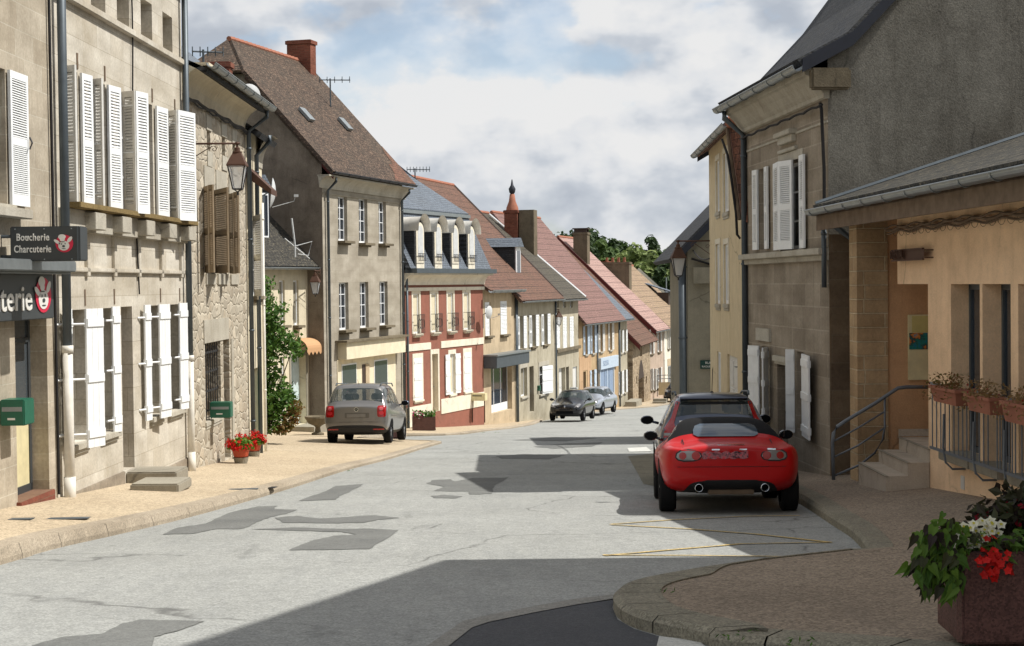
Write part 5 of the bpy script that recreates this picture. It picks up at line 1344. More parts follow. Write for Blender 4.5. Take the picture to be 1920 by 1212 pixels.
# street name plate
pl = empty('street_sign', (pr(1313, 692, 44.9).x, 44.93, pr(1313, 692, 44.9).z), 0, 'small green street name plate on the grey gable wall by the lane', 'sign')
MB().box(0, .46, -.02, .0, 0, .24).build('plate', flat('dark_green_plate', (20, 58, 52), .5), pl, bevel=.006)
text_mesh('RUE', .10, M['signw'], pl, (.23, -.024, .135), (R(90), 0, 0), align='CENTER'); text_mesh('RAGUEDEL', .075, M['signw'], pl, (.23, -.024, .04), (R(90), 0, 0), align='CENTER')
# lantern on the yellow house corner
lamp_at((F2[0] + .02, F2[1] - .1, top_z(1330, 452, F2[1])), R(-88), .78, 1.0, 'lantern on the right, on the far corner of the yellow house')
# tall gabled house beside the camera whose shade lies on the road, outside the frame
hh = House('corner_house', 'gabled corner house just outside the frame on the right', 'house', (5.2, 14.3), (5.2, 3.0), G(9), 'rendered houses of the street')
hh.wall(M['tan'], 7.75, depth=9, bottom=-2)
g_ = MB(); g_.prism([(0, 0, 7.75), (hh.L, 0, 7.75), (hh.L / 2, 0, 10.35)], (0, 0, 0), (0, 9, 0)); g_.build('roof', M['browntile'], hh.root)
hc = House('stone_house', 'stone house behind the stone row on the far left', 'house', (-15, 26), (-14.5, 38), G(30), 'stone houses of the street')
bpy.data.objects.remove(hc.root)
# ================================================================== GROUND
M['road'] = ground_mat('pale_asphalt', (158, 160, 158), (142, 144, 142), 55, dark=(108, 108, 104), speck=.55)
def worn_road():
    t = NT('pale_worn_asphalt'); co = t.coords()
    v = t.n('ShaderNodeTexVoronoi', feature='F1'); v.inputs['Scale'].default_value = 75; t.link(co, v.inputs['Vector'])
    sp = t.n('ShaderNodeSeparateColor'); t.link(v.outputs['Color'], sp.inputs[0])
    n2 = t.noise(co, .45, 7, .65); n3 = t.noise(co, 9, 5, .7); n5 = t.noise(co, 2.2, 6, .7, sc3=(2.5, .35, 1)); n4 = t.noise(co, .8, 7, .75, sc3=(1.5, .45, 1))
    c = t.mix(t.ramp(n2, [(.3, 0.), (.7, 1.)]), srgb(155, 156, 152), srgb(141, 142, 138))
    c = t.mix(t.ramp(n5, [(.45, 0.), (.75, .35)]), c, srgb(118, 120, 120))
    c = t.mix(t.ramp(n4, [(.60, 0.), (.72, .75)]), c, srgb(104, 105, 102))
    c = t.mix(1.0, c, t.ramp(sp.outputs[0], [(0, .74), (1, 1.22)]), 'MULTIPLY'); c = t.mix(1.0, c, t.ramp(n3, [(.3, .88), (.7, 1.1)]), 'MULTIPLY')
    # cracks: thin lines of a warped cell pattern
    wb = t.n('ShaderNodeTexNoise'); wb.inputs['Scale'].default_value = 1.1; wb.inputs['Detail'].default_value = 6; t.link(co, wb.inputs['Vector'])
    cw = t.mix(.35, co, wb.outputs[1]); vc = t.n('ShaderNodeTexVoronoi', feature='DISTANCE_TO_EDGE'); vc.inputs['Scale'].default_value = .42; t.link(cw, vc.inputs['Vector'])
    ck = t.math('MULTIPLY', t.ramp(vc.outputs['Distance'], [(.0, 1.), (.006, 0.)]), t.ramp(n2, [(.45, 0.), (.55, .8)]))
    c = t.mix(ck, c, srgb(84, 84, 82))
    t.bump(t.math('ADD', sp.outputs[1], n3), .5, .008); return t.out(c, .93, .25)
M['road'] = worn_road()
M['patch'] = ground_mat('dark_asphalt_patch', (116, 117, 114), (100, 101, 99), 70, speck=.5, big=1.2)
M['newroad'] = ground_mat('new_asphalt', (80, 81, 84), (70, 71, 75), 90, speck=.6)
M['gravel'] = ground_mat('ochre_gravel_paving', (184, 168, 143), (167, 151, 127), 42, speck=.9, dark=(158, 142, 118))
M['gravelr'] = ground_mat('brown_gravel_paving', (148, 134, 117), (128, 115, 100), 46, speck=1.1, dark=(112, 102, 90))
M['kerb'] = ground_mat('granite_kerb', (168, 156, 138), (146, 134, 116), 60, dark=(96, 88, 76), speck=.7)
M['kerbd'] = ground_mat('weathered_kerb', (140, 134, 118), (116, 112, 98), 60, dark=(70, 68, 60), speck=.9)
M['grassland'] = ground_mat('field_grass', (86, 98, 52), (70, 84, 44), 3, speck=.5)
M['yline'] = ground_mat('worn_yellow_paint', (196, 168, 104), (160, 150, 122), 60, dark=(146, 144, 134), speck=1.0, big=3.5)
M['wline'] = ground_mat('white_road_paint', (200, 200, 194), (180, 180, 174), 60, speck=.5)
def sheet(name, xs, ys, zf, mat, kind='structure'):
    mb = MB(); mb.grid([[(x, y, zf(x, y)) for x in xs] for y in ys])
    o = mb.build(name, mat, None, smooth=False); tag(o, kind=kind); return o
# wide terrain to the horizon (the valley side rises behind the village)
def TZ(x, y):
    z = G(y) - .06
    far = max(0, y - 150)
    z += .00012 * max(0, abs(x) - 40) ** 1.6 * min(1, far / 100)
    return z
ysT = [-40, -20, 0] + [i * 5 for i in range(1, 60)] + [320, 360, 420, 500, 600, 750, 900, 1400]
xsT = [-900, -500, -300, -200, -140, -100, -80, -60, -45, -30, -15, 0, 15, 30, 45, 60, 80, 100, 140, 200, 300, 500, 900]
sheet('ground', xsT, ysT, TZ, M['grassland'])
ys = [-30 + i for i in range(0, 30)] + [i * .5 for i in range(0, 401)]
ys = [-30 + i * 1.0 for i in range(30)] + [i * 1.0 for i in range(0, 176)]
sheet('road', [-14, -8, -4, 0, 4, 8, 14, 22, 32], sorted(set(ys + [80.0])), lambda x, y: G(y), M['road'])
# left pavement -------------------------------------------------------------
tr = [(0, 1060), (68, 1039), (130, 1023), (224, 1002), (333, 976), (448, 945), (552, 914), (651, 882), (729, 862), (790, 843), (828, 832)]
kl = [gp(a, b) for a, b in tr]
KL = [(-20.0, -6.2), (0.0, -5.6), (8.0, -5.2)] + [(p.y, p.x) for p in kl]
def smooth_poly(pts, n=6):
    out = []
    for i in range(len(pts) - 1):
        p0, p1, p2, p3 = [Vector(pts[max(0, min(len(pts) - 1, j))]) for j in (i - 1, i, i + 1, i + 2)]
        for k in range(n):
            t = k / n
            out.append(.5 * ((2 * p1) + (-p0 + p2) * t + (2 * p0 - 5 * p1 + 4 * p2 - p3) * t * t + (-p0 + 3 * p1 - 3 * p2 + p3) * t ** 3))
    out.append(Vector(pts[-1])); return out
def pave(name, edge, xfar, SF, mat, kmat, side, kw=.26, eh=.085, jg=.010, kerb=True, slabs=1.0, yr=None):
    """edge: plan polyline (x, y) with y increasing; paving from it to xfar"""
    E = [Vector((p[0], p[1])) for p in edge]
    N = []
    if not isinstance(kw, (list, tuple)): kw = [kw] * len(E)
    for i, p in enumerate(E):
        t = (E[min(i + 1, len(E) - 1)] - E[max(i - 1, 0)]).normalized(); N.append(Vector((-t.y, t.x)) * side)
    inner = [p + n * k_ for p, n, k_ in zip(E, N, kw)]
    if kerb:
        mb = MB(); acc = 0; jit = 0
        for i in range(len(E) - 1):
            a, b, c, d = E[i], E[i + 1], inner[i + 1], inner[i]
            acc += (b - a).length
            g = jg if acc > slabs else 0
            if acc > slabs: acc = 0; jit = 0
            t_ = (b - a) * (1 - g / max(.05, (b - a).length)); b2 = a + t_; c2 = d + (c - d) * (1 - g / max(.05, (c - d).length))
            q = lambda p, dz, gg=SF: (p.x, p.y, gg(p.x, p.y) + dz + (jit if dz > 0 else 0))
            zr = lambda p: (p.x, p.y, G(p.y) - .05)
            ez_ = lambda p: G(p.y) + eh + jit
            mb.face([zr(a), zr(b2), (b2.x, b2.y, ez_(b2)), (a.x, a.y, ez_(a))])
            m1, m2 = a.lerp(d, .12), b2.lerp(c2, .12)
            mb.face([(a.x, a.y, ez_(a)), (b2.x, b2.y, ez_(b2)), q(m2, .012), q(m1, .012)])
            mb.face([q(m1, .012), q(m2, .012), q(c2, .012), q(d, .012)])
            mb.face([q(d, .012), q(c2, .012), q(c2, -.05), q(d, -.05)])
        o = mb.build('kerb', kmat, None, fix=False); tag(o, kind='structure')
    rows = []
    for p in inner:
        row = []
        for k in range(9):
            x = p.x + (xfar - p.x) * (k / 8) ** 1.0; row.append((x, p.y, SF(x, p.y)))
        rows.append(row)
    mb = MB(); mb.grid(rows); o = mb.build(name, mat, None, fix=False); tag(o, kind='structure'); return o
eL = smooth_poly([(x, y) for y, x in KL], 5)
end = eL[-1]
corner = [(end.x - .25, end.y + .9), (end.x - .9, end.y + 1.5), (end.x - 1.8, end.y + 1.9), (-4.6, end.y + 2.1)]
edge1 = [tuple(p) for p in eL] + corner
pave('pavement', edge1, -16, SL, M['gravel'], M['kerb'], 1, eh=.05)
# second stretch beyond the side opening
tr2 = [(835, 817), (870, 815), (912, 809), (960, 804), (1000, 797)]
k2 = [gp(a, b) for a, b in tr2]
yend = 49.0
e2 = [(-4.6, end.y + 2.1), (-4.7, end.y + 5.2), (k2[0].x - 1.3, k2[0].y - .6), (k2[0].x, k2[0].y)] + [(p.x, p.y) for p in k2[1:]] + [(1.6, 82), (3.6, 89), (6.2, 95), (9.0, 100), (11.2, 108), (13.0, 118), (15.2, 128), (18, 140), (24, 160)]
pave('pavement', e2, -20, SL, M['gravel'], M['kerb'], 1, slabs=3, eh=.05)
# right pavement -----------------------------------------------------------
trr = [(1350, 1225), (1330, 1212), (1250, 1195), (1190, 1178), (1160, 1160), (1150, 1140), (1162, 1124), (1200, 1110), (1280, 1094), (1360, 1082)]
kr = [gp(a, b) for a, b in trr]
eb = smooth_poly([(2.6, 8.35), (1.9, 8.9)] + [(p.x, p.y) for p in kr], 5)
e3 = [tuple(p) for p in eb]
q1, q2 = gp(1430, 1071), gp(1590, 1052)
trk = [(1625, 1047), (1600, 1012), (1560, 985), (1520, 958), (1492, 942)]
kk = [gp(a, b) for a, b in trk]
e4 = [(q2.x, q2.y)] + [(p.x, p.y) for p in kk] + [(3.85, 24.0), (3.78, 27.5), (3.3, 30), (3.05, 33.5), (3.3, 36.3), (4.1, 37.8), (7, 38.2)]
e4s = [tuple(p) for p in smooth_poly(e4, 4)]
E_ = e3 + [(q1.x, q1.y)] + e4s
KW = [.34] * (len(e3) - 6) + [.30, .24, .18, .12, .08, .05] + [.04] + [.05, .10, .16, .22] + [.24] * (len(e4s) - 4)
pave('pavement', E_, 20, SR, M['gravelr'], M['kerbd'], -1, kw=KW, slabs=.55, jg=.013, eh=.075)
e5 = [(8, 43.2), (5.6, 43.4), (4.9, 44.3), (4.8, 46), (5.5, 60), (7.2, 75), (10.4, 90), (14.6, 104), (20, 120), (30, 140)]
pave('pavement', e5, 40, SR, M['gravelr'], M['kerb'], -1, kw=.24, slabs=2)
# sheets lying on the road ----------------------------------------------------
def road_sheet(name, pts, mat, dz=.005, closed=True, kind='structure', label=None):
    P_ = [gp(a, b) for a, b in pts]
    me = bpy.data.meshes.new(name); bm = bmesh.new()
    vs = [bm.verts.new((p.x, p.y, G(p.y) + dz)) for p in P_]
    f = bm.faces.new(vs); bmesh.ops.triangulate(bm, faces=[f])
    bmesh.ops.recalc_face_normals(bm, faces=bm.faces)
    for ff in bm.faces:
        if ff.normal.z < 0: ff.normal_flip()
    bm.to_mesh(me); bm.free(); me.materials.append(mat)
    o = bpy.data.objects.new(name, me); col.objects.link(o); tag(o, kind=kind); return o
def wob(pts, amp=1.2, n=5):
    out = []
    for i in range(len(pts)):
        a, b = pts[i], pts[(i + 1) % len(pts)]
        for k in range(n):
            t = k / n; out.append((a[0] + (b[0] - a[0]) * t + random.uniform(-amp, amp) * (k > 0) * 2, a[1] + (b[1] - a[1]) * t + random.uniform(-amp, amp) * .3 * (k > 0)))
    return out
z6 = lambda L_: [(a / 1.92, 820 + b / 1.92) for a, b in L_]
patches = [
 z6([(585, 352), (640, 327), (740, 312), (830, 272), (930, 250), (1000, 248), (985, 260), (1070, 262), (1035, 276), (970, 290), (930, 305), (900, 322), (860, 332), (780, 332), (700, 348)]),
 z6([(990, 291), (1070, 284), (1150, 294), (1350, 282), (1440, 292), (1360, 298), (1310, 309), (1200, 311), (1020, 309)]),
 z6([(900, 333), (1050, 326), (1250, 332), (1330, 330), (1435, 336), (1380, 374), (1330, 404), (1040, 408), (1120, 375), (1200, 356), (1285, 352), (1230, 342), (1050, 337)]),
 z6([(1075, 230), (1160, 200), (1210, 176), (1310, 170), (1290, 182), (1230, 210), (1210, 227)]),
 z6([(1535, 168), (1560, 155), (1620, 152), (1640, 160), (1700, 148), (1830, 146), (1780, 176), (1770, 205), (1690, 207), (1690, 196), (1560, 195), (1600, 180)]),
 z6([(1550, 213), (1600, 208), (1665, 214), (1640, 221), (1565, 220)]),
 [(20, 1240), (60, 1212), (115, 1196), (190, 1190), (225, 1172), (262, 1163), (385, 1166), (340, 1182), (290, 1195), (280, 1240)],
 [(1000, 838), (1060, 832), (1130, 830), (1110, 838), (1040, 842)], [(930, 856), (985, 852), (1060, 854), (1030, 862), (940, 861)],
 [(960, 826), (1040, 820), (1120, 822), (1060, 828)],
]
for p in patches: road_sheet('asphalt_patch', wob(p), M['patch'])
road_sheet('side_road', [(800, 1240), (885, 1178), (915, 1168), (1000, 1150), (1080, 1135), (1152, 1126), (1148, 1140), (1158, 1163), (1190, 1181), (1260, 1202), (1330, 1222), (1340, 1240)], M['newroad'], .004)
road_sheet('road_joint', [(770, 1235), (868, 1167), (905, 1158), (990, 1141), (1080, 1125), (1165, 1115), (1156, 1124), (1080, 1136), (1000, 1151), (915, 1169), (885, 1179), (815, 1235)], M['wline'] if False else ground_mat('pale_joint_strip', (140, 138, 132), (126, 124, 118), 60, speck=.6), .009)
road_sheet('white_marking', [(1236, 1196), (1310, 1204), (1350, 1240), (1225, 1240)], M['wline'], .010)
road_sheet('white_marking', [(1176, 841), (1212, 839), (1222, 847), (1180, 848)], M['wline'], .010)
road_sheet('gutter_apron', wob([(1178, 856), (1236, 850), (1250, 915), (1228, 912), (1206, 908), (1197, 890), (1186, 872)], .4), M['kerbd'], .007)
def line_px(pts, w=.09):
    P_ = [gp(a, b) for a, b in pts]; mb = MB()
    for a, b in zip(P_, P_[1:]):
        t = (b - a); t.z = 0; t.normalize(); n = Vector((-t.y, t.x, 0)) * w / 2
        mb.face([(p.x, p.y, G(p.y) + .008) for p in (a - n, b - n, b + n, a + n)])
    o = mb.build('yellow_marking', M['yline'], None); tag(o, kind='structure')
line_px([(1130, 1042), (1300, 1043), (1480, 1045), (1590, 1050)], .062); line_px([(1134, 1043), (1250, 1033), (1390, 1021), (1560, 1018)], .065)
line_px([(1145, 985), (1290, 993), (1420, 1003), (1555, 1018)], .065); line_px([(1145, 984), (1260, 976), (1400, 969), (1500, 968)], .065)
# small iron covers on the left pavement
for px_, py_, w_ in ((120, 973, .55), (40, 974, .25), (452, 918, .5)):
    p = gp(px_, py_, SL); o = MB().box(-w_ / 2, w_ / 2, -.12, .12, 0, .008).build('utility_cover', M['zincd'], None); o.location = (p.x, p.y, SL(p.x, p.y) + .001); o.rotation_euler = (R(-3.8), 0, R(5)); tag(o, kind='structure')
p = gp(503, 927); o = MB().box(-.12, .12, -.16, .16, 0, .01).build('drain_inlet', M['black'], None); o.location = (p.x, p.y, G(p.y) + .10); o.rotation_euler = (R(-3.8), 0, 0); tag(o, kind='structure')
# ================================================================== FOLIAGE
def leafmat(name, rgb, rgb2, rough=.6):
    t = NT(name)
    g = t.n('ShaderNodeNewGeometry'); 
    c = t.mix(g.outputs['Random Per Island'], srgb(*rgb), srgb(*rgb2))
    t.out(c, rough, .3)
    try:
        t.bsdf.inputs['Subsurface Weight'].default_value = 0
    except Exception: pass
    tr = t.n('ShaderNodeBsdfTranslucent'); t.link(c, tr.inputs[0]); mx = t.n('ShaderNodeMixShader'); mx.inputs[0].default_value = .3
    o = t.N['Material Output']; t.link(t.bsdf.outputs[0], mx.inputs[1]); t.link(tr.outputs[0], mx.inputs[2]); t.link(mx.outputs[0], o.inputs[0])
    return t.mat
M['leafd'] = leafmat('dark_leaves', (44, 62, 34), (62, 82, 40)); M['leafm'] = leafmat('mid_leaves', (66, 88, 44), (98, 118, 60)); M['leafl'] = leafmat('light_leaves', (104, 122, 68), (134, 146, 88))
M['leafshrub'] = leafmat('shrub_leaves', (50, 82, 32), (92, 126, 50)); M['dry'] = leafmat('dry_stems', (120, 98, 62), (150, 124, 84)); M['leafger'] = leafmat('geranium_leaves', (88, 122, 40), (120, 150, 60))
M['leafvine'] = leafmat('sweet_potato_leaves', (66, 98, 34), (96, 124, 44)); M['leafdk'] = leafmat('bronze_leaves', (46, 34, 34), (60, 66, 34)); M['bark'] = flat('bark', (86, 74, 60), .9, .1, var=.3)
def petal(name, rgb): return leafmat(name, rgb, tuple(int(c * .8) for c in rgb))
M['fred'] = petal('red_petals', (214, 30, 24)); M['fwhite'] = petal('white_petals', (236, 234, 214)); M['fcrim'] = petal('crimson_petals', (150, 14, 40)); M['fpink'] = petal('pink_petals', (214, 40, 130)); M['fpurp'] = petal('purple_petals', (84, 50, 130)); M['fyel'] = petal('yellow_centre', (200, 190, 70))
M['redbr'] = leafmat('russet_leaves', (120, 80, 46), (96, 96, 44))
rnd = random.Random(11)
def leaf_face(mb, p, s, asp=1.6, n=None, droop=None, fold=.15, mi=0):
    n = n or Vector((rnd.gauss(0, 1), rnd.gauss(0, 1), rnd.gauss(.4, 1))).normalized()
    t = droop or Vector((rnd.gauss(0, 1), rnd.gauss(0, 1), rnd.gauss(-.2, .6)))
    t = (t - n * t.dot(n)); t.normalize(); u = n.cross(t)
    a = p - t * s * asp * .5; b = p + t * s * asp * .5
    k = len(mb.v); l = p + u * s * .5 + n * s * fold - t * s * .12; r = p - u * s * .5 + n * s * fold - t * s * .12
    mb.v += [tuple(a), tuple(l), tuple(b), tuple(r)]; mb.f += [[k, k + 1, k + 2], [k, k + 2, k + 3]]; mb.m += [mi, mi]
def crown(mb, c, rx, ry, rz, nclump, per, ls, shell=.55):
    cs = []
    for i in range(nclump):
        d = Vector((rnd.gauss(0, 1), rnd.gauss(0, 1), rnd.gauss(.15, 1))).normalized(); r = shell + (1 - shell) * rnd.random()
        cs.append(Vector((c[0] + d.x * rx * r, c[1] + d.y * ry * r, c[2] + d.z * rz * r)))
    for q in cs:
        cr = min(rx, rz) * rnd.uniform(.2, .42)
        for j in range(per):
            d = Vector((rnd.gauss(0, 1), rnd.gauss(0, 1), rnd.gauss(0, .8))).normalized() * cr * rnd.random() ** .4
            leaf_face(mb, q + d, ls * rnd.uniform(.6, 1.3), n=(d.normalized() + Vector((0, 0, .5)) + Vector((rnd.gauss(0, .4), rnd.gauss(0, .4), rnd.gauss(0, .4)))).normalized())
    return cs
def tree(x, y, z0, h, w, mat, label, density=1.0, ls=.32, name='tree'):
    r = empty(name, (x, y, z0), 0, label, 'tree', 'trees beyond the village')
    tr = MB(); tr.tube([(0, 0, -.5), (.1, 0, h * .25), (0, .1, h * .5), (.15, 0, h * .75)], [h * .035, h * .028, h * .018, h * .008], 8)
    mb = MB(); cs = crown(mb, (0, 0, h * .56), w * .5, w * .5, h * .44, int(80 * density), 70, ls, .35)
    for q in cs[:10]: tr.tube([(0, 0, h * .35), tuple(q * .5 + Vector((0, 0, h * .25))), tuple(q)], [h * .012, h * .008, .03], 5)
    tr.build('trunk', M['bark'], r); mb.build('crown', mat, r, fix=False)
    return r
TR = [(1075, 426, 70, 235, 'leafd', 'dark rounded tree, first on the left of the skyline'), (1112, 432, 60, 242, 'leafd', 'dark tree just left of the tall stone chimney on the skyline'),
      (1150, 440, 52, 230, 'leafd', 'dark tree right of the tall stone chimney'), (1138, 452, 46, 210, 'leafm', 'mid-green tree directly behind the tall stone chimney'),
      (1190, 462, 60, 200, 'leafl', 'light green bushy tree over the rose roof'), (1216, 450, 50, 225, 'leafd', 'dark tree peeping above the light green bushy trees'), (1232, 466, 60, 190, 'leafl', 'light green tree over the ochre roof'),
      (1262, 462, 46, 215, 'leafm', 'loose tree beside the right-hand lantern'), (1252, 490, 56, 185, 'leafd', 'dark low tree behind the distant chimneys'), (1280, 486, 50, 195, 'leafd', 'dark tree behind the slate spires'), (1170, 470, 50, 205, 'leafl', 'light green tree left of the ochre roof'),
      (1300, 470, 60, 220, 'leafd', 'dark tree hidden mostly by the grey gable house'), (1040, 446, 50, 245, 'leafd', 'dark tree showing just above the rose roof')]
for px_, pt, wpx, d_, m_, lab in TR:
    q = ray(px_, pt); X = q.x / q.y * d_; zt_ = EYE.z + q.z / q.y * d_
    z0 = TZ(X, d_); tree(X, d_, z0, zt_ - z0, wpx / F * d_ * 1.45, M[m_], lab, ls=.52)
for px_, py_, d_ in ((1100, 480, 262), (1165, 486, 258), (1225, 490, 262), (1285, 496, 255), (1195, 498, 240), (1250, 505, 238), (1330, 480, 262)):
    q = ray(px_, py_ - 16); X = q.x / q.y * d_; zt_ = EYE.z + q.z / q.y * d_; z0 = TZ(X, d_)
    tree(X, d_, z0, zt_ - z0, 11, M['leafd'], {1100: 'low dark tree under the skyline left of the chimney', 1165: 'low dark tree right of the chimney foot', 1225: 'low dark tree between the two light green trees', 1285: 'low dark tree nearest the lantern glass', 1195: 'lower dark tree in front of the light green tree', 1250: 'lower dark tree above the slate dormer', 1330: 'tree behind the grey gable house'}[px_], ls=.5)

# climbing shrub on the cream house ------------------------------------------------
sh = empty('climbing_shrub', (0, 0, 0), 0, 'tall leafy climbing shrub against the low cream house', 'shrub')
ps0 = gp(508, 815, SL); DY = 42.0
base = EYE + ray(505, 812) * (DY / ray(505, 812).y); sh.location = base
def at(px, py, y): return EYE + ray(px, py) * (y / ray(px, py).y) - base
mb = MB(); blobs = [(492, 572, 15, 34), (500, 540, 12, 22), (510, 600, 22, 40), (496, 640, 20, 46), (520, 640, 24, 30), (545, 645, 18, 26), (555, 655, 12, 20), (500, 690, 24, 40), (512, 735, 28, 36), (500, 775, 24, 40), (524, 770, 30, 34), (490, 720, 16, 60), (535, 745, 18, 26), (515, 585, 10, 14), (532, 575, 8, 8), (486, 610, 9, 50)]
sc_ = DY / F
for bx, by, rx, ry in blobs:
    for k in range(int(rx * ry * .42)):
        a_ = rnd.uniform(0, 6.283); r_ = rnd.random() ** .6
        p = at(bx, by, DY) + Vector((math.cos(a_) * r_ * rx * sc_, rnd.gauss(0, .28), math.sin(a_) * r_ * ry * sc_))
        leaf_face(mb, p + Vector((rnd.gauss(0, .05), 0, rnd.gauss(0, .05))), rnd.uniform(.05, .095), 1.9)
mb.build('foliage', M['leafshrub'], sh, fix=False)
mb = MB()
for bx, by, rx, ry in ((545, 785, 16, 18), (555, 765, 12, 16), (530, 805, 18, 10)):
    for k in range(260):
        a_ = rnd.uniform(0, 6.283); r_ = rnd.random() ** .6
        leaf_face(mb, at(bx, by, DY) + Vector((math.cos(a_) * r_ * rx * sc_, rnd.gauss(0, .2), math.sin(a_) * r_ * ry * sc_)), rnd.uniform(.04, .08), 1.6)
mb.build('russet_foliage', M['redbr'], sh, fix=False)
st_ = MB()
for a_ in ((484, 560), (492, 540), (505, 600), (550, 650), (515, 700), (530, 760)): st_.tube([at(500, 812, DY), at((500 + a_[0]) / 2 - 4, (812 + a_[1]) / 2, DY), at(a_[0], a_[1], DY)], [.03, .02, .008], 5)
st_.build('stems', M['bark'], sh)

# flower pots --------------------------------------------------------------------
def blossoms(mb, c, r, mat_i, n=5, n_=None, mi=0):
    """one five-petalled flower"""
    n_ = n_ or Vector((rnd.gauss(0, .4), rnd.gauss(-.8, .3), rnd.gauss(.7, .3))).normalized()
    t = n_.cross(Vector((.3, .2, 1))).normalized(); u = n_.cross(t); k = len(mb.v); m = 10
    mb.v.append(tuple(c - n_ * r * .25))
    for i in range(m):
        a_ = 2 * math.pi * i / m; rr = r * (1 if i % 2 == 0 else .66) * rnd.uniform(.9, 1.1); mb.v.append(tuple(c + (t * math.cos(a_) + u * math.sin(a_)) * rr))
    for i in range(m): mb.f.append([k, k + 1 + i, k + 1 + (i + 1) % m]); mb.m.append(mi)
def flowerpot(px, py, w, label, sat='concrete'):
    p = gp(px, py, SL); o = empty('flower_pot', (p.x, p.y, SL(p.x, p.y)), rnd.uniform(0, 1), label, 'flower pot', 'geranium pots on the pavement')
    k = w / .5
    MB().lathe([(0, 0), (.17 * k, 0), (.21 * k, .16 * k), (.215 * k, .17 * k), (.19 * k, .17 * k)], (0, 0, 0), 18).build('stand', M['concrete'], o, smooth=False)
    MB().lathe([(.17 * k, .171 * k), (.20 * k, .20 * k), (.235 * k, .36 * k), (.25 * k, .36 * k), (.25 * k, .40 * k), (.22 * k, .40 * k), (.20 * k, .36 * k), (0, .35 * k)], (0, 0, 0), 20).build('pot', M['potred'], o)
    g = MB()
    for i in range(900):
        d = Vector((rnd.gauss(0, 1), rnd.gauss(0, 1), abs(rnd.gauss(0, .9)))).normalized() * (.36 * k * rnd.random() ** .5)
        leaf_face(g, Vector((d.x, d.y, .40 * k + d.z * .85)), rnd.uniform(.04, .07), 1.1)
    g.build('leaves', M['leafger'], o, fix=False)
    f = MB()
    for i in range(32):
        d = Vector((rnd.gauss(0, 1), rnd.gauss(-.2, 1), abs(rnd.gauss(.4, .8)))).normalized() * (.38 * k); c = Vector((d.x, d.y, .42 * k + d.z * .95))
        for j in range(12): blossoms(f, c + Vector((rnd.gauss(0, .028), rnd.gauss(0, .028), rnd.gauss(0, .022))), .022, 0, n_=(d.normalized() + Vector((rnd.gauss(0, .5), rnd.gauss(0, .5), rnd.gauss(0, .5)))).normalized())
    f.build('blossoms', M['fred'], o, fix=False)
flowerpot(452, 869, .36, 'front pot of red geraniums beside the rubble house door'); flowerpot(476, 856, .34, 'rear pot of red geraniums, half hidden by the front one')
# stone urns
def urn(px, py, s, label):
    p = gp(px, py, SL); o = tag(MB().lathe([(0, 0), (.16 * s, 0), (.16 * s, .05 * s), (.08 * s, .08 * s), (.06 * s, .2 * s), (.1 * s, .24 * s), (.24 * s, .3 * s), (.3 * s, .4 * s), (.33 * s, .44 * s), (.33 * s, .48 * s), (.28 * s, .48 * s), (.2 * s, .38 * s), (0, .36 * s)], (0, 0, 0), 20).build('stone_urn', M['trimd'], None, smooth=False), label, 'urn', 'stone urns by the cream house door')
    o.location = (p.x, p.y, p.z)
urn(596, 816, 1.25, 'left stone urn at the foot of the step'); urn(683, 800, 1.0, 'right stone urn on the step')
bpy.data.objects[-1] if False else None
# planters -----------------------------------------------------------------------
def planter(x, y, z, w, d, hgt, rz, label, mat, fl, seed=1, big=False):
    o = empty('flower_planter', (x, y, z), rz, label, 'planter', 'granite flower planters')
    t = .06; mb = MB()
    mb.box(-w / 2, w / 2, -d / 2, -d / 2 + t, .06, hgt); mb.box(-w / 2, w / 2, d / 2 - t, d / 2, .06, hgt); mb.box(-w / 2, -w / 2 + t, -d / 2 + t, d / 2 - t, .06, hgt); mb.box(w / 2 - t, w / 2, -d / 2 + t, d / 2 - t, .06, hgt); mb.box(-w / 2 + t, w / 2 - t, -d / 2 + t, d / 2 - t, .06, .12)
    mb.box(-w / 2 + .12, w / 2 - .12, -d / 2 + .12, d / 2 - .12, -.08, .06)
    mb.build('box', mat, o, bevel=.012)
    MB().box(-w / 2 + t, w / 2 - t, -d / 2 + t, d / 2 - t, hgt - .1, hgt - .04).build('soil', M['soil'], o)
    return o
def fill(o, w, d, hgt, mats, n=500, fls=40):
    g = MB()
    for i in range(n): 
        leaf_face(g, Vector((rnd.uniform(-w / 2, w / 2), rnd.uniform(-d / 2, d / 2), hgt + rnd.random() ** 1.5 * .22)), rnd.uniform(.04, .08), 1.5)
    g.build('leaves', M['leafshrub'], o, fix=False)
    for mm in mats:
        f = MB()
        for i in range(fls): blossoms(f, Vector((rnd.uniform(-w / 2 - .05, w / 2 + .05) if mm != mats[0] else rnd.uniform(-w / 2, 0), -d / 2 + rnd.uniform(-.05, d * .6), hgt + rnd.uniform(-.06, .2))), rnd.uniform(.03, .045), 0)
        f.build('blossoms', mm, o, fix=False)
pp = gp(795, 808, SL); o = planter(pp.x, pp.y, SL(pp.x, pp.y) - .02, .86, .7, .56, R(4), 'square granite planter with pink flowers before the red house', M['planter'], None); fill(o, .86, .7, .56, [M['fpink'], M['fwhite']], 420, 30)
pp = gp(751, 822, SL); o = planter(pp.x - .25, pp.y, SL(pp.x, pp.y), .62, .62, .68, R(10), 'granite planter with purple flowers half hidden by the grey people carrier', M['planter'], None); fill(o, .62, .62, .68, [M['fpurp'], M['fpink'], M['fyel']], 380, 26)
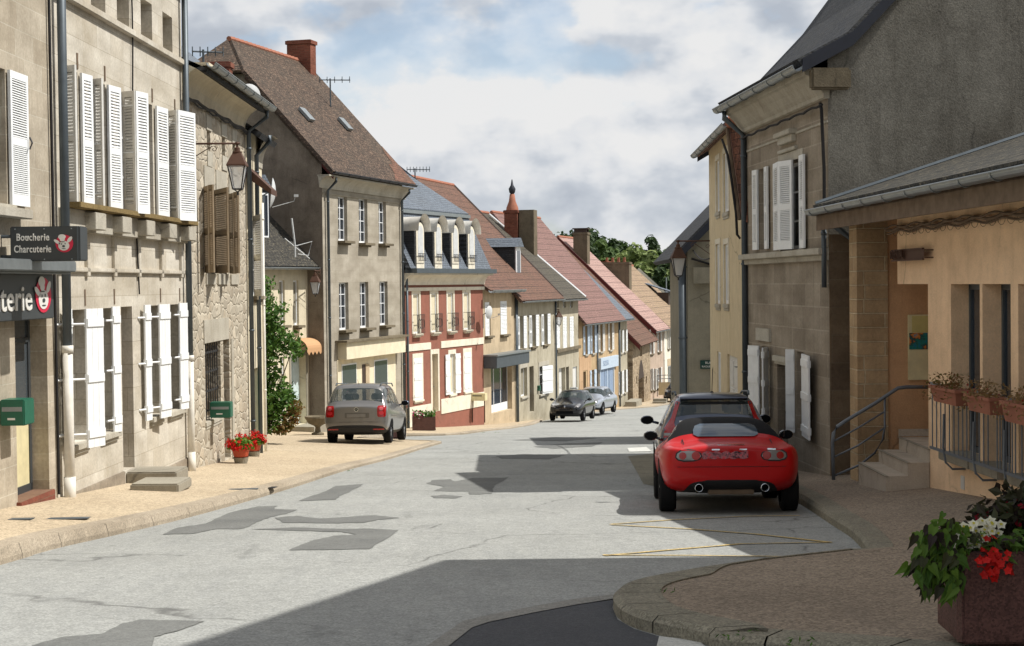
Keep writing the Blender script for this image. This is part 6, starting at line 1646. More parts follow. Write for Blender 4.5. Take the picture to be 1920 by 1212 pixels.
# the big foreground planter
PX0, PY0, PW, PD = 2.43, 8.65, 1.25, .52
zP = SR(PX0, PY0) - .02; hP = .56
o = planter(PX0 + PW / 2, PY0 + PD / 2, zP, PW, PD, hP, 0, 'large red granite planter with white and red flowers in the right foreground', M['planter'], None)
def local(px, py, y):
    return EYE + ray(px, py) * (y / ray(px, py).y) - Vector((PX0 + PW / 2, PY0 + PD / 2, zP))
def heart(mb, p, s, tdir, n, mi=0):
    t = tdir.normalized(); n = (n - t * n.dot(t)).normalized(); u = n.cross(t); k = len(mb.v)
    out = [(-.05, 0), (-.2, .2), (-.1, .37), (.18, .38), (.5, .25), (.85, .11), (1.25, 0), (.85, -.11), (.5, -.25), (.18, -.38), (-.1, -.37), (-.2, -.2)]
    for a_, b_ in out: mb.v.append(tuple(p + t * s * a_ + u * s * b_ + n * s * (.18 * abs(b_) - .12 * a_ * a_)))
    mb.v.append(tuple(p + t * s * .3 - n * s * .05)); 
    for i in range(len(out)): mb.f.append([k + i, k + (i + 1) % len(out), k + len(out)]); mb.m.append(mi)
g = MB(); gd = MB(); st_ = MB()
strands = [((1800, 1030), (1745, 990), (1716, 1050)), ((1800, 1040), (1750, 1010), (1728, 1090)), ((1790, 1040), (1762, 1040), (1752, 1115)), ((1800, 1045), (1780, 1050), (1778, 1125)), ((1810, 1010), (1760, 980), (1712, 1010)), ((1790, 1030), (1730, 1030), (1706, 1060)), ((1800, 1050), (1790, 1060), (1790, 1090)), ((1780, 1010), (1745, 1020), (1738, 1110)), ((1795, 1040), (1770, 1030), (1765, 1090)), ((1810, 1000), (1790, 985), (1760, 985)), ((1800, 1020), (1760, 1000), (1735, 1040)), ((1805, 1030), (1785, 1040), (1770, 1070))]
for si, (a_, b_, c_) in enumerate(strands):
    yy = 8.62 - .14 * rnd.random(); A_, B_, C_ = local(*a_, yy + .2), local(*b_, yy), local(*c_, yy)
    pts = [A_ * (1 - t) ** 2 + B_ * 2 * t * (1 - t) + C_ * t * t for t in [i / 9 for i in range(10)]]; st_.tube(pts, .005, 5)
    for i in range(26):
        t = rnd.uniform(.1, 1.02); p = A_ * (1 - t) ** 2 + B_ * 2 * t * (1 - t) + C_ * t * t + Vector((rnd.gauss(0, .022), rnd.gauss(0, .03), rnd.gauss(0, .02)))
        heart(gd if (rnd.random() < .28) else g, p, rnd.uniform(.045, .082), Vector((rnd.gauss(-.25, .5), rnd.gauss(-.15, .3), -1.0 + .5 * (1 - t))), Vector((rnd.gauss(-.1, .4), -1, rnd.gauss(.5, .3))))
for i in range(640):
    p = local(rnd.uniform(1745, 1990), rnd.gauss(1018, 12), rnd.uniform(8.62, 9.1)); heart(gd if rnd.random() < .3 else g, p, rnd.uniform(.03, .06), Vector((rnd.gauss(0, .6), -.4, rnd.gauss(-.3, .5))), Vector((rnd.gauss(0, .4), -.5, 1)))
g.build('trailing_leaves', M['leafvine'], o, fix=False); gd.build('bronze_leaves', M['leafdk'], o, fix=False); st_.build('stems', M['leafvine'], o)
f = MB(); fc = MB()
for i in range(40):
    a_ = rnd.uniform(0, 6.283); r_ = rnd.random() ** .5; px_ = 1822 + math.cos(a_) * r_ * 60; py_ = 1004 + math.sin(a_) * r_ * 24 - (px_ - 1822) * .28
    p = local(px_, py_, 8.72 + rnd.uniform(-.04, .05)); n_ = Vector((rnd.gauss(-.1, .3), -1, rnd.gauss(.7, .3))).normalized(); blossoms(f, p, rnd.uniform(.026, .034), 0, n_=n_); blossoms(fc, p + n_ * .004, .010, 0, n_=n_)
for px_, py_ in ((1754, 1055), (1768, 1008), (1775, 1045), (1792, 1005), (1786, 1022)):
    p = local(px_, py_, 8.6); n_ = Vector((-.2, -1, .4)).normalized(); blossoms(f, p, .024, 0, n_=n_); blossoms(fc, p + n_ * .004, .008, 0, n_=n_)
f.build('white_blossoms', M['fwhite'], o, fix=False); fc.build('flower_centres', M['fyel'], o, fix=False)
f = MB()
for i in range(46):
    px_, py_ = rnd.gauss(1862, 13), rnd.gauss(1056, 18); p = local(px_, py_, 8.60 + rnd.uniform(-.08, .06)); blossoms(f, p, rnd.uniform(.018, .030), 0)
for px_, py_ in ((1905, 1080), (1912, 1076)): blossoms(f, local(px_, py_, 8.68), .022, 0)
f.build('red_blossoms', M['fred'], o, fix=False)
f = MB(); fb = MB()
for i in range(260):
    px_, py_ = rnd.uniform(1828, 1990), rnd.gauss(980, 22) + max(0, 1880 - 0) * 0; p = local(px_, py_ - min(0, (1850 - px_)) * .0 - (8 if px_ > 1880 else -14), rnd.uniform(8.85, 9.25))
    if rnd.random() < .45: blossoms(f, p, rnd.uniform(.016, .026), 0)
    for j in range(6): leaf_face(fb, p + Vector((rnd.gauss(0, .03), rnd.gauss(0, .03), rnd.gauss(0, .03))), rnd.uniform(.03, .06), 2.0)
f.build('crimson_blossoms', M['fcrim'], o, fix=False); fb.build('dark_foliage', M['leafdk'], o, fix=False)
# flower boxes on the peach building
for i, (a_, b_, yt, yb) in enumerate(((1758, 1815, 727, 757), (1825, 1880, 742, 774), (1893, 1955, 756, 795))):
    x0, x1 = hy.x(a_ + 4, .34, 740), hy.x(b_ - 4, .34, 740); z1, z0 = hy.px((a_ + b_) / 2, yt, .34)[1], hy.px((a_ + b_) / 2, yb, .34)[1]
    fb_ = empty('flower_box', hy.world((x0 + x1) / 2, -.34, z0), hy.ang, ('far', 'middle', 'near')[i] + ' terracotta box of wilting plants hung on the guard rail', 'flower box', 'terracotta flower boxes on the guard rail')
    L_ = abs(x1 - x0) / 2; hb_ = z1 - z0; mb = MB()
    n0 = [(-L_ * .85, -.09, 0), (L_ * .85, -.09, 0), (L_ * .85, .07, 0), (-L_ * .85, .07, 0)]; n1 = [(-L_, -.12, hb_), (L_, -.12, hb_), (L_, .09, hb_), (-L_, .09, hb_)]
    mb.face(n0); 
    for j in range(4): mb.face([n0[j], n0[(j + 1) % 4], n1[(j + 1) % 4], n1[j]])
    mb.box(-L_ - .012, L_ + .012, -.132, .102, hb_ - .035, hb_); mb.build('box', M['terra'], fb_)
    g = MB()
    for j in range(300):
        u = rnd.uniform(-L_ * .98, L_ * .98); zz = hb_ + rnd.random() ** 2 * .16; yy = rnd.uniform(-.15, .1)
        if rnd.random() < .10: zz = hb_ - rnd.random() * .15; yy = -.16
        if rnd.random() < .14: u = -L_ - rnd.random() * .12; zz = hb_ - rnd.random() * .26 + .05
        leaf_face(g, Vector((u, yy, zz)), rnd.uniform(.015, .03), 2.2)
    g.build('foliage', M['dry'] if i else M['redbr'], fb_, fix=False)
    f = MB()
    for j in range(14): blossoms(f, Vector((rnd.uniform(-L_ * 1.1, L_), rnd.uniform(-.16, .05), hb_ + rnd.uniform(-.02, .14))), .014, 0)
    f.build('blossoms', M['fcrim'], fb_, fix=False)
# weeds along the kerbs
w_ = MB()
for px_, py_, n in ((655, 884, 9), (1380, 1200, 10), (1490, 1206, 8), (1250, 1110, 6), (905, 812, 10), (930, 812, 8), (1420, 1190, 6)):
    p = gp(px_, py_, SL if px_ < 1000 else SR)
    for i in range(n): leaf_face(w_, Vector((p.x + rnd.gauss(0, .05), p.y + rnd.gauss(0, .04), p.z + rnd.random() * .03)), .012, 3.5)
tag(w_.build('weeds', M['leafshrub'], None, fix=False), kind='stuff')
# ================================================================== CARS
def paint(name, rgb, metal=.0, rough=.25, coat=1.0):
    t = NT(name); m = t.out(srgb(*rgb), rough, .5, metal); t.bsdf.inputs['Coat Weight'].default_value = coat * .6; t.bsdf.inputs['Coat Roughness'].default_value = .05
    nz = t.noise(t.coords(), 1.3, 3); 
    return m
M['pred'] = paint('red_car_paint', (170, 0, 3), 0, .5, .45)
M['pred'].node_tree.nodes['Principled BSDF'].inputs['Specular IOR Level'].default_value = .25; M['pgrey'] = paint('grey_car_paint', (124, 122, 120), .55, .32); M['pnavy'] = paint('dark_blue_car_paint', (70, 76, 90), .6, .28)
M['pblack'] = paint('black_car_paint', (14, 15, 20), .2, .2); M['psilver'] = paint('silver_car_paint', (176, 182, 192), .6, .3)
M['cloth'] = flat('black_soft_top', (19, 19, 21), .9, .2, scale=30); M['plast'] = flat('black_plastic', (26, 26, 28), .6, .4); M['tyre'] = flat('tyre_rubber', (24, 24, 25), .85, .2)
M['rim'] = flat('alloy_rim', (150, 152, 156), .35, .5, .8, var=.05); M['chrome'] = flat('chrome', (200, 202, 206), .15, .6, 1, var=.02)
M['tail'] = paint('red_tail_lamp', (150, 8, 14), 0, .15); M['lampc'] = paint('clear_lamp', (132, 130, 130), .3, .12); M['cglass'] = glass('car_glass', (30, 40, 44), .03); M['plate'] = flat('number_plate', (176, 176, 172), .5, .4, var=.02)
M['cabin'] = flat('dark_cabin', (18, 19, 21), .9, .1)
t_ = NT('see_through_car_glass'); t_.out((.04, .055, .055, 1), .02, .9); t_.bsdf.inputs['Alpha'].default_value = .62; M['cglass'] = t_.mat
RINGN = 9
def ring(s_):
    y, w, zb, zm, zs, wb, zbl, wr, zr = s_
    return [(0, y, zb), (w * .78, y, zb), (w * .95, y, zb + .09), (w, y, zm), (w * .985, y, zs), (wb, y, zbl), (wr, y, zr - .05), (wr * .74, y, zr), (0, y, zr + .015)]
def car(name, label, loc, rz, st, matf, mats, wheels, wr=.31, ww=.20, subs=2, cat='car', tilt=True, rimk=5, rz_w=0):
    root = empty(name, loc, 0, label, cat)
    g_ = (G(loc[1] + 1) - G(loc[1] - 1)) / 2
    root.rotation_mode = 'ZXY' if False else 'XYZ'
    mrot = Matrix.Rotation(math.atan(g_), 3, 'X') @ Matrix.Rotation(rz, 3, 'Z'); root.rotation_euler = mrot.to_euler()
    vs, fs, ms = [], [], []
    for s_ in st:
        r_ = ring(s_); full = r_ + [(-x, y, z) for x, y, z in r_[-2:0:-1]]
        vs += full
    n = 2 * RINGN - 2
    for i in range(len(st) - 1):
        for j in range(n):
            a = i * n + j; b = i * n + (j + 1) % n
            fs.append([a, a + n, b + n, b]); jj = j if j < RINGN - 1 else n - 1 - j; ms.append(matf(i, jj))
    for e_, base_ in ((0, 0), (1, (len(st) - 1) * n)):
        for j in range(RINGN - 1):
            q = [base_ + j, base_ + j + 1, base_ + (n - j - 1) % n, base_ + (n - j) % n]
            q = [v for k, v in enumerate(q) if v not in q[:k]]
            fs.append(q if e_ == 0 else q[::-1]); ms.append(matf(-1 if e_ == 0 else len(st), j))
    me = bpy.data.meshes.new('body'); me.from_pydata(vs, [], fs); me.polygons.foreach_set('material_index', ms)
    for m in mats: me.materials.append(m)
    bm = bmesh.new(); bm.from_mesh(me); bmesh.ops.recalc_face_normals(bm, faces=bm.faces); bm.to_mesh(me); bm.free()
    ob = bpy.data.objects.new('tmp', me); col.objects.link(ob)
    md = ob.modifiers.new('s', 'SUBSURF'); md.levels = subs; md.render_levels = subs
    bpy.context.view_layer.update(); dg = bpy.context.evaluated_depsgraph_get()
    me2 = bpy.data.meshes.new_from_object(ob.evaluated_get(dg)); bpy.data.objects.remove(ob)
    me2.polygons.foreach_set('use_smooth', [True] * len(me2.polygons))
    bm = bmesh.new(); bm.from_mesh(me2); bvh = BVHTree.FromBMesh(bm); bm.free()
    names = ['body', 'window_glass', 'soft_top', 'lower_trim']
    parts = []
    for k in sorted({p.material_index for p in me2.polygons}):
        m3 = me2.copy(); bm = bmesh.new(); bm.from_mesh(m3)
        bmesh.ops.delete(bm, geom=[f for f in bm.faces if f.material_index != k], context='FACES'); bm.to_mesh(m3); bm.free()
        for p in m3.polygons: p.material_index = 0
        m3.materials.clear(); m3.materials.append(mats[k]); m3.name = names[k]
        o = bpy.data.objects.new(names[k], m3); col.objects.link(o); o.parent = root; parts.append(o)
    root['_b'] = 0; del root['_b']
    # wheels
    for yw in wheels[0]:
        for sx in (-1, 1):
            xo = sx * wheels[1]; r_ = wr
            t_ = MB(); prof = [(r_ * .66, -ww), (r_ * .9, -ww), (r_ * .985, -ww + .02), (r_, -ww + .04), (r_, -.035), (r_ * .985, -.015), (r_ * .9, 0), (r_ * .68, -.005), (r_ * .64, -.03)]
            t_.lathe([(a, sx * b) for a, b in prof], (xo, yw, r_), 28, 'x'); wh = t_.build('wheel', M['tyre'], root, smooth=True)
            q = MB(); q.lathe([(r_ * .68, sx * -.008), (r_ * .63, sx * -.012), (r_ * .60, sx * -.05), (0.0, sx * -.07)], (xo, yw, r_), 24, 'x', 1)
            for k in range(rimk):
                a_ = 2 * math.pi * k / rimk + .3; ca, sa = math.cos(a_), math.sin(a_)
                c0 = Vector((xo + sx * -.02, yw, r_)); d1 = Vector((0, ca, sa)); d2 = Vector((0, -sa, ca)); 
                q.prism([c0 + d1 * .03 - d2 * .03, c0 + d1 * r_ * .62 - d2 * .022, c0 + d1 * r_ * .62 + d2 * .022, c0 + d1 * .03 + d2 * .03], (0, 0, 0), (-sx * .03, 0, 0), 0)
            q.lathe([(.0, sx * -.006), (.05, sx * -.01), (.055, sx * -.04)], (xo, yw, r_), 12, 'x', 0)
            q.build('rim', [M['rim'], M['cabin']], wh)
    root_b = dict(root=root, bvh=bvh)
    for yw in wheels[0]:
        for sx in (-1, 1):
            pts = [(yw + (wr + .055) * math.cos(2 * math.pi * k / 26), wr + (wr + .055) * math.sin(2 * math.pi * k / 26)) for k in range(26)]
            decal(root_b, 'wheel_arch', pts, 'x', sx, M['cabin'], .004, rings=5)
    return root_b
def decal(cb, name, pts, axis, sgn, mat, off=.005, rings=4, parent=None, edge=.0, dist=5.0, dens=.06):
    """thin panel lying on the body, seen along an axis ('y': pts are (x,z) and sgn -1 = rear)"""
    bvh = cb['bvh']; cx = sum(p[0] for p in pts) / len(pts); cz = sum(p[1] for p in pts) / len(pts)
    # densify
    P_ = []
    for i in range(len(pts)):
        a, b = pts[i], pts[(i + 1) % len(pts)]; L_ = math.dist(a, b); k = max(1, int(L_ / dens))
        for j in range(k): P_.append((a[0] + (b[0] - a[0]) * j / k, a[1] + (b[1] - a[1]) * j / k))
    mb = MB(); idx = []
    def hit(u, v):
        if axis == 'x': o = Vector((sgn * dist, u, v)); d = Vector((-sgn, 0, 0))
        elif axis == 'y': o = Vector((u, sgn * dist + 2, v)); d = Vector((0, -sgn, 0))
        else: o = Vector((u, v, dist)); d = Vector((0, 0, -1))
        h_ = bvh.ray_cast(o, d)
        if h_[0] is None: return None
        n_ = h_[1]; 
        if n_.dot(d) > 0: n_ = -n_
        return h_[0] + n_ * off
    for r_ in range(rings + 1):
        row = []
        f = r_ / rings
        for (u, v) in P_:
            h_ = hit(cx + (u - cx) * f, cz + (v - cz) * f)
            if h_ is None: row.append(None)
            else: mb.v.append(tuple(h_)); row.append(len(mb.v) - 1)
        idx.append(row)
    for r_ in range(rings):
        for i in range(len(P_)):
            j = (i + 1) % len(P_); q = [idx[r_][i], idx[r_][j], idx[r_ + 1][j], idx[r_ + 1][i]]
            if None in q: continue
            vv = [Vector(mb.v[k]) for k in q]
            if max((vv[a] - vv[b]).length for a in range(4) for b in range(4)) > .8: continue
            mb.f.append(q); mb.m.append(0)
    return mb.build(name, mat, parent or cb['root'], smooth=True, fix=False)
def rrect(x0, x1, z0, z1, r=.03, n=4):
    out = []
    for cx, cz, a0 in ((x1 - r, z1 - r, 0), (x0 + r, z1 - r, 90), (x0 + r, z0 + r, 180), (x1 - r, z0 + r, 270)):
        for k in range(n + 1): a = R(a0 + 90 * k / n); out.append((cx + r * math.cos(a), cz + r * math.sin(a)))
    return out
def ell(cx, cz, rx, rz, n=16): return [(cx + rx * math.cos(2 * math.pi * k / n), cz + rz * math.sin(2 * math.pi * k / n)) for k in range(n)]
def mirror(cb, x, y, z, mat, s=1.0):
    for sx in (-1, 1):
        m = MB(); c = Vector((sx * x, y, z)); n = len(m.v)
        rows = []
        for i in range(7):
            t = -1 + 2 * i / 6; rr = math.sqrt(max(0, 1 - abs(t) ** 2.6)); rows.append([tuple(c + Vector((sx * .10 * s * rr * math.cos(a * math.pi / 6) * 1.0, t * .07 * s, .068 * s * rr * math.sin(a * math.pi / 6)))) for a in range(13)])
        m.grid(rows); m.tube([c - Vector((sx * .08 * s, 0, .03)), c - Vector((sx * .17 * s, -.03, .06))], .022 * s, 6)
        o = m.build('side_mirror', mat, cb['root'], smooth=True)
        g = MB(); g.prism([tuple(c + Vector((a, -.072 * s, b))) for a, b in ell(0, 0, .085 * s, .055 * s)], (0, 0, 0), (0, -.003, 0)); g.build('mirror_glass', M['cabin'], o)

# --- red roadster ----------------------------------------------------------------
stR = [(-.02, .68, .42, .58, .76, .66, .87, .50, .90), (.03, .78, .34, .57, .79, .73, .91, .56, .935), (.20, .85, .27, .58, .81, .76, .925, .58, .955), (.55, .872, .24, .60, .82, .76, .93, .58, .97),
       (.84, .872, .22, .60, .82, .76, .935, .60, .985), (.91, .870, .22, .60, .81, .74, .95, .66, 1.03), (1.22, .855, .20, .58, .79, .72, .955, .63, 1.18), (1.55, .845, .20, .57, .78, .71, .95, .60, 1.24), (2.0, .845, .20, .57, .78, .70, .94, .55, 1.245), (2.28, .85, .20, .57, .78, .70, .93, .56, 1.20),
       (2.72, .86, .20, .58, .78, .72, .90, .62, .965), (2.85, .862, .20, .58, .78, .70, .875, .55, .93), (3.45, .86, .22, .56, .74, .66, .80, .50, .855), (3.85, .76, .26, .48, .64, .55, .70, .42, .74), (3.98, .60, .34, .46, .56, .44, .60, .30, .63)]
def mfR(i, j):
    if 5 <= i <= 8 and j >= 5:
        if j == 5 and 6 <= i <= 8: return 1
        return 2
    if i == 9 and j >= 6: return 1
    if i == 9 and j == 5: return 1
    if j <= 0: return 3
    return 0
PR = (2.66, 19.45); 
stR = [(a, b, c, d, e * .955, f, g_ * .925, h_, i_ * (.905 if a < .9 else .935)) for (a, b, c, d, e, f, g_, h_, i_) in stR]
cb = car('roadster_car', 'red two-seat convertible with a black soft top parked at the right kerb', (PR[0], PR[1], G(PR[1])), R(-3.5), stR, mfR, [M['pred'], M['cglass'], M['cloth'], M['plast']], ([.72, 3.08], .865), .312, .21)
rt = cb['root']
diff = [(-.47, .30), (-.42, .395), (-.30, .43), (.30, .43), (.42, .395), (.47, .30), (.40, .24), (-.40, .24)]
decal(cb, 'diffuser', diff, 'y', -1, M['plast'], .006, 5); 
pl_ = decal(cb, 'rear_window', [(-.36, .925), (-.41, .95), (-.41, 1.0), (-.38, 1.055), (-.31, 1.08), (.31, 1.08), (.38, 1.055), (.41, 1.0), (.41, .95), (.36, .925)], 'y', -1, glass('soft_top_window', (58, 70, 82), .06), .014, 8, dens=.02)
for sx in (-1, 1):
    lamp = [(sx * (.518 + (a - .518) * .92), .727 + (b - .727) * .92) for a, b in ((.68, .71), (.67, .755), (.62, .785), (.52, .795), (.43, .785), (.37, .755), (.355, .72), (.385, .685), (.46, .668), (.58, .665), (.65, .68))]
    o = decal(cb, 'tail_lamp', [(sx * (.518 + (abs(a) - .518) * 1.10), .727 + (b - .727) * 1.30) for a, b in lamp], 'y', -1, M['plast'], .004, 4)
    decal(cb, 'lens', lamp, 'y', -1, M['lampc'], .009, 4, o); decal(cb, 'lens_red', ell(sx * .59, .727, .045, .045), 'y', -1, M['tail'], .014, 3, o); decal(cb, 'lens_red', ell(sx * .43, .727, .052, .052), 'y', -1, M['tail'], .014, 3, o)
    ex = MB(); ex.lathe([(.042, -.10), (.048, -.12), (.05, -.02), (.05, .12), (.036, .10), (.034, -.08)], (sx * .40, .06, .335), 16, 'y'); ex.build('exhaust_pipe', M['chrome'], rt, smooth=True)
# pinkish strip across the tail imitating the smeared pattern at the number plate
gm = NT('smear_pattern'); nn = gm.noise(gm.coords(), 24, 4, .7); gm.out(gm.ramp(nn, [(.35, srgb(190, 30, 44)), (.5, srgb(160, 96, 104)), (.62, srgb(60, 24, 34))]), .3, .5)
ptsg = []
for k in range(25): t = -.355 + .56 * k / 24; ptsg.append((t, .745 + .028 * abs(math.sin(k * .62)) + .01))
for k in range(25): t = .205 - .56 * k / 24; ptsg.append((t, .70 - .016 * abs(math.sin(k * .62))))
decal(cb, 'smeared_strip', ptsg, 'y', -1, gm.mat, .007, 3)
decal(cb, 'brake_lamp', rrect(-.16, .17, .845, .860, .004), 'y', -1, M['tail'], .004, 3)
for x0_, x1_ in ((-.235, -.14), (.10, .19), (.44, .54)): decal(cb, 'badge', rrect(x0_, x1_, .792, .808, .004), 'y', -1, M['chrome'], .006, 2)
decal(cb, 'bumper_seam', rrect(-.66, .66, .588, .594, .002), 'y', -1, M['plast'], .004, 2)
for sx in (-1, 1): decal(cb, 'boot_seam', [(sx * .555, .845), (sx * .56, .90), (sx * .548, .90), (sx * .545, .845)], 'y', -1, M['plast'], .003, 1)
MB().box(-.28, .28, .10, .40, .245, .31).build('silencer', M['wood'], rt, bevel=.01)
mirror(cb, .92, 2.35, .91, M['pblack'], 1.0)
for yy in (2.2, 1.08): decal(cb, 'door_seam', rrect(yy, yy + .008, .30, .90, .003), 'x', -1, M['plast'], .003, 1)
decal(cb, 'door_seam', rrect(2.2, 2.208, .30, .90, .003), 'x', 1, M['plast'], .003, 1)
m_ = MB(); m_.tube([(.70, .55, .93), (.72, .50, 1.25)], .005, 4); m_.build('aerial', M['black'], rt)

# --- dark estate ahead of it -----------------------------------------------------
def estate(L_, w, h_, zs=.82, hatch=.35, hood=1.05, rear_tuck=.0, belt=.95):
    s = h_ / 1.46
    return [(-.02, w * .86, .42, .58, zs * .95, w * .80, belt - .04, w * .72, belt), (.04, w * .96, .32, .58, zs, w * .88, belt, w * .78, belt + .04), (.16, w * .985, .26, .60, zs, w * .90, belt, w * .76, belt + .16),
            (hatch, w * .99, .24, .60, zs, w * .90, belt, w * .68, h_ - .06), (hatch + .18, w, .22, .60, zs, w * .90, belt, w * .665, h_ - .005), (1.25, w, .22, .60, zs, w * .90, belt, w * .67, h_ + .005), (2.1, w, .22, .60, zs, w * .90, belt - .01, w * .67, h_), (L_ - hood - .95, w, .22, .60, zs, w * .90, belt - .02, w * .665, h_ - .05),
            (L_ - hood - .25, w, .22, .60, zs, w * .89, belt - .03, w * .76, belt + .12), (L_ - hood, w * .99, .22, .60, zs, w * .87, belt - .06, w * .72, belt), (L_ - .45, w * .96, .24, .56, zs - .08, w * .80, belt - .16, w * .60, belt - .12), (L_ - .12, w * .86, .28, .50, zs - .18, w * .70, zs - .06, w * .5, zs - .03), (L_, w * .7, .34, .48, zs - .24, w * .55, zs - .16, w * .4, zs - .14)]
def mfE(i, j):
    if j in (5,) and 3 <= i <= 7: return 1
    if j >= 6 and i in (2, 7, 8) and not (i == 8 and False): return 1 if i in (2, 7) else 0
    if j >= 6 and i == 8: return 0
    if j <= 1: return 3
    return 0
def pillars(cb, ys, belt, top, w, mat):
    for sx in (-1, 1):
        for y0, y1 in ys: decal(cb, 'window_pillar', [(y0, belt), (y0 + .06, belt), (y1 + .06, top), (y1, top)], 'x', sx, mat, .004, 2)
def seats(cb, ys, w, z):
    for y in ys:
        for sx in (-1, 1):
            m = MB(); m.box(sx * w - .24, sx * w + .24, y, y + .12, z - .35, z + .14); m.box(sx * w - .12, sx * w + .12, y + .01, y + .10, z + .16, z + .34); m.build('seat', M['cabin'], cb['root'], bevel=.03)
PV = (3.10, 24.45)
cb = car('estate_car', 'dark blue estate car with tall red tail lamps parked ahead of the red convertible', (PV[0], PV[1], G(PV[1])), R(-4), estate(4.5, .89, 1.48, hatch=.30), mfE, [M['pnavy'], M['cglass'], M['cloth'], M['plast']], ([.85, 3.5], .885), .325, .21)
rt = cb['root']
for sx in (-1, 1):
    o = decal(cb, 'tail_lamp', [(sx * a, b) for a, b in ((.52, 1.34), (.575, 1.35), (.66, 1.10), (.77, .94), (.79, .80), (.60, .80), (.60, .92), (.62, 1.02))], 'y', -1, M['tail'], .010, 4)
    decal(cb, 'lens', [(sx * a, b) for a, b in ((.64, .83), (.78, .83), (.78, .87), (.64, .87))], 'y', -1, M['lampc'], .014, 2, o)
decal(cb, 'rear_window_rim', rrect(-.56, .56, 1.30, 1.34, .01), 'y', -1, M['plast'], .006, 2)
sp = MB(); sp.grid([[(x, .40 + .1 * (x * x), 1.425), (x, .20 + .1 * x * x, 1.40), (x, .215 + .1 * x * x, 1.38), (x, .34 + .1 * x * x, 1.37)] for x in [-.52 + .065 * i for i in range(17)]]); sp.build('roof_spoiler', M['pnavy'], rt, smooth=True)
decal(cb, 'sticker', rrect(-.54, -.42, 1.02, 1.05, .005), 'y', -1, M['signw'], .012, 2)
m_ = MB(); m_.tube([(-.05, .30, 1.07), (.28, .22, 1.02), (.36, .2, 1.03)], .012, 5); m_.build('rear_wiper', M['black'], rt)
m_ = MB(); m_.lathe([(.04, 0), (.03, .03), (.015, .05), (0, .05)], (0, .75, 1.455), 10); m_.tube([(0, .75, 1.5), (.01, .60, 1.86)], .006, 5); m_.build('aerial', M['black'], rt)
for sx in (-1, 1):
    m_ = MB(); m_.tube([(sx * .57, .70, 1.45), (sx * .58, .85, 1.50), (sx * .58, 2.2, 1.50), (sx * .57, 2.4, 1.46)], .018, 6); m_.build('roof_rail', M['zincd'], rt)
mirror(cb, 1.0, 2.9, 1.02, M['pnavy'], 1.15); pillars(cb, ((1.2, 1.16), (2.15, 2.05)), .96, 1.40, .89, M['plast']); seats(cb, (1.0, 2.1), .36, .98)
m_ = MB(); m_.box(-.5, .5, .5, .9, .70, .93); m_.build('parcel_shelf', M['cabin'], rt)

# --- grey people carrier --------------------------------------------------------
PT = (-4.33, 43.9)
stT = [(-.02, .76, .44, .60, .80, .74, .98, .68, 1.02), (.03, .86, .34, .60, .84, .80, 1.02, .72, 1.06), (.10, .89, .28, .62, .88, .84, 1.05, .76, 1.12), (.34, .895, .25, .62, .88, .84, 1.05, .70, 1.60), (.52, .90, .24, .62, .88, .84, 1.04, .70, 1.665), (1.3, .90, .22, .62, .88, .83, 1.03, .70, 1.68), (2.3, .90, .22, .62, .87, .83, 1.02, .69, 1.665), (2.95, .90, .22, .62, .86, .81, 1.0, .66, 1.58),
       (3.65, .90, .22, .62, .84, .78, .96, .66, 1.08), (3.8, .89, .22, .62, .82, .76, .93, .6, 1.0), (4.15, .84, .26, .56, .74, .68, .84, .5, .88), (4.36, .70, .32, .5, .64, .55, .7, .4, .73), (4.4, .6, .36, .48, .6, .5, .64, .35, .66)]
cb = car('people_carrier', 'grey compact people carrier parked on the left pavement seen from behind', (PT[0], PT[1], SL(PT[0], PT[1])), R(-4), stT, mfE, [M['pgrey'], M['cglass'], M['cloth'], M['plast']], ([.78, 3.45], .89), .32, .21)
rt = cb['root']
for sx in (-1, 1):
    o = decal(cb, 'tail_lamp', [(sx * a, b) for a, b in rrect(.60, .83, .74, 1.05, .05)], 'y', -1, M['tail'], .010, 4)
    decal(cb, 'lens', ell(sx * .71, .97, .055, .045), 'y', -1, flat('rose_lens', (196, 90, 96), .2, .5), .015, 2, o); decal(cb, 'lens', ell(sx * .71, .85, .07, .055), 'y', -1, flat('rose_lens2', (190, 40, 48), .2, .5), .015, 2, o)
    decal(cb, 'reflector', rrect(.48 if sx > 0 else -.78, .78 if sx > 0 else -.48, .39, .425, .01), 'y', -1, M['tail'], .010, 2)
    m_ = MB(); m_.tube([(sx * .62, .45, 1.62), (sx * .64, .62, 1.675), (sx * .64, 2.5, 1.675), (sx * .62, 2.8, 1.60)], .018, 6); m_.build('roof_rail', M['zincd'], rt)
decal(cb, 'lower_bumper', [(-.80, .36), (-.78, .46), (.78, .46), (.80, .36), (.5, .33), (-.5, .33)], 'y', -1, M['plast'], .006, 3)
decal(cb, 'plate_recess', rrect(-.30, .38, .72, .86, .02), 'y', -1, flat('grey_recess', (96, 92, 86), .5), .006, 3); decal(cb, 'number_plate', rrect(-.24, .28, .735, .83, .008), 'y', -1, flat('plain_plate', (120, 116, 110), .5), .012, 3)
m_ = decal(cb, 'emblem', ell(.02, .955, .062, .062), 'y', -1, M['chrome'], .010, 3); decal(cb, 'emblem_field', ell(.02, .955, .048, .048), 'y', -1, M['plast'], .013, 3, m_)
for q in (((-.026, .995), (-.016, .995), (.02, .955), (.012, .945)), ((.066, .995), (.056, .995), (.02, .955), (.028, .945)), ((-.02, .945), (-.03, .95), (-.006, .912), (.003, .912)), ((.06, .945), (.07, .95), (.046, .912), (.037, .912))): decal(cb, 'emblem_letter', q, 'y', -1, M['chrome'], .016, 1, m_)
decal(cb, 'hatch_seam', rrect(-.82, .82, .605, .613, .002), 'y', -1, M['plast'], .004, 2)
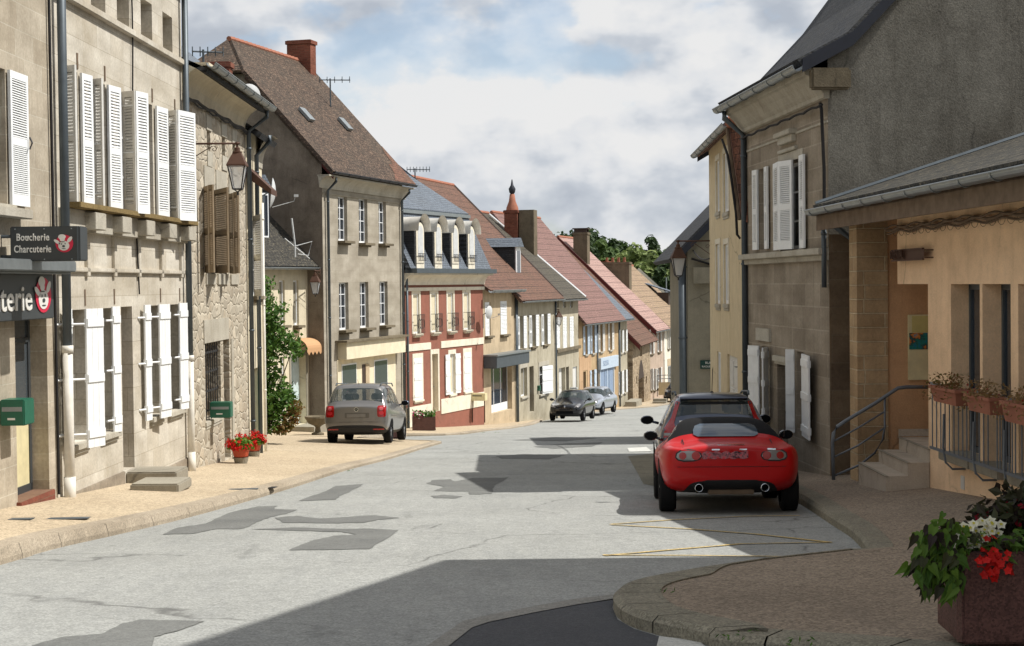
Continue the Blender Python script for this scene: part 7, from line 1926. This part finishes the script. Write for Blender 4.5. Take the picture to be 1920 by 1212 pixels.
mirror(cb, 1.0, 2.75, 1.10, M['pnavy'], 1.2); pillars(cb, ((1.15, 1.1), (2.1, 2.0)), 1.04, 1.58, .9, M['plast']); seats(cb, (1.05, 2.1), .38, 1.05)
m_ = MB(); m_.lathe([(.03, 0), (.02, .02), (0, .03)], (0, .55, 1.64), 8); m_.tube([(0, .55, 1.65), (0, .35, 1.78)], .005, 4); m_.build('aerial', M['black'], rt)

# --- oncoming parked pair ------------------------------------------------------
stC = estate(4.0, .855, 1.48, zs=.84, hatch=.4, hood=.85, belt=.96)
cb = car('hatchback_car', 'black hatchback parked facing the camera halfway down the street', (2.42 + .24 * 4.0, 76.9 + 4.0 * .97, G(79)), R(167), stC, mfE, [M['pblack'], M['cglass'], M['cloth'], M['plast']], ([.7, 3.2], .85), .30, .2)
rt = cb['root']
for sx in (-1, 1): decal(cb, 'headlamp', [(sx * a, b) for a, b in ((.44, .66), (.70, .70), (.72, .80), (.60, .84), (.50, .76))], 'y', 1, M['lampc'], .010, 3)
decal(cb, 'grille', rrect(-.42, .42, .36, .50, .04), 'y', 1, M['cabin'], .006, 3); decal(cb, 'emblem', [(0, .76), (.045, .70), (0, .64), (-.045, .70)], 'y', 1, M['chrome'], .012, 2)
decal(cb, 'number_plate', rrect(-.26, .26, .52, .60, .01), 'y', 1, M['plast'], .010, 3); mirror(cb, .95, 2.4, 1.02, M['pblack'], 1.1); pillars(cb, ((1.2, 1.1), (1.95, 1.9)), .98, 1.40, .85, M['plast']); seats(cb, (1.0, 1.9), .35, 1.0)
cb = car('saloon_car', 'silver saloon parked facing the camera behind the black hatchback', (3.82 + .28 * 4.6, 85.6 + 4.6 * .96, G(88)), R(163.5), estate(4.65, .875, 1.46, zs=.83, hatch=.9, hood=1.15, belt=.94), mfE, [M['psilver'], M['cglass'], M['cloth'], M['plast']], ([.9, 3.65], .87), .31, .2)
rt = cb['root']
for sx in (-1, 1): decal(cb, 'headlamp', [(sx * a, b) for a, b in ((.36, .58), (.70, .60), (.74, .72), (.66, .77), (.40, .74))], 'y', 1, M['lampc'], .010, 3); decal(cb, 'bumper_strip', [(sx * .34, .49), (sx * .78, .49), (sx * .78, .53), (sx * .34, .53)], 'y', 1, M['navy'], .008, 2)
decal(cb, 'grille', rrect(-.30, .30, .60, .74, .04), 'y', 1, M['navy'], .008, 3); decal(cb, 'lower_grille', rrect(-.5, .5, .32, .41, .03), 'y', 1, M['cabin'], .008, 3); decal(cb, 'number_plate', rrect(-.26, .26, .45, .55, .01), 'y', 1, M['plate'], .012, 3)
mirror(cb, .97, 2.9, .98, M['psilver'], 1.1); pillars(cb, ((1.3, 1.2), (2.25, 2.15)), .96, 1.38, .87, M['plast']); seats(cb, (1.1, 2.1), .35, .98)
cb = car('hatchback_car', 'dark hatchback parked far down at the bend with flowers behind it', (11.85, 110.4, G(109)), R(165), stC, mfE, [M['pblack'], M['cglass'], M['cloth'], M['plast']], ([.7, 3.2], .85), .30, .2)
for sx in (-1, 1): decal(cb, 'headlamp', [(sx * a, b) for a, b in ((.44, .66), (.70, .70), (.72, .80), (.60, .84), (.50, .76))], 'y', 1, M['lampc'], .010, 3)
# little terrace fence at the bend
tf = empty('terrace_fence', (10.6, 113, G(113) + .3), R(15), 'small terrace fence with a wooden panel and flowers at the bend', 'fence')
m_ = MB(); m_.box(-.3, .55, 0, .04, .1, 1.0); m_.build('panel', flat('ochre_board', (150, 132, 100), .7), tf); m_ = MB()
for z_ in (1.25, 1.5): m_.tube([(-.4, 0, z_), (2.6, 0, z_)], .025, 5)
for x_ in (-.4, 1.3, 2.6): m_.tube([(x_, 0, 0), (x_, 0, 1.5)], .03, 5)
m_.build('rails', M['black'], tf); f = MB()
for i in range(90): blossoms(f, Vector((1.2 + rnd.gauss(0, .3), -.05, 1.45 + rnd.gauss(0, .09))), .06, 0)
f.build('flowers', M['fwhite'], tf, fix=False)
# ================================================================== SMALL THINGS ON ROOFS AND WALLS
def dish(P_, r, yaw, pitch, label, arm=.45):
    o = empty('satellite_dish', P_, yaw, label, 'satellite dish', 'satellite dishes')
    m = MB(); K = 6
    prof = [(r * i / K, -.28 * r * (1 - (i / K) ** 2)) for i in range(K + 1)]
    m.lathe(prof, (0, 0, 0), 28, 'y'); m.lathe([(a, b + .008) for a, b in prof], (0, 0, 0), 28, 'y')
    d = m.build('reflector', M['dish'], o, smooth=True); d.rotation_euler = (R(pitch), 0, 0)
    m = MB(); m.tube([(0, -.02, -r * .95), (0, -arm, -r * .55), (0, -arm - .05, -.1)], .012, 5); m.box(-.04, .04, -arm - .14, -arm, -.13, -.05); m.build('feed_arm', M['dish'], o)
    m = MB(); m.tube([(0, .25 * r, 0), (0, .3, -.1), (0, .3, -.7)], .025, 6); m.build('mast', M['zinc'], o)
    return o
P3 = lambda px, py, y: EYE + ray(px, py) * (y / ray(px, py).y)
dish(P3(467, 180, 40.5), .30, R(28), 8, 'round grey satellite dish above the rubble house gutter')
dish(P3(509, 362, 50.5), .48, R(98), 6, 'satellite dish seen nearly edge-on on the cream house roof', .7)
dish(P3(917, 586, 69.8), .29, R(62), 5, 'round white satellite dish on the narrow beige shop house')
# odd aerial left on the cream house roof
an = empty('roof_antenna', P3(553, 465, 51.5), R(30), 'small bent aerial with a white arm above the cream house gutter', 'antenna', 'rooftop antennas')
m = MB(); m.tube([(0, 0, -.3), (0, 0, .1), (-.1, 0, .95)], .03, 6); m.tube([(0, 0, .05), (.55, -.1, .2), (.42, -.1, -.25), (.1, 0, -.2)], .02, 6); m.tube([(-.35, 0, .3), (.5, 0, -.35)], .018, 5); m.build('aerial', M['dish'], an)
def antenna(P_, hgt, w, yaw, label, n=7):
    o = empty('roof_antenna', P_, yaw, label, 'antenna', 'rooftop antennas'); m = MB(); m.tube([(0, 0, -hgt), (0, 0, .05)], .03, 5); m.tube([(-w * .35, 0, 0), (w * .65, 0, -.02)], .022, 5)
    for i in range(n): x = -w * .35 + w * i / (n - 1); m.tube([(x, -.18, 0), (x, .18, 0)], .014, 4); m.tube([(x, 0, -.12), (x, 0, .12)], .014, 4)
    m.build('aerial', M['zincd'], o)
antenna(P3(619, 150, 61.5), 1.2, 1.15, R(0), 'thin aerial right of the big brick chimney', 5)
antenna(P3(778, 318, 71), 1.6, 1.0, R(0), 'aerial above the blue slate mansard roof', 8)
antenna(P3(381, 97, 40), 1.2, .75, R(10), 'aerial left of the half-hipped brown roof', 5)
# letter boxes further down
def mb2(x, y, z, w, d, hgt, mat, rz, label, name='mailbox', cat='mailbox'):
    o = empty(name, (x, y, z), rz, label, cat); MB().box(-w / 2, w / 2, -d / 2, d / 2, 0, hgt).build('body', mat, o, bevel=.01); MB().box(-w * .3, w * .3, -d / 2 - .006, -d / 2, hgt * .6, hgt * .72).build('slot', M['plast'], o); return o
q = P3(897, 747, 69); o = mb2(q.x, q.y, q.z - .1, .72, .3, .32, M['cream_box'], R(-20), 'cream letter box on legs beside the red house', cat='mailbox')
for u in (-.28, .28): MB().tube([(u, 0, 0), (u, 0, -.95)], .025, 6).build('leg', M['rust'], o)
q = P3(1009, 733, 79.5); mb2(q.x, q.y, q.z, .22, .22, .26, M['green'], R(-15), 'tiny dark green letter box on the grey house with white shutters')
q = P3(1076, 737, 87); mb2(q.x, q.y, q.z, .38, .2, .30, M['dish'], R(-15), 'white meter box low on the wall beside the orange house', 'meter_box', 'box')
b_ = tag(MB().lathe([(0, 0), (.24, 0), (.30, .2), (.32, .5), (.28, .75), (.31, .78), (.31, .85), (.26, .85), (.26, .78), (0, .7)], (0, 0, 0), 18).build('rain_barrel', M['brown'], None, smooth=True), 'dark brown barrel standing between the shop canopy house and the grey house', 'barrel')
q = gp(973, 790, SL); b_.location = (q.x, q.y, SL(q.x, q.y))
def stepset(px, py, w, rz, label, n=3):
    q = gp(px, py, SL); o = empty('house_steps', (q.x, q.y, SL(q.x, q.y) - .05), rz, label, 'steps', 'pale stone house steps')
    for i in range(n): MB().box(-w / 2, w / 2, i * .3 + .0, n * .3 + .1, .0 if i == 0 else i * .17 + .001, (i + 1) * .17).build('step', M['concrete'], o, bevel=.01)
stepset(828, 796, 1.0, R(-22), 'pale steps up to the red house door'); stepset(1001, 781, .9, R(-15), 'pale steps of the grey house with white shutters', 2); stepset(1236, 757, .9, R(-12), 'pale steps of the pinkish stone house', 2)
# overhead service cables hung on the far lane house
cb_ = MB(); a_, b__ = P3(1330, 485, 38), P3(1300, 470, 45); cb_.tube([a_.lerp(b__, i / 8) + Vector((0, 0, -.12 * math.sin(i / 8 * math.pi))) for i in range(9)], .02, 5)
tag(cb_.build('service_cable', M['cable'], None), 'black service cable slung between the yellow house and the grey gable', 'cable')

# ================================================================== LIGHT, SKY
EL, SY = 54.2, -.06
az = math.atan2(SY, 1.0)
sd = Vector((math.cos(az) * math.cos(R(EL)), math.sin(az) * math.cos(R(EL)), math.sin(R(EL))))
ld = bpy.data.lights.new('sun', 'SUN'); ld.energy = 4.6; ld.angle = R(.53); ld.color = (1, .965, .905)
lo = bpy.data.objects.new('sun', ld); col.objects.link(lo); lo.rotation_euler = sd.to_track_quat('Z', 'Y').to_euler(); lo.location = (20, 0, 30)
w = bpy.data.worlds.new('World'); scene.world = w; w.use_nodes = True
nt = w.node_tree; N = nt.nodes; Lk = nt.links; N.clear()
def nd(t, **k):
    x = N.new(t)
    for a, b in k.items(): setattr(x, a, b)
    return x
out = nd('ShaderNodeOutputWorld'); bg = nd('ShaderNodeBackground'); sky = nd('ShaderNodeTexSky'); sky.sky_type = 'NISHITA'; sky.sun_disc = False
sky.sun_elevation = R(EL); sky.sun_rotation = R(90) - az; sky.altitude = 400; sky.air_density = 1.0; sky.dust_density = 1.5
Lk.new(sky.outputs[0], bg.inputs[0]); bg.inputs[1].default_value = .12
tc = nd('ShaderNodeTexCoord'); sp = nd('ShaderNodeSeparateXYZ'); Lk.new(tc.outputs['Generated'], sp.inputs[0])
def mth(op, a, b=None):
    x = nd('ShaderNodeMath', operation=op)
    for i, v in enumerate((a, b)):
        if v is None: continue
        if isinstance(v, (int, float)): x.inputs[i].default_value = v
        else: Lk.new(v, x.inputs[i])
    return x.outputs[0]
# cloud deck: direction projected on a plane high above
zc = mth('MAXIMUM', sp.outputs[2], 0.0); den = mth('ADD', zc, .12)
cx = mth('DIVIDE', sp.outputs[0], den); cy = mth('DIVIDE', sp.outputs[1], den)
cmb = nd('ShaderNodeCombineXYZ'); Lk.new(cx, cmb.inputs[0]); Lk.new(cy, cmb.inputs[1])
def noi(vec, sc, det, ro, sc3=(1, 1, 1), loc=(0, 0, 0), dist=0):
    mp = nd('ShaderNodeMapping'); mp.inputs['Scale'].default_value = sc3; mp.inputs['Location'].default_value = loc; Lk.new(vec, mp.inputs[0])
    x = nd('ShaderNodeTexNoise'); x.inputs['Scale'].default_value = sc; x.inputs['Detail'].default_value = det; x.inputs['Roughness'].default_value = ro; x.inputs['Distortion'].default_value = dist; Lk.new(mp.outputs[0], x.inputs['Vector']); return x.outputs[0]
def rmp(f, st):
    x = nd('ShaderNodeValToRGB'); Lk.new(f, x.inputs[0]); e = x.color_ramp.elements
    while len(e) < len(st): e.new(.5)
    for i, (p, c) in enumerate(st): e[i].position = p; e[i].color = c if isinstance(c, tuple) else (c, c, c, 1)
    return x.outputs[0]
dv = tc.outputs['Generated']
def dens(dz, det=9):
    va = nd('ShaderNodeVectorMath', operation='ADD'); Lk.new(dv, va.inputs[0]); va.inputs[1].default_value = (0, 0, dz)
    a_ = noi(va.outputs[0], 6.0, 3, .5, (1, 1, 2.0), (5.2, 1.7, .43), 0); b_ = noi(va.outputs[0], 17, det, .55, (1, 1, 1.6), (1.0, 4, 2), 0)
    return mth('ADD', mth('MULTIPLY', a_, .62), mth('MULTIPLY', b_, .38))
d0, e0_, e1_ = dens(0), dens(0, 4), dens(.022, 4)
mask = rmp(d0, [(.38, .42), (.43, .60), (.465, .97), (.52, 1.)])
lit = mth('ADD', mth('MULTIPLY', mth('SUBTRACT', e0_, e1_), 5.0), .56)
thick = rmp(d0, [(.45, 1.), (.64, .1)])
sh_ = mth('ADD', mth('MULTIPLY', lit, .72), mth('MULTIPLY', thick, .28))
shade = rmp(sh_, [(.25, (.56, .61, .69, 1)), (.45, (.70, .745, .81, 1)), (.62, (.90, .92, .95, 1)), (.78, (1, 1, 1, 1))])
bg2 = nd('ShaderNodeBackground'); Lk.new(shade, bg2.inputs[0]); bg2.inputs[1].default_value = .65
mx = nd('ShaderNodeMixShader'); Lk.new(mask, mx.inputs[0]); Lk.new(bg.outputs[0], mx.inputs[1]); Lk.new(bg2.outputs[0], mx.inputs[2]); Lk.new(mx.outputs[0], out.inputs[0])
scene.view_settings.view_transform = 'Standard'; scene.view_settings.look = 'None'; scene.view_settings.gamma = 1; scene.view_settings.exposure = .35
scene.render.film_transparent = False
scene.cycles.max_bounces = 6; scene.cycles.transparent_max_bounces = 12; scene.cycles.use_denoising = True
